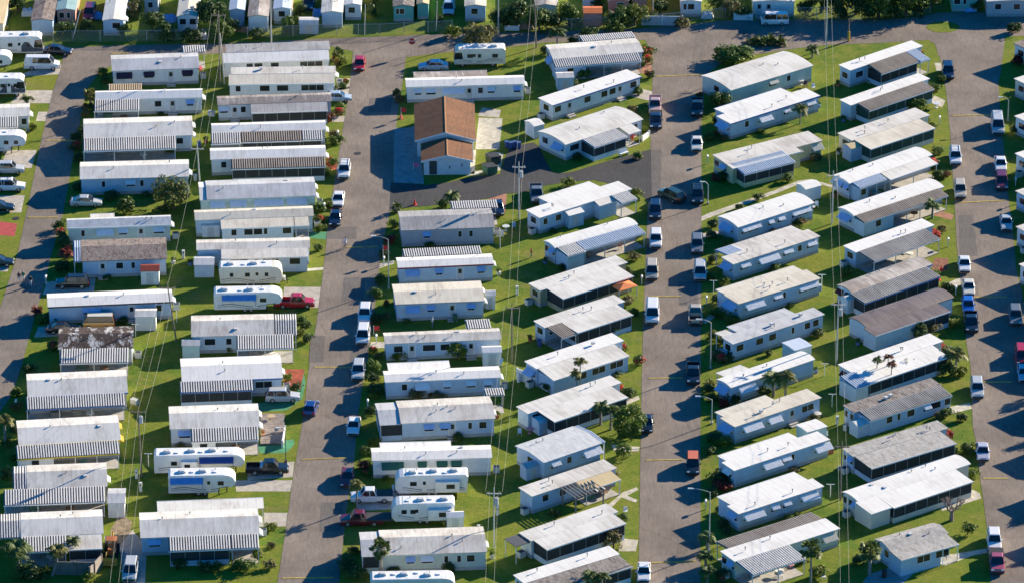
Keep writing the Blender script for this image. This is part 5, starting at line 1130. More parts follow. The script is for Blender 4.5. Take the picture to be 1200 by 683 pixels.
for cx, cy, rp, l, lf in [(6, 35, 7, 'yellow-green bush beside the top left motorhome', 'lime'), (76, 33, 10, 'dark bush under sea-green roofed home', 'dark'), (70, 38, 6, 'pale green bush at wire fence, top left', 'green'), (195, 37, 14, 'dark bushes along fence before far homes', 'dark'), (225, 41, 12, 'dark bushes at fence under red fascia home', 'dark'),
    (300, 40, 9, 'dark weeds at fence below stained roof home', 'dark'), (530, 37, 10, 'vine bush on fence left of willow-like tree', 'lime'), (690, 40, 12, 'dark bushes along shaded far verge', 'dark'), (800, 26, 9, 'weedy bush at fence below pale home', 'olive'), (766, 20, 7, 'small round bush at fence post, third street', 'green')]:
    shrub(cx, cy, rp, l, lf)
# two off-frame trees whose shadows fall on the far street
tree(145, 34, 9, 2.2, 'leafy tree by mint awning home, beside fence', 'green', 'round', seed=2)

for cx, cy, rp, l in [(100, 30, 9, 'dark bush tree in yard behind maroon minivan'), (270, 30, 10, 'dark tree between tall pole and stained roof home'), (352, 12, 9, 'dark tree above white barn shed'), (436, 12, 8, 'dark tree in yard between porch home and teal home'), (515, 22, 7, 'small dark tree in yard by pale blue minivan'), (650, 26, 12, 'dark tree right of twin poles beyond fence'), (700, 4, 10, 'dark tree behind pink shed at top edge'),
    (773, 8, 11, 'dark tree between pink homes and pale home'), (840, 2, 12, 'dark tree at top edge right of pale home'), (944, 8, 11, 'dark tree touching right end of columned building'), (985, 12, 12, 'low dark tree behind fence, right part'), (1018, 14, 11, 'low dark tree behind fence near green topped one'), (1048, 13, 11, 'low dark tree behind fence under bright patch'), (1076, 10, 11, 'low dark tree at right end of fence'), (1146, 6, 8, 'dark bush tree between green and blue-grey buildings')]:
    tree(cx, cy, rp, 3, l, 'dark', 'round', name='dark_tree', seed=int(cx))

for cx, cy, rp, l, lf in [(446, 326, 8, 'dark bush behind green-grey street lamp', 'dark'), (441, 343, 8, 'green bush at street end of cream roofed home', 'green'), (450, 296, 7, 'small dark bush above mailbox with red flag', 'dark'), (462, 262, 7, 'bush at street end of grey ribbed home', 'green'), (441, 372, 8, 'dark low bush on shaded lawn by white SUV', 'dark'),
    (440, 455, 9, 'dark bush on shaded lawn below bushy tree', 'dark'), (436, 480, 7, 'dark bush beside white mailbox post lawn', 'dark'), (429, 527, 8, 'bush by dark red sedan on shaded lawn', 'green'), (832, 160, 7, 'bush at kerb opposite cream-white sedan', 'green'), (846, 206, 8, 'dark bush at street end of yellow walled home', 'dark'),
    (832, 274, 6, 'low bush by path start, third street', 'olive'), (836, 302, 7, 'dark bush under blue-grey corner porch', 'dark'), (832, 323, 6, 'small bush beside silver-beige minivan', 'green'), (836, 392, 8, 'bright bush behind cobra-head lamp pole', 'lime'), (846, 399, 7, 'dark bush under pale grey porch', 'dark'), (832, 455, 8, 'dark bush below yellow-green palm', 'dark'),
    (838, 512, 9, 'dark bush by steps of weathered grey home', 'dark'), (832, 527, 7, 'dark bush near concrete slab at kerb', 'dark'), (834, 575, 7, 'dark bush above lower cobra-head lamp', 'dark'), (848, 612, 7, 'dark bush on shaded lawn behind lower lamp', 'dark'), (846, 671, 9, 'dark bush right of three stacked palms', 'dark'),
    (1104, 92, 6, 'small bush on lawn behind dark blue SUV', 'green'), (1103, 268, 6, 'low bush by brick footpath, rightmost street', 'olive'), (1127, 434, 8, 'bright bush at kerb beside corner palm', 'lime'), (1126, 488, 7, 'dark bush along white drive, rightmost street', 'dark'), (1108, 566, 6, 'small bush at porch end of bright white home', 'dark'),
    (92, 185, 7, 'dark bush at street end of shaggy tree home', 'dark'), (97, 152, 7, 'dark bush at street end of striped carport', 'dark'), (107, 125, 6, 'dark bush below yellow-green fan palm', 'dark'), (60, 372, 7, 'dark bush under black gutter home corner', 'dark'), (34, 432, 8, 'dark bush on verge above white gable home', 'dark'), (18, 500, 8, 'dark bush at street end of yellow edged home', 'dark'),
    (398, 163, 6, 'low bush on lawn by white rail, second street', 'green'), (372, 290, 6, 'small bush at porch of grimy cream home', 'green'), (648, 72, 7, 'dark bush under blue window awning, striped home', 'dark'), (747, 182, 6, 'small bush on verge beside white bench', 'green'), (740, 262, 7, 'dark bush between sheds home and blue carport', 'dark'), (742, 300, 7, 'olive bush at street end of blue carport', 'olive')]:
    shrub(cx, cy, rp, l, lf)

for cx, cy, rp, hc, l in [(1213, 92, 11, 2.2, 'tree at right frame edge near brown roof corner'), (1214, 300, 10, 2.0, 'tree at right frame edge, beside carport shadow'), (1216, 392, 12, 2.4, 'tree at right frame edge above crimson minivan'), (1216, 455, 13, 2.6, 'tree at right frame edge below pale blue car'), (1218, 505, 11, 2.2, 'tree at right frame edge, level with lavender sedan'), (1222, 590, 12, 2.4, 'tree at right frame edge, lower part'), (1224, 640, 11, 2.2, 'tree at right frame edge near bottom corner')]:
    tree(cx, cy, rp, hc, l, 'green', 'loose', seed=int(cy))  # trees added out of view to break up the shadows on the street
# ------------------------------------------------------------------ poles, wires, lamps
m_wood = plain('pole_wood', (.21, .17, .14), .9, var=.3); m_conc = plain('pole_concrete', (.50, .49, .46), .8, var=.15); m_steel = M_('galvanised_steel', (.52, .54, .54), .45, metal=.3); m_wire = M_('cable', (.30, .30, .29), .6); m_ins = M_('transformer_grey', (.42, .45, .47), .5)
POLES = {}
def pole(key, bx, by, h, label, mat=None, lean=(0, 0), arm=True, can=False, r=.125):
    p = P(bx, by); root = thing('utility_pole', label, 'utility pole', (p.x, p.y, 0), CROSS)
    t = Vector((lean[0], lean[1], h))
    MB().tube((0, 0, -.2), t, r, r * .65, 10).build('shaft', mat or m_wood, root)
    if arm:
        MB().box(t.x - 1.0, t.x + 1.0, t.y - .06, t.y + .06, h - .75, h - .62).tube((t.x - .8, t.y, h - .62), (t.x - .8, t.y, h - .42), .05).tube((t.x + .8, t.y, h - .62), (t.x + .8, t.y, h - .42), .05).tube((t.x, t.y, h), (t.x, t.y, h + .2), .05).build('crossarm', mat or m_wood, root)
    if can: MB().tube((t.x + .35, t.y, h - 2.3), (t.x + .35, t.y, h - 1.3), .26, .26, 12).tube((t.x + .35, t.y, h - 1.3), (t.x + .35, t.y, h - 1.1), .06).build('transformer', m_ins, root)
    POLES[key] = p + Matrix.Rotation(CROSS, 3, 'Z') @ t
    return root
pole('L0', 234.5, 217, 6.6, 'grey pole between first two rows, upper left', m_conc, (-.3, 0))
pole('L1', 207, 400, 9.0, 'leaning dark wooden pole behind black gutter home', None, (-1.1, 0))
pole('L2', 166, 558, 10.4, 'wooden pole with grey transformer between lower left rows', None, (-.2, 0), True, True)
pole('T1', 258, 100, 12.5, 'tall wooden pole near top left corner homes', None, (0, 0)); pole('T1b', 263, 98, 8.5, 'second shorter pole beside the tall one, top left', m_conc, (-.5, 0), False)
pole('T2', 318, 52, 9, 'grey pole behind grey roofed home, top left', m_conc, (0, 0), False)
pole('M0', 584, 40, 7.2, 'pale pole by the willow-like tree', m_conc, (0, 0), False); pole('M1', 628.5, 56, 7.8, 'dark wooden pole of pair on top verge', None, (-.3, 0), True)
pole('M2', 608, 256, 9.0, 'wooden pole with transformer beside new asphalt lane', m_conc, (0, 0), True, True)
pole('M3', 600, 425, 9.2, 'wooden pole between middle rows behind cream home', None, (0, 0), True)
pole('M4', 579, 642, 8.8, 'pole with pale box, lower middle backyards', m_conc, (0, 0), True, True)
pole('R0', 968, 57, 10.5, 'tall pale pole at cross street, right part', m_conc, (0, 0), True); pole('R1', 975, 262, 8.4, 'pole with transformer at footpath end, right rows', m_conc, (0, 0), True, True)
pole('R2', 980.5, 424, 9.6, 'pale pole behind the large mauve roof', m_conc, (0, 0), True, True); pole('R3', 985, 585, 8.6, 'pole behind bright white home, lower right rows', m_wood, (0, 0), True)
def wires(name, a, b, label, n=2, sag=.9, ext=False):
    A, B = a, b; d = (B - A); side = Vector((-d.y, d.x, 0)).normalized(); mb = MB()
    for k in range(n):
        o = side * ((k - (n - 1) / 2) * 1.1); pts = []
        for i in range(13):
            t = i / 12; q = A.lerp(B, t) + o; q.z -= sag * 4 * t * (1 - t) + .35; pts.append(q)
        mb.path(pts, .010, 4)
    o = mb.build('overhead_cable', m_wire); tag(o, label, 'cable', 'overhead cables between poles')
off = lambda x, y, h: P(x, y, h)
wires('w', off(623, -120, 9), POLES['M1'], 'cable pair running from top verge pole out over far homes'); wires('w', POLES['M1'], POLES['M2'], 'cable pair between top verge pole and lane pole'); wires('w', POLES['M2'], POLES['M3'], 'cable pair from lane transformer pole to middle backyard pole')
wires('w', POLES['M3'], POLES['M4'], 'cable pair over backyards to lower middle pole', 3); wires('w', POLES['M4'], off(565, 850, 8.5), 'cable pair leaving bottom edge, middle')
wires('w', off(968, -120, 10), POLES['R0'], 'cable pair entering at top edge, right part'); wires('w', POLES['R0'], POLES['R1'], 'cable pair from cross street to footpath pole'); wires('w', POLES['R1'], POLES['R2'], 'cable pair from footpath pole to mauve roof pole'); wires('w', POLES['R2'], POLES['R3'], 'cable pair from mauve roof pole to lower pole'); wires('w', POLES['R3'], off(993, 800, 8.5), 'cable pair leaving bottom edge, right')
wires('w', POLES['T1'], POLES['L0'], 'cables from tall top left pole down to grey pole', 3); wires('w', POLES['L0'], POLES['L1'], 'single cable between grey pole and leaning pole', 1); wires('w', POLES['L1'], POLES['L2'], 'three cables from leaning pole to lower left pole', 3); wires('w', POLES['L2'], off(120, 830, 9), 'three cables leaving bottom edge, left', 3)
def lamp(bx, by, h, label, arm=1.6, side=-1, thin=.09, double=False, mat=None):
    p = P(bx, by); root = thing('street_lamp', label, 'street lamp', (p.x, p.y, 0), CROSS, 'street lamps')
    MB().tube((0, 0, -.1), (0, 0, h - .5), thin, thin * .75, 10).box(-.16, .16, -.16, .16, 0, .3).build('pole', mat or m_conc, root)
    pts = [Vector((side * arm * t, 0, h - .5 + .5 * math.sin(t * 1.57))) for t in (0, .2, .45, .7, 1)]
    MB().path(pts, .05, 6).build('arm', mat or m_steel, root)
    x = side * arm
    MB().add([(x + side * .75, -.12, h - .06), (x - side * .05, -.09, h - .05), (x - side * .05, .09, h - .05), (x + side * .75, .12, h - .06), (x + side * .7, -.1, h + .08), (x, -.06, h + .07), (x, .06, h + .07), (x + side * .7, .1, h + .08)],
             [(0, 1, 2, 3), (4, 5, 6, 7), (0, 1, 5, 4), (1, 2, 6, 5), (2, 3, 7, 6), (3, 0, 4, 7)]).build('lamp_head', M_('lamp_head', (.72, .73, .72), .4), root)
    if double:
        MB().path([Vector((-q.x * .2, 0, q.z)) for q in pts], .04, 6).build('arm', m_steel, root)
m_lgreen = M_('lamp_pole_green', (.32, .38, .36), .5)
lamp(455.5, 338, 8.3, 'green-grey street lamp over second street by maroon gutter home', 1.8, -1, mat=m_lgreen)
lamp(832.5, 431, 7.6, 'grey cobra-head street lamp above beige pickup', 1.4, -1); lamp(831, 645, 9.2, 'grey cobra-head street lamp near bottom of third street', 2.2, -1)
lamp(829.5, 239, 3.6, 'short lamp post by parked dark SUV on third street', .5, -1); lamp(1181, 142, 4.0, 'hooked street lamp with dark pole by silver-white van', .9, -1, mat=m_lgreen); lamp(834, 496, 4.2, 'low street lamp reaching over third street shade', 1.6, -1)
lamp(335, 541, 5.2, 'thin dark lamp post by deck and green carpet', .6, -1, thin=.06, mat=m_darktrim)
# stop sign
def sign(px, py):
    p = P(px, py); root = thing('stop_sign', 'red octagonal stop sign at second street corner', 'stop sign', (p.x, p.y, 0), CROSS)
    MB().tube((0, 0, -.1), (0, 0, 2.3), .04).build('post', m_steel, root)
    o8 = lambda r: [(r * math.cos(R(22.5 + 45 * i)), 2.3 + r * math.sin(R(22.5 + 45 * i))) for i in range(8)]
    MB().prism_y(-.07, -.045, o8(.62)).build('sign_plate', M_('sign_white', (.8, .8, .8), .4), root)
    pl = MB().prism_y(-.09, -.071, o8(.57)).build('sign_face', M_('sign_red', (.45, .015, .02), .4), root)
    cu = bpy.data.curves.new('lettering', 'FONT'); cu.body = 'STOP'; cu.size = .42; cu.align_x = 'CENTER'; cu.align_y = 'CENTER'; cu.extrude = .004
    t = bpy.data.objects.new('lettering', cu); C.objects.link(t); dg = bpy.context.evaluated_depsgraph_get(); me = bpy.data.meshes.new_from_object(t.evaluated_get(dg)); bpy.data.objects.remove(t)
    me.materials.clear(); me.materials.append(M_('sign_white', (.8, .8, .8), .4))
    place('lettering', me, root, (0, -.096, 2.3), (R(90), 0, 0))
sign(483, 64)
# yellow guarded pole stub on cross street
p = P(994.5, 48.5); root = thing('warning_post', 'yellow sleeved post with dark top by cross street', 'post', (p.x, p.y, 0))
MB().tube((0, 0, -.1), (0, 0, 1.7), .2, .2, 12).build('yellow_sleeve', M_('sleeve_yellow', (.62, .40, .05), .6), root); MB().tube((0, 0, 1.6), (0, 0, 3.8), .1, .09).box(-.2, 2.0, -.05, .05, 3.75, 3.85).build('shaft', m_wood, root)
# ------------------------------------------------------------------ wire fence along the far verge
m_mesh = bpy.data.materials.new('chain_link'); nt, N, L, b = nodes(m_mesh)
b.inputs['Base Color'].default_value = (.30, .33, .33, 1); b.inputs['Roughness'].default_value = .6
tr = nt.nodes.new('ShaderNodeBsdfTransparent'); mx = nt.nodes.new('ShaderNodeMixShader'); ck = nt.nodes.new('ShaderNodeTexChecker'); ck.inputs['Scale'].default_value = 12
tc = nt.nodes.new('ShaderNodeTexCoord'); L.new(tc.outputs['Object'], ck.inputs['Vector']); mu = nt.nodes.new('ShaderNodeMath'); mu.operation = 'MULTIPLY_ADD'; mu.inputs[1].default_value = .22; mu.inputs[2].default_value = .08
L.new(ck.outputs['Fac'], mu.inputs[0]); L.new(mu.outputs[0], mx.inputs[0]); L.new(tr.outputs[0], mx.inputs[1]); L.new(b.outputs[0], mx.inputs[2]); L.new(mx.outputs[0], N['Material Output'].inputs['Surface'])
def fence(pts, label, h=1.9):
    A = P(*pts[0]); root = thing('wire_fence', label, 'fence', (A.x, A.y, 0))
    for q0, q1 in zip(pts, pts[1:]):
        a, b_ = P(*q0) - A, P(*q1) - A; d = b_ - a; n = max(1, int(d.length / 3))
        for i in range(n + 1):
            q = a + d * (i / n); MB().tube((q.x, q.y, 0), (q.x, q.y, h + .05), .05, .05, 6).build('fence_post', m_steel, root)
        MB().tube((a.x, a.y, h), (b_.x, b_.y, h), .03, .03, 5).build('top_rail', m_steel, root)
        MB().add([(a.x, a.y, .05), (b_.x, b_.y, .05), (b_.x, b_.y, h), (a.x, a.y, h)], [(0, 1, 2, 3)]).build('wire_panel', m_mesh, root)
fence([(40, 52), (85, 49), (150, 49), (260, 47)], 'chain-link fence along far verge, left part'); fence([(290, 45), (370, 42), (445, 41), (530, 37)], 'chain-link fence below teal home and open porch'); fence([(640, 36), (700, 34), (742, 32)], 'chain-link fence behind shaded verge, middle')
fence([(768, 30), (800, 27), (850, 22)], 'chain-link fence below pale home by third street'); fence([(930, 22), (1010, 22), (1090, 15)], 'chain-link fence before dark trees, right part')
# white garage-like yard walls / banners by the far fence
def slab_thing(name, px, py, w, h, mat, label, cat, d=.15, rot=None, top=None):
    p = P(px, py); root = thing(name, label, cat, (p.x, p.y, 0), CROSS if rot is None else rot)
    MB().box(-w / 2, w / 2, 0, d, 0, h).build('panel', mat, root)
    for i in range(max(2, int(w / 2.4) + 1)):
        x = -w / 2 + w * i / max(1, int(w / 2.4)) if w > 2.4 else (-w / 2 + w * i)
        MB().box(x - .07, x + .07, -.06, d + .05, 0, h + .12).build('post', top or m_post, root)
    return root
slab_thing('panel_fence', 776, 30, 6.5, 1.6, M_('fence_grey', (.45, .48, .50), .7), 'grey panel fence beside third street top', 'fence')
slab_thing('wooden_fence', 88, 673, 5.2, 1.9, plain('fence_weathered_wood', (.16, .15, .14), .9, var=.35), 'weathered board fence by lower left porch', 'fence', top=m_wood)
slab_thing('wooden_fence', 113, 671, 3.8, 1.8, plain('fence_pale_wood', (.30, .26, .23), .9, var=.35), 'pale leaning board fence running toward the tractor', 'fence', rot=R(70), top=m_wood)
slab_thing('white_board', 600, 36, 2.2, .8, m_trim, 'white double board standing on shaded far verge', 'sign')
slab_thing('white_fence', 871, 24, 3.0, 1.1, m_trim, 'short white fence left of white camper van', 'fence')
slab_thing('picket_fence', 757, 163, 2.2, .9, m_trim, 'white picket fence panel by screened corner porch', 'fence', rot=R(60))
slab_thing('picket_fence', 614, 447, 2.6, 1.7, m_trim, 'tall white fence panels at rear of twin roofed home', 'fence', rot=R(-40))
slab_thing('picket_fence', 333, 515, 4.6, 1.0, m_trim, 'white railing at street side of timber deck', 'fence', rot=ROAD)
# ------------------------------------------------------------------ sheds and small buildings
def shed(px, py, w, d, h, label, roof='white', wall='white', rot=None, door=True, rise=.35, barn=False, cat='shed'):
    """px, py: front-left ground corner"""
    p = P(px, py); a = CROSS + R(3) if rot is None else R(rot)
    root = thing('garden_shed', label, cat, (p.x, p.y, 0), a)
    pr = [(0, h), (d * .2, h + rise * .8), (d / 2, h + rise), (d * .8, h + rise * .8), (d, h)] if barn else [(0, h), (d / 2, h + rise), (d, h)]
    b = MB(); roof_slab(b, -.1, w + .1, [(y + (-.1 if y == 0 else .1 if y == d else 0), z) for y, z in pr], False, 0, .06); b.build('roof', RF[roof], root)
    MB().prism_x(0, w, [(0, 0)] + [(max(0.01, min(d - .01, y)), z - .05) for y, z in pr] + [(d, 0)]).build('wall', wallm(wall), root)
    if door: MB().box(w * .3, w * .7, -.04, 0, .05, h - .3).box(w * .5 - .02, w * .5 + .02, -.05, -.04, .05, h - .3, 1).build('door', [m_door, m_skirt], root)
    return root
shed(165.5, 333.5, 2.6, 2.2, 2.2, 'small white shed with dark red roof', 'redroof', 'white'); shed(159, 387, 2.9, 2.6, 2.2, 'white shed below black gutter home', 'white', 'white', door=False)
shed(214, 420, 2.4, 2.0, 2.1, 'pale green metal shed left of blue walled home', 'offwhite', 'mint', door=False); shed(237, 278, 2.6, 2.0, 1.9, 'low white shed with blue-shaded roof, second row', 'white', 'white')
shed(228, 325, 2.8, 3.0, 2.0, 'grey-blue shed behind cream travel trailer', 'slate', 'blue', door=False); shed(127, 606, 2.2, 4.2, 2.2, 'tall narrow white shed above the orange tractor', 'slate', 'white', rot=2, door=False)
shed(566, 429, 2.6, 2.0, 2.2, 'white gabled shed at rear of grimy white home', 'bright', 'white', rot=4); shed(569, 362, 1.4, 1.6, 2.2, 'tiny white shed at right end of cream home', 'white', 'white')
shed(653, 106, 2.6, 2.2, 2.1, 'white shed between striped and narrow homes', 'white', 'sky', rot=6); shed(626, 163, 1.8, 2.6, 2.1, 'white side shed at rear of screened corner home', 'bright', 'pale', rot=33, door=False)
shed(667, 268, 2.6, 2.0, 2.1, 'blue shed with half white roof in yard', 'bright', 'sky', rot=33); shed(706, 252, 2.0, 1.9, 2.4, 'taller white shed near striped porch', 'bright', 'pale', rot=33)
shed(632, 510, 2.2, 2.0, 1.9, 'small shed with blue and white roof by rear porch', 'fade', 'sky', rot=33, barn=True); shed(617, 563, 2.4, 1.6, 1.9, 'blue-shaded box shed behind boxy marbled home', 'slate', 'sky', rot=33)
shed(931, 428, 2.9, 3.0, 2.4, 'white shed with ribbed roof behind brightest home', 'blue', 'white', rot=33, door=False, rise=.1); shed(944, 237, 2.8, 2.4, 2.1, 'white shed behind home with small lit awnings', 'bright', 'white', rot=33, door=False)
shed(946, 524, 3.2, 2.6, 2.4, 'flat white shed behind shadow stripe home', 'bright', 'mint', rot=33, door=False, rise=.1); shed(997, 190, 2.4, 2.2, 2.2, 'pinkish roofed shed behind cream home', 'tan', 'sky', rot=33, door=False)
shed(351, 40, 3.0, 2.4, 1.9, 'white barn-shaped shed beyond the fence', 'white', 'sky', barn=True, rot=0); shed(684, 31, 2.9, 2.8, 2.3, 'pink shed with orange roof beyond fence', 'orange', 'pink', rot=0, door=False); shed(683, 14, 1.8, 2, 2.2, 'blue topped small shed behind pink shed', 'blue', 'sky', rot=0, door=False)
shed(318, 24, 3.4, 3.0, 2.2, 'tan flat patio roof between far homes', 'tan', 'cream', rot=0, door=False, rise=.1); shed(1005, 513, 2.4, 2.0, 1.8, 'blue-shaded box extension at back of streaked home', 'white', 'sky', rot=33, door=False)
shed(524, 622, 2.2, 1.6, 2.1, 'white gabled shed behind pale green home', 'bright', 'white', rot=4); shed(993, 368, 1.6, 1.6, 2.2, 'small white box shed at maroon gable home', 'white', 'pale', rot=33)
# orange backhoe tractor
def tractor(px, py):
    p = P(px, py); root = thing('backhoe_tractor', 'rusty orange backhoe tractor by tall narrow shed', 'tractor', (p.x, p.y, 0), ROAD + math.pi)
    om = plain('rusty_orange', (.42, .13, .04), .7, var=.4); ym = plain('machine_yellow', (.55, .33, .05), .6, var=.3)
    MB().box(-1.0, 1.3, -.4, .4, .7, 1.3).box(.3, 1.4, -.35, .35, 1.3, 1.6).build('chassis', om, root)
    MB().box(-1.1, .2, -.7, .7, 2.2, 2.3).box(-1.0, -.92, -.65, -.57, 1.2, 2.2).box(-1.0, -.92, .57, .65, 1.2, 2.2).box(.05, .13, -.65, -.57, 1.2, 2.2).box(.05, .13, .57, .65, 1.2, 2.2).build('canopy', om, root)
    for x, r_ in ((-.7, .7), (1.0, .45)):
        for s in (-1, 1): MB().tube((x, s * .6, r_), (x, s * .95, r_), r_, r_, 16).build('wheel', m_tyre, root)
    MB().path([Vector((1.2, .5, 1.1)), Vector((2.0, .5, 1.5)), Vector((2.7, .5, .6))], .1).path([Vector((1.2, -.5, 1.1)), Vector((2.0, -.5, 1.5)), Vector((2.7, -.5, .6))], .1).build('loader_arm', ym, root)
    MB().prism_y(-1.0, 1.0, [(2.6, .2), (3.3, .15), (3.4, .3), (2.8, .4), (2.75, 1.0), (2.6, 1.0)]).build('bucket', ym, root)
    MB().path([Vector((-1.1, 0, 1.2)), Vector((-2.0, 0, 2.4)), Vector((-2.7, 0, 1.3))], .13).build('digger_arm', ym, root)
tractor(131, 650)
# dumpsters, bins
def dumpster(px, py, label, col):
    p = P(px, py); root = thing('dumpster', label, 'dumpster', (p.x, p.y, 0), R(30))
    g = plain('dumpster_' + col, {'green': (.05, .16, .08), 'dark': (.03, .05, .04)}[col], .6, var=.3)
    MB().prism_y(-.9, .9, [(-.8, .1), (.75, .1), (.9, 1.2), (-.9, 1.4)]).box(-.7, -.4, -1.0, -.9, .8, 1.0).box(.3, .6, -1.0, -.9, .8, 1.0).build('bin_body', g, root)
    MB().add([(-.95, -.92, 1.42), (.95, -.92, 1.22), (.95, .92, 1.22), (-.95, .92, 1.42), (-.95, -.92, 1.48), (.95, -.92, 1.28), (.95, .92, 1.28), (-.95, .92, 1.48)], [(0, 3, 2, 1), (4, 5, 6, 7), (0, 1, 5, 4), (1, 2, 6, 5), (2, 3, 7, 6), (3, 0, 4, 7)]).build('lid', m_plastic, root)
dumpster(574, 203, 'green dumpster beside new asphalt lane', 'green'); dumpster(578, 191, 'dark lidded dumpster behind the green one', 'dark')
m_binb = M_('bin_blue', (.06, .12, .30), .5); m_bing = M_('bin_green', (.04, .13, .08), .5)
def wheelie(px, py, label, mat, g=None):
    p = P(px, py); root = thing('wheeled_bin', label, 'bin', (p.x, p.y, 0), R(10), g)
    MB().add([(-.24, -.24, .05), (.24, -.24, .05), (.24, .24, .05), (-.24, .24, .05), (-.3, -.32, 1.0), (.3, -.32, 1.0), (.3, .3, 1.0), (-.3, .3, 1.0)], [(0, 3, 2, 1), (4, 5, 6, 7), (0, 1, 5, 4), (1, 2, 6, 5), (2, 3, 7, 6), (3, 0, 4, 7)]).build('bin_body', mat, root)
    MB().box(-.33, .33, -.36, .34, 1.0, 1.07).build('lid', mat, root); [MB().tube((s * .22, .28, .1), (s * .28, .28, .1), .1).build('wheel', m_tyre, root) for s in (-1, 1)]
for i, x in enumerate((594, 598.5, 603.5, 608)): wheelie(x, 173 + (i % 2), ['first blue bin in row by dark asphalt, leftmost', 'second blue bin in row by dark asphalt', 'third blue bin in row by dark asphalt', 'last blue bin in row by dark asphalt, rightmost'][i], m_binb, 'row of bins by the dark asphalt')
wheelie(637, 398, 'dark blue bin at rear of broad striped-awning home', m_binb); wheelie(632, 405, 'second blue tarp-coloured bin by rear steps', m_binb)
wheelie(533, 376, 'dark green bin by steps of cream roofed home', m_bing); wheelie(1036, 676, 'dark bin on patio of small louvred house', m_plastic)
# mailboxes
m_mail = M_('mailbox_white', (.75, .75, .74), .5)
def mailbox(px, py, label, mat=None):
    p = P(px, py); root = thing('mailbox', label, 'mailbox', (p.x, p.y, 0), ROAD, 'mailboxes')
    MB().box(-.06, .06, -.06, .06, -.05, 1.1).build('post', m_post, root)
    MB().prism_x(-.32, .32, [(-.14, 1.1), (.14, 1.1), (.14, 1.3), (.08, 1.4), (-.08, 1.4), (-.14, 1.3)]).build('box', mat or m_mail, root)
for x, y, l in [(441, 402, 'white mailbox beside grey drive and white minivan'), (431, 478, 'white mailbox on post at second street lawn'), (380, 248, 'white mailbox between bushes by white sedan'), (396, 163, 'white mailbox on lawn, second street upper left'), (1111, 289, 'white mailbox on lawn by rightmost street'), (1120, 345, 'white street number board on post, rightmost street'),
                (1192, 239, 'white mailbox at right side of rightmost street'), (1190, 218, 'white mailbox by dark red SUV, right side'), (827, 596, 'white mailbox on verge near lower cobra lamp'), (828, 357, 'white mailbox on lawn by dark round bush'), (829, 192, 'pale mailbox by cream home lawn'), (54, 333, 'white and orange mailbox post in shade by black SUV'),
                (19, 478, 'white mailbox by leftmost street lower end'), (1101, 146, 'white mailbox on lawn by cream home patio') , (752, 333, 'small white mailbox left of third street'), (450, 311, 'mailbox with red flag by green-grey lamp')]:
    mailbox(x, y, l)
# ------------------------------------------------------------------ yard things
def table_set(px, py, label, col=(.7, .7, .7), chairs=3):
    p = P(px, py); root = thing('garden_table', label, 'table', (p.x, p.y, 0), rnd.uniform(0, 3)); m = M_('furniture_%d' % int(sum(col) * 100), col, .5)
    MB().tube((0, 0, .68), (0, 0, .74), .55, .55, 16).build('tabletop', m, root); MB().tube((0, 0, 0), (0, 0, .68), .06).tube((0, 0, 0), (0, 0, .05), .3, .25, 12).build('pedestal', m, root)
def chair_thing(px, py, label, col=(.75, .75, .75), rot=0):
    p = P(px, py); root = thing('garden_chair', label, 'chair', (p.x, p.y, 0), R(rot)); m = M_('furniture_%d' % int(sum(col) * 100), col, .5)
    MB().box(-.27, .27, -.27, .27, .4, .46).build('seat', m, root); MB().box(-.27, .27, .24, .3, .46, .95).build('backrest', m, root)
    for x in (-.24, .24):
        for y in (-.24, .24): MB().box(x - .025, x + .025, y - .025, y + .025, 0, .4).build('leg', m, root)
def bench(px, py, label, rot):
    p = P(px, py); root = thing('garden_bench', label, 'bench', (p.x, p.y, 0), R(rot))
    MB().box(-.8, .8, -.25, .25, .4, .46).build('seat', m_trim, root); MB().box(-.8, .8, .22, .28, .46, .95).build('backrest', m_trim, root)
    for x in (-.7, .7): MB().box(x - .04, x + .04, -.22, .22, 0, .4).build('leg', m_trim, root)
bench(731, 182, 'white bench on grass verge before screened corner porch', 33)
table_set(318, 492, 'tan table on the timber deck', (.55, .42, .25)); chair_thing(308, 511, 'orange-brown chair at low corner of timber deck', (.5, .25, .1)); chair_thing(324, 508, 'grey chair on the timber deck', (.3, .3, .3))
table_set(621, 507, 'red and white cloth table by rear porch shed', (.55, .25, .28)); chair_thing(609, 509, 'pale chair beside the red and white table', (.7, .72, .74)); chair_thing(625, 503, 'dark red chair behind the red and white table', (.4, .06, .08))
table_set(926, 666, 'orange wooden table under blue striped awning', (.62, .36, .1)); chair_thing(915, 676, 'white chair under blue striped awning', (.75, .75, .76))
table_set(690, 302, 'tan table inside blue and brown carport', (.45, .3, .2)); chair_thing(727, 292, 'pink-brown chair inside blue ribbed carport', (.5, .32, .28)); chair_thing(744, 163, 'beige chair by red figure at corner porch', (.6, .5, .38))
chair_thing(944, 102, 'dark sofa chair behind sage walled home', (.12, .08, .1)); table_set(938, 99, 'pale table of junk pile behind sage walled home', (.6, .6, .58)); chair_thing(953, 105, 'white chair at back corner of sage walled home', (.8, .8, .8))
table_set(1097, 126, 'white-blue table on patio by brown awning', (.6, .62, .72)); chair_thing(1090, 156, 'tan chair on cream home patio', (.5, .4, .25)); chair_thing(1107, 654, 'dark chair on brick porch of louvred house', (.12, .1, .1))
table_set(951, 247, 'cluttered pale table behind white shed', (.5, .45, .45)); chair_thing(957, 243, 'white folded chair behind white shed', (.75, .75, .75)); chair_thing(986, 370, 'red and brown boat-shaped seat behind maroon home', (.45, .12, .08)); chair_thing(733, 601, 'white chair by dark bush at lean-to home', (.7, .7, .7))
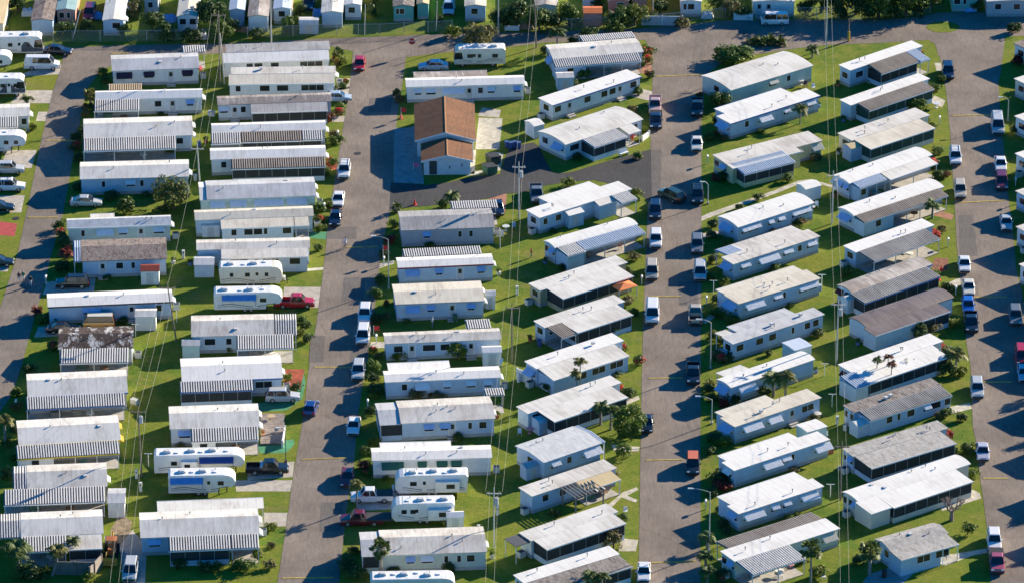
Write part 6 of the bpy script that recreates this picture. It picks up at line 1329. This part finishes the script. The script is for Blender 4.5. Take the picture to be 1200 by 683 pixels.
chair_thing(968, 512, 'white chair on rear patio of weathered home', (.75, .75, .72)); table_set(958, 489, 'pale table at back of weathered grey home', (.65, .63, .6)); chair_thing(965, 678, 'white bench seat on slab by fan palm', (.75, .75, .75)); table_set(593, 270, 'glass patio table right of grey ribbed home', (.5, .55, .58)); chair_thing(588, 277, 'white patio chair right of grey ribbed home', (.7, .7, .7)); chair_thing(602, 268, 'blue patio chair right of grey ribbed home', (.2, .4, .6))
# T-shaped clothes-line posts
def tpost(px, py, label, h=2.0):
    p = P(px, py); root = thing('clothes_pole', label, 'clothes pole', (p.x, p.y, 0), CROSS)
    MB().tube((0, 0, 0), (0, 0, h), .05).build('post', m_post, root); MB().box(-.55, .55, -.03, .03, h - .08, h).build('crossbar', m_post, root)
for x, y, l in [(207, 377, 'white whirly clothes pole on grass behind black gutter home'), (586, 291, 'white clothes pole right of maroon gutter home'), (975, 476, 'white clothes pole behind weathered grey home'), (973, 582, 'white statue-like clothes pole behind red edged home'), (966, 440, 'white clothes pole on grass by tall ribbed shed'), (1018, 262, 'white clothes pole by brown carport rear'), (159, 394, 'white clothes pole beside leaning wooden pole'),
                (174, 546, 'white folded clothes pole right of transformer pole'), (963, 336, 'white clothes pole behind cream-white home'), (836, 343, 'white clothes pole by lime ball bush')]:
    tpost(x, y, l)
# satellite dishes / propane tanks
def dish(px, py, label):
    p = P(px, py); root = thing('satellite_dish', label, 'satellite dish', (p.x, p.y, 0), R(200))
    MB().tube((0, 0, 0), (0, 0, 1.2), .05).build('mast', m_steel, root); b = MB(); b.tube((0, 0, 1.2), (.12, 0, 1.32), .08, .45, 14); b.build('dish', m_trim, root)
dish(588, 432, 'white satellite dish by white gabled shed'); dish(1036, 240, 'white satellite dish beside brown carport')
def tank(px, py, label):
    p = P(px, py); root = thing('gas_tank', label, 'gas tank', (p.x, p.y, 0), CROSS)
    MB().tube((0, 0, .05), (0, 0, 1.2), .28, .28, 14).tube((0, 0, 1.2), (0, 0, 1.35), .28, .1, 14).build('cylinder', m_trim, root); MB().tube((0, 0, 1.35), (0, 0, 1.5), .06).build('valve', m_pipe, root)
tank(634, 396, 'white gas cylinder behind broad striped-awning home'); tank(237, 409, 'white gas tank below blue window wall'); tank(155, 418, 'small tank at right end of mottled roof home'); tank(608, 447, 'white gas cylinder at white rear fence')
# flags and small coloured markers
def flag(px, py, label, col, h=2.0):
    p = P(px, py); root = thing('garden_flag', label, 'flag', (p.x, p.y, 0), CROSS)
    MB().tube((0, 0, 0), (0, 0, h), .03).build('flagpole', m_post, root); MB().sheet([(0, 0), (.25, 0), (.5, .0), (.7, 0)], [(.02, h - .05), (.02, h - .75)]) if False else None
    b = MB(); xs = [0, .2, .4, .6, .8]; ys = [.0, .05, -.03, .05, 0]
    for (x0, y0), (x1, y1) in zip(zip(xs, ys), zip(xs[1:], ys[1:])): b.add([(x0, y0, h - .75), (x1, y1, h - .75), (x1, y1, h - .05), (x0, y0, h - .05)], [(0, 1, 2, 3)])
    b.build('cloth', M_('cloth_' + col, {'red': (.6, .03, .04), 'pink': (.6, .15, .3)}[col], .7), root)
flag(470, 140, 'red flag on short pole left of clubhouse', 'red'); flag(484.5, 199, 'small pink flag on paved lot by clubhouse', 'pink', 1.2); flag(449, 306, 'red flag hanging by green-grey street lamp', 'red', 2.6); flag(438, 392, 'small red flag above mailbox on second street', 'red', 1.5)
# traffic cone, orange canopy umbrella, barrier
def cone(px, py, label):
    p = P(px, py); root = thing('traffic_cone', label, 'traffic cone', (p.x, p.y, 0)); MB().tube((0, 0, .04), (0, 0, .85), .24, .05, 12).build('cone', M_('cone_red', (.65, .05, .03), .5), root); MB().box(-.32, .32, -.32, .32, 0, .04).build('cone_base', M_('cone_red', (.65, .05, .03), .5), root)
cone(486, 240, 'red cone at kerb of new asphalt lane'); cone(470, 139, 'red cone beside hedge left of clubhouse'); cone(1103, 317, 'orange garden cone on brown mulch'); cone(1100, 328, 'orange jar-like cone at path by dirt streaked home')
def canopy(px, py, label, mat, w=3.2, d=2.4, h=2.0, rot=33):
    p = P(px, py); root = thing('garden_canopy', label, 'canopy', (p.x, p.y, 0), R(rot))
    b = MB(); b.add([(-w / 2, -d / 2, h), (w / 2, -d / 2, h), (w / 2, d / 2, h), (-w / 2, d / 2, h), (0, 0, h + .45)], [(0, 1, 4), (1, 2, 4), (2, 3, 4), (3, 0, 4)]); b.build('canopy_top', mat, root)
    for x in (-w / 2 + .1, w / 2 - .1):
        for y in (-d / 2 + .1, d / 2 - .1): MB().box(x - .04, x + .04, y - .04, y + .04, 0, h).build('post', m_post, root)
canopy(731, 349, 'bright orange canopy at street end of tan home', M_('canvas_orange', (.70, .20, .06), .7))
# timber pergola beside tan carport
p = P(683, 592); root = thing('pergola', 'grey timber pergola frame beside tan carport', 'pergola', (p.x, p.y, 0), R(33)); pm = plain('pergola_timber', (.30, .26, .24), .8)
for x in (-2.2, 2.2):
    for y in (-1.6, 1.6): MB().box(x - .08, x + .08, y - .08, y + .08, 0, 2.3).build('post', pm, root)
for y in (-1.6, 1.6): MB().box(-2.5, 2.5, y - .06, y + .06, 2.3, 2.5).build('beam', pm, root)
for i in range(9): x = -2.3 + i * .575; MB().box(x - .04, x + .04, -1.9, 1.9, 2.5, 2.62).build('rafter', pm, root)
# small boat on trailer under the tan carport
p = P(704, 579); root = thing('small_boat', 'dark small boat parked under tan carport', 'boat', (p.x, p.y, .35), R(33))
MB().add([(-1.8, -.6, .5), (1.0, -.6, .5), (2.1, 0, .6), (1.0, .6, .5), (-1.8, .6, .5), (-1.7, -.35, 0), (1.0, -.3, 0), (1.6, 0, .1), (1.0, .3, 0), (-1.7, .35, 0)], [(5, 9, 8, 7, 6), (0, 1, 6, 5), (1, 2, 7, 6), (2, 3, 8, 7), (3, 4, 9, 8), (4, 0, 5, 9), (0, 4, 3, 2, 1)]).build('hull', M_('hull_dark', (.05, .055, .07), .4), root); MB().box(-.9, -.6, -.5, .5, .5, .6).box(.2, .5, -.45, .45, .5, .6).build('bench', m_trim, root)
# deck
p = P(319, 503); root = thing('timber_deck', 'weathered grey timber deck at street end of white home', 'deck', (p.x, p.y, 0), CROSS + R(4)); b = MB()
for i in range(14): y = -4.6 + i * .66; b.box(-1.6, 1.7, y, y + .62, .18, .24)
b.build('decking', plain('deck_boards', (.26, .22, .20), .9, var=.4), root); MB().box(-1.5, 1.6, -4.5, 4.5, 0, .18).build('joists', m_wood, root)
# utility pedestals in the backyards
for i, (x, y, l) in enumerate([(160, 560, 'pale meter pedestal left of transformer pole'), (165, 575, 'small white pedestal on dark grass below transformer pole'), (215, 303, 'tall white pedestal between first rows, mid left'), (561, 625, 'low grey pedestal by bottom trailer end'), (606, 345, 'small grey pedestal near middle backyard pole'), (583, 603, 'white pedestal by lower middle pole'), (981, 497, 'white pedestal behind weathered home row')]):
    p = P(x, y); root = thing('meter_pedestal', l, 'pedestal', (p.x, p.y, 0), CROSS); MB().box(-.18, .18, -.12, .12, 0, 1.3).box(-.2, .2, -.14, .14, 1.3, 1.36).build('cabinet', m_mail, root); MB().tube((0, -.13, 1.0), (0, -.2, 1.0), .1).build('meter_dial', m_glass, root)
# ------------------------------------------------------------------ people
SK = M_('skin', (.45, .27, .19), .6); CL = {k: M_('cloth_' + k, v, .8) for k, v in {'white': (.75, .75, .75), 'black': (.03, .03, .035), 'green': (.05, .25, .10), 'maroon': (.22, .05, .06), 'grey': (.3, .3, .32), 'khaki': (.4, .34, .25), 'bluejean': (.08, .14, .30), 'orange': (.6, .2, .06), 'redshirt': (.6, .04, .04), 'pale': (.65, .62, .6)}.items()}
HR = M_('hair_brown', (.05, .035, .025), .8); HG = M_('hair_grey', (.4, .39, .38), .8)
def person(px, py, h, heading, top, bottom, label, hair=HR, stride=.25, shorts=True, bend=0, arms=.25, z=0.02, seated=False):
    p = P(px, py); root = thing('person', label, 'person', (p.x, p.y, z), heading)
    k = h / 1.75
    J = {'pelvis': (0, 0, .95), 'waist': (0, 0, 1.12), 'chest': (.02, 0, 1.36), 'neck': (.02, 0, 1.50), 'head': (.04, 0, 1.62), 'crown': (.03, 0, 1.73)}
    v = [J[n] for n in ('pelvis', 'waist', 'chest', 'neck', 'head', 'crown')]; rr = [.15, .14, .16, .065, .095, .075]; e = [(0, 1), (1, 2), (2, 3), (3, 4), (4, 5)]
    for s in (-1, 1):
        f = stride * s
        leg = [(.0, s * .09, .90), (f * .5 + .04, s * .10, .50), (f - .04, s * .10, .09), (f + .13, s * .11, .05)]
        if seated: leg = [(.0, s * .1, .92), (.34, s * .12, .78 - .12 * s), (.22, s * .12, .38 - .12 * s), (.36, s * .13, .34 - .12 * s)]
        i = len(v); v += leg; rr += [.105, .07, .05, .04]; e += [(0, i), (i, i + 1), (i + 1, i + 2), (i + 2, i + 3)]
        arm = [(.02, s * .19, 1.42), (-f * .3, s * .25, 1.16), (-f * .6 + .08, s * .25, .94), (-f * .6 + .12, s * .25, .82)]
        if seated: arm = [(.02, s * .19, 1.42), (.22, s * .24, 1.22), (.46, s * .22, 1.12), (.54, s * .21, 1.11)]
        i = len(v); v += arm; rr += [.065, .05, .036, .042]; e += [(2, i), (i, i + 1), (i + 1, i + 2), (i + 2, i + 3)]
    me = bpy.data.meshes.new('body'); me.from_pydata([(x * k, y * k, z_ * k) for x, y, z_ in v], e, [])
    o = bpy.data.objects.new('body_tmp', me); C.objects.link(o)
    sk = o.modifiers.new('s', 'SKIN'); 
    if not me.skin_vertices: 
        bpy.context.view_layer.objects.active = o
    for i, sv in enumerate(me.skin_vertices[0].data): sv.radius = (rr[i] * k, rr[i] * k * (1.15 if i in (0, 1, 2) else 1)); sv.use_root = (i == 0)
    sb = o.modifiers.new('u', 'SUBSURF'); sb.levels = 1; sb.render_levels = 1
    dg = bpy.context.evaluated_depsgraph_get(); me2 = bpy.data.meshes.new_from_object(o.evaluated_get(dg)); bpy.data.objects.remove(o)
    me2.name = 'body'; me2.materials.clear()
    for m in (SK, CL[top], CL[bottom], m_plastic): me2.materials.append(m)
    for f in me2.polygons:
        cz = f.center.z / k; cy = abs(f.center.y) / k; a = 0
        if cz > 1.47: a = 0
        elif cy > .225 and cz < 1.22 and not seated: a = 0
        elif cz > .98: a = 1
        elif cz > (.48 if shorts else .12) and cy < .2: a = 2
        elif cz < .1: a = 3
        f.material_index = a; f.use_smooth = True
    place('body', me2, root)
    hb = MB(); n = 10
    for i in range(4):
        t0, t1 = i * math.pi / 2 / 4, (i + 1) * math.pi / 2 / 4
        hb.tube((.02 * k, 0, (1.63 + .12 * math.sin(t0)) * k), (.015 * k, 0, (1.63 + .12 * math.sin(t1)) * k), .118 * k * math.cos(t0), max(.01, .118 * k * math.cos(t1)), n)
    hb.build('hair', hair, root)
    fa = MB(); [fa.box(.125 * k, .14 * k, s * .035 * k - .012, s * .035 * k + .012, 1.635 * k, 1.655 * k) for s in (-1, 1)]; fa.box(.12 * k, .136 * k, -.025, .025, 1.56 * k, 1.572 * k); fa.build('face_features', m_plastic, root)
    nb = MB().add([(.125 * k, -.015, 1.60 * k), (.125 * k, .015, 1.60 * k), (.165 * k, 0, 1.595 * k), (.13 * k, 0, 1.645 * k)], [(0, 1, 2), (0, 2, 3), (1, 3, 2)]); nb.build('nose', SK, root)
    for s in (-1, 1):      # hands: palm, four fingers and a thumb
        hx, hy, hz = ((-stride * s * .6 + .12) * k, s * .25 * k, .80 * k) if not seated else (.56 * k, s * .21 * k, 1.11 * k)
        hb = MB().box(hx - .04, hx + .04, hy - .018, hy + .018, hz - .07, hz + .02)
        for q, ln in enumerate((.07, .085, .08, .06)): x = hx - .033 + q * .022; hb.tube((x, hy, hz - .07), (x + .012, hy - s * .01, hz - .07 - ln), .0095, .008, 5)
        hb.tube((hx + .04, hy, hz - .02), (hx + .075, hy, hz - .07), .011, .009, 5); hb.build('hand', SK, root)
    return root
person(22.5, 331, 1.7, ROAD + R(10), 'maroon', 'pale', 'walker in dark red top and pale trousers, leftmost street', shorts=False)
person(27.5, 330, 1.75, ROAD - R(8), 'green', 'white', 'walker in green top and white shorts in middle of leftmost street', HG)
person(36, 335, 1.65, ROAD + R(4), 'black', 'pale', 'walker in black top and pale trousers nearest the kerb', shorts=False)
person(507, 383, 1.7, R(200), 'white', 'bluejean', 'person in white top and blue jeans on shaded grass', HG, stride=.1, shorts=False)
person(886 - 145, 166, 1.6, R(250), 'redshirt', 'redshirt', 'standing figure all in red by corner porch patio', stride=.05, shorts=False)
person(622.5, 302, 1.55, R(20), 'redshirt', 'green', 'person in red and green bending over rear lawn', stride=.15, shorts=False)
# cyclist on second street
p = P(404.5, 291); bk = thing('bicycle', 'bicycle ridden across the second street hump', 'bicycle', (p.x, p.y, .02), ROAD + R(160)); fm = M_('bike_frame', (.10, .12, .2), .4, metal=.3)
for x in (-.5, .5):
    b = MB(); pts = [Vector((x + .33 * math.cos(i * math.pi / 10), 0, .34 + .33 * math.sin(i * math.pi / 10))) for i in range(21)]; b.path(pts, .02, 5); [b.tube((x, 0, .34), (x + .32 * math.cos(i * .785), 0, .34 + .32 * math.sin(i * .785)), .005, .005, 3) for i in range(8)]; b.build('wheel', m_tyre, bk)
MB().path([Vector((-.5, 0, .34)), Vector((-.18, 0, .85)), Vector((.4, 0, .85)), Vector((.5, 0, .34))], .025, 6).path([Vector((-.5, 0, .34)), Vector((0, 0, .36)), Vector((.4, 0, .85))], .025, 6).path([Vector((0, 0, .36)), Vector((-.18, 0, .85))], .025, 6).build('frame', fm, bk)
MB().path([Vector((.4, -.25, 1.02)), Vector((.38, 0, 1.0)), Vector((.4, .25, 1.02))], .02, 5).tube((.4, 0, .85), (.38, 0, 1.0), .02).build('handlebar', fm, bk); MB().box(-.3, -.05, -.08, .08, .86, .92).build('saddle', m_plastic, bk)
pr = person(404.5, 291, 1.75, ROAD + R(160), 'white', 'grey', 'cyclist in white top and grey shorts on second street', seated=True, z=.02); pr.location.x -= .17 * math.cos(ROAD + R(160)); pr.location.y -= .17 * math.sin(ROAD + R(160))
# ------------------------------------------------------------------ low planting and patio things along the homes
_pt = random.Random(77)
m_pot = plain('pot_terracotta', (.32, .13, .07), .8)
def where(row, n): return (ORD[n] + ' home from far end, ' + ROWN[row])
def patio_box(root, x, y, row, n):
    q = root.matrix_basis @ Vector((x, y, 0)); o = thing('storage_box', f'storage box under patio roof of {where(row, n)}', 'box', (q.x, q.y, .05), root.rotation_euler.z)
    m = [M_('box_grey', (.2, .21, .22), .6), M_('box_cream', (.6, .56, .48), .6), M_('box_green', (.06, .14, .1), .6)][n % 3]
    MB().box(-.7, .7, -.3, .3, 0, .6).build('box_body', m, o); MB().box(-.74, .74, -.34, .34, .6, .66).build('lid', m, o)
for row, n, root, L, W, label in list(HOMES):
    if row in (7, 8): continue
    kids = [c_ for c_ in root.children if c_.name.split('.')[0] in ('patio_roof',)]
    front = min([v.co.y for c_ in kids for v in c_.data.vertices] + [0])
    # a bush against the long wall, clear of any porch
    spans = [(min(v.co.x for v in c_.data.vertices), max(v.co.x for v in c_.data.vertices)) for c_ in kids if min(v.co.y for v in c_.data.vertices) < -.4]
    free = [x for x in [L * f for f in (.12, .3, .45, .6, .75, .9)] if not any(a - .6 < x < b_ + .6 for a, b_ in spans)]
    if free and _pt.random() < .75:
        x = _pt.choice(free); q = root.matrix_basis @ Vector((x, -.55, 0)); s_ = _pt.uniform(.5, .95)
        o = thing('shrub', f'low bush at front wall of {where(row, n)}', 'shrub', (q.x, q.y, 0), _pt.uniform(0, 6))
        place('foliage', crown('shrub', int(x * 7 + n), _pt.choice(['dark', 'green', 'green', 'olive'])), o, (0, 0, s_ * .55)).scale = (s_ * 1.2, s_, s_ * .8)
    for (a, b_) in spans[:1]:
        if b_ - a > 5 and any(c_.name.startswith('post') for c_ in root.children):
            patio_box(root, a + (b_ - a) * .3, -.8, row, n)
            q = root.matrix_basis @ Vector((a + (b_ - a) * .65, front * .55, 0))
            o = thing('patio_table', f'round patio table under awning of {where(row, n)}', 'table', (q.x, q.y, .05), 0)
            mm = [m_trim, M_('table_teal', (.1, .3, .3), .5), M_('table_brown', (.25, .14, .08), .6)][n % 3]
            MB().tube((0, 0, .68), (0, 0, .74), .6, .6, 14).build('tabletop', mm, o); MB().tube((0, 0, 0), (0, 0, .68), .06).build('pedestal', mm, o)

STREET = {1: 'L', 2: 'R', 3: 'L', 4: 'R', 5: 'L', 6: 'R'}
m_stuff = [M_('pot_white', (.6, .6, .58), .7), m_pot, M_('pot_blue', (.12, .2, .4), .6)]
for row, n, root, L, W, label in list(HOMES):
    if row not in STREET: continue
    names = [c_.name.split('.')[0] for c_ in root.children]
    sd_ = STREET[row]
    if 'end_roof' not in names and (row, n) not in ((2, 10), (2, 11), (2, 8)):
        for k in range(2):
            if _pt.random() < .8:
                x = -_pt.uniform(.8, 1.6) if sd_ == 'L' else L + _pt.uniform(.8, 1.6); y = W * (.2 if k else .8) + _pt.uniform(-.4, .4)
                q = root.matrix_basis @ Vector((x, y, 0)); s_ = _pt.uniform(.55, 1.05); lf = _pt.choice(['dark', 'green', 'green', 'lime', 'olive', 'red'])
                cw = {'dark': 'dark green', 'green': 'green', 'lime': 'yellow-green', 'olive': 'olive', 'red': 'reddish'}[lf]
                o = thing('shrub', f"{cw} {'front' if k else 'rear'} bush, street end of {where(row, n)}", 'shrub', (q.x, q.y, 0), _pt.uniform(0, 6))
                place('foliage', crown('shrub', int(x * 7 + n + k), lf), o, (0, 0, s_ * .6)).scale = (s_ * 1.1, s_, s_ * .95)
                if _pt.random() < .25: place('flowers', crown('small', n, 'flower'), o, (0, 0, s_ * .9)).scale = (s_ * .7,) * 3
    if _pt.random() < .7:      # a planter or box by the back end of the home
        x = L + .9 if sd_ == 'L' else -.9; q = root.matrix_basis @ Vector((x, W * _pt.uniform(.15, .85), 0)); kd = _pt.choice(['planter', 'crate', 'barrel'])
        if 'air_conditioner' in names: continue
        o = thing(kd, f"{ {'planter': 'planted pot', 'crate': 'storage crate', 'barrel': 'water barrel'}[kd] } behind {where(row, n)}", kd, (q.x, q.y, 0), _pt.uniform(0, 3))
        if kd == 'planter':
            MB().tube((0, 0, 0), (0, 0, .5), .26, .36, 12).build('pot', m_stuff[n % 3], o); place('foliage', crown('small', n, 'green'), o, (0, 0, .75)).scale = (.45, .45, .4)
        elif kd == 'crate':
            MB().box(-.5, .5, -.35, .35, 0, .7).build('crate_body', m_stuff[n % 3], o); MB().box(-.53, .53, -.38, .38, .7, .75).build('lid', m_skirt, o)
        else:
            MB().tube((0, 0, 0), (0, 0, .9), .3, .3, 14).build('barrel_body', m_stuff[(n + 2) % 3], o); MB().tube((0, 0, .9), (0, 0, .94), .32, .32, 14).build('rim', m_skirt, o)
# far row: leaning pale poles, tarps and yard junk beyond the fence
def pale_pole(bx, by, h, lean, label):
    p_ = P(bx, by); o = thing('pale_pole', label, 'pole', (p_.x, p_.y, 0), 0); MB().tube((0, 0, 0), (lean, 0, h), .08, .06, 8).build('shaft', m_conc, o); MB().tube((lean, 0, h), (lean, 0, h + .06), .09, .09, 8).build('cap', m_steel, o)
pale_pole(85, 46, 5.0, 1.4, 'pale leaning pole at fence by maroon minivan'); pale_pole(427, 41, 5.2, .2, 'pale curved-looking pole right of open porch home'); pale_pole(511, 36, 5.0, .2, 'pale pole at fence left of pale blue minivan'); pale_pole(765, 22, 4.0, 0, 'pale pole beside grey panel fence'); pale_pole(950, 14, 3.0, 0, 'pale stump-like pole before dark trees, right part')
def tarp(px, py, w, d, col, label):
    p_ = P(px, py); o = thing('tarp_pile', label, 'tarp', (p_.x, p_.y, 0), rnd.uniform(-.2, .2)); b = MB(); r_ = random.Random(int(px)); N_ = 7
    b.add([((i / N_ - .5) * w, (j / N_ - .5) * d, (0 if i in (0, N_) or j in (0, N_) else r_.uniform(.5, 1.0))) for i in range(N_ + 1) for j in range(N_ + 1)], [(i * (N_ + 1) + j, (i + 1) * (N_ + 1) + j, (i + 1) * (N_ + 1) + j + 1, i * (N_ + 1) + j + 1) for i in range(N_) for j in range(N_)])
    b.build('sheet', M_('tarp_' + col, {'blue': (.15, .38, .75), 'white': (.7, .7, .7), 'pale': (.55, .68, .75), 'brown': (.25, .16, .1)}[col], .6), o); MB().box(-w * .3, w * .3, -d * .3, d * .3, 0, .45).build('load', m_wood, o)
for a in [(33, 17, 2.2, 1.8, 'pale', 'pale blue tarp pile left of brown-grey home'), (196, 24, 3.0, 2.2, 'blue', 'blue tarp pile left of beige roofed home'), (276, 29, 2.6, 1.8, 'white', 'white tarp pile left of stained roof home'), (12, 4, 2.4, 2.0, 'white', 'white tarp pile in top left yard'), (115, 21, 1.6, 1.4, 'blue', 'small blue tarp by mint awning home'), (372, 17, 1.6, 1.4, 'blue', 'small blue tarp left of white home, far row'),
          (280, 36, 3.4, 1.4, 'brown', 'brown pile at fence left of stained roof home'), (235, 45, 2.2, 1.2, 'white', 'white heap on shaded verge, top left'), (617, 33, 2.4, 1.6, 'brown', 'brown box pile on shaded far verge'), (829, 20, 2.0, 1.6, 'white', 'white heap beside pale home yard'), (1137, 12, 2.0, 1.6, 'blue', 'dark blue covered heap by green walled building')]: tarp(*a)
# ------------------------------------------------------------------ light, sky, camera
EL = R(18.5); SUN = Vector((.777 * math.cos(EL), .63 * math.cos(EL), math.sin(EL))).normalized()
sd = bpy.data.lights.new('sun', 'SUN'); sd.energy = 5.0; sd.angle = R(.5); sd.color = (1, .865, .65)
so = bpy.data.objects.new('sun', sd); C.objects.link(so); so.rotation_euler = (-SUN).to_track_quat('-Z', 'Y').to_euler(); so.location = (0, 0, 100)
w = bpy.data.worlds.new('World'); bpy.context.scene.world = w; w.use_nodes = True; nt = w.node_tree
sky = nt.nodes.new('ShaderNodeTexSky'); sky.sky_type = 'NISHITA'; sky.sun_disc = False; sky.sun_elevation = EL; sky.sun_rotation = math.atan2(SUN.x, SUN.y)
sky.ozone_density = 6.0; sky.air_density = 1.0; sky.dust_density = .3
hs = nt.nodes.new('ShaderNodeHueSaturation'); hs.inputs['Saturation'].default_value = 1.35; nt.links.new(sky.outputs[0], hs.inputs['Color'])
nt.links.new(hs.outputs[0], nt.nodes['Background'].inputs[0]); nt.nodes['Background'].inputs[1].default_value = .075
cd = bpy.data.cameras.new('camera'); cam = bpy.data.objects.new('camera', cd); C.objects.link(cam)
cd.sensor_width = 36; cd.sensor_fit = 'HORIZONTAL'; cd.lens = FPX * 36 / 1200; cd.clip_start = 5; cd.clip_end = 12000
cam.location = CAM; cam.rotation_euler = FW.to_track_quat('-Z', 'Y').to_euler()
sc = bpy.context.scene; sc.camera = cam
sc.view_settings.view_transform = 'Standard'; sc.view_settings.look = 'None'; sc.view_settings.gamma = 1; sc.view_settings.exposure = 1.3
sc.render.resolution_x = 1024; sc.render.resolution_y = 582
sc.cycles.max_bounces = 6; sc.cycles.transparent_max_bounces = 8
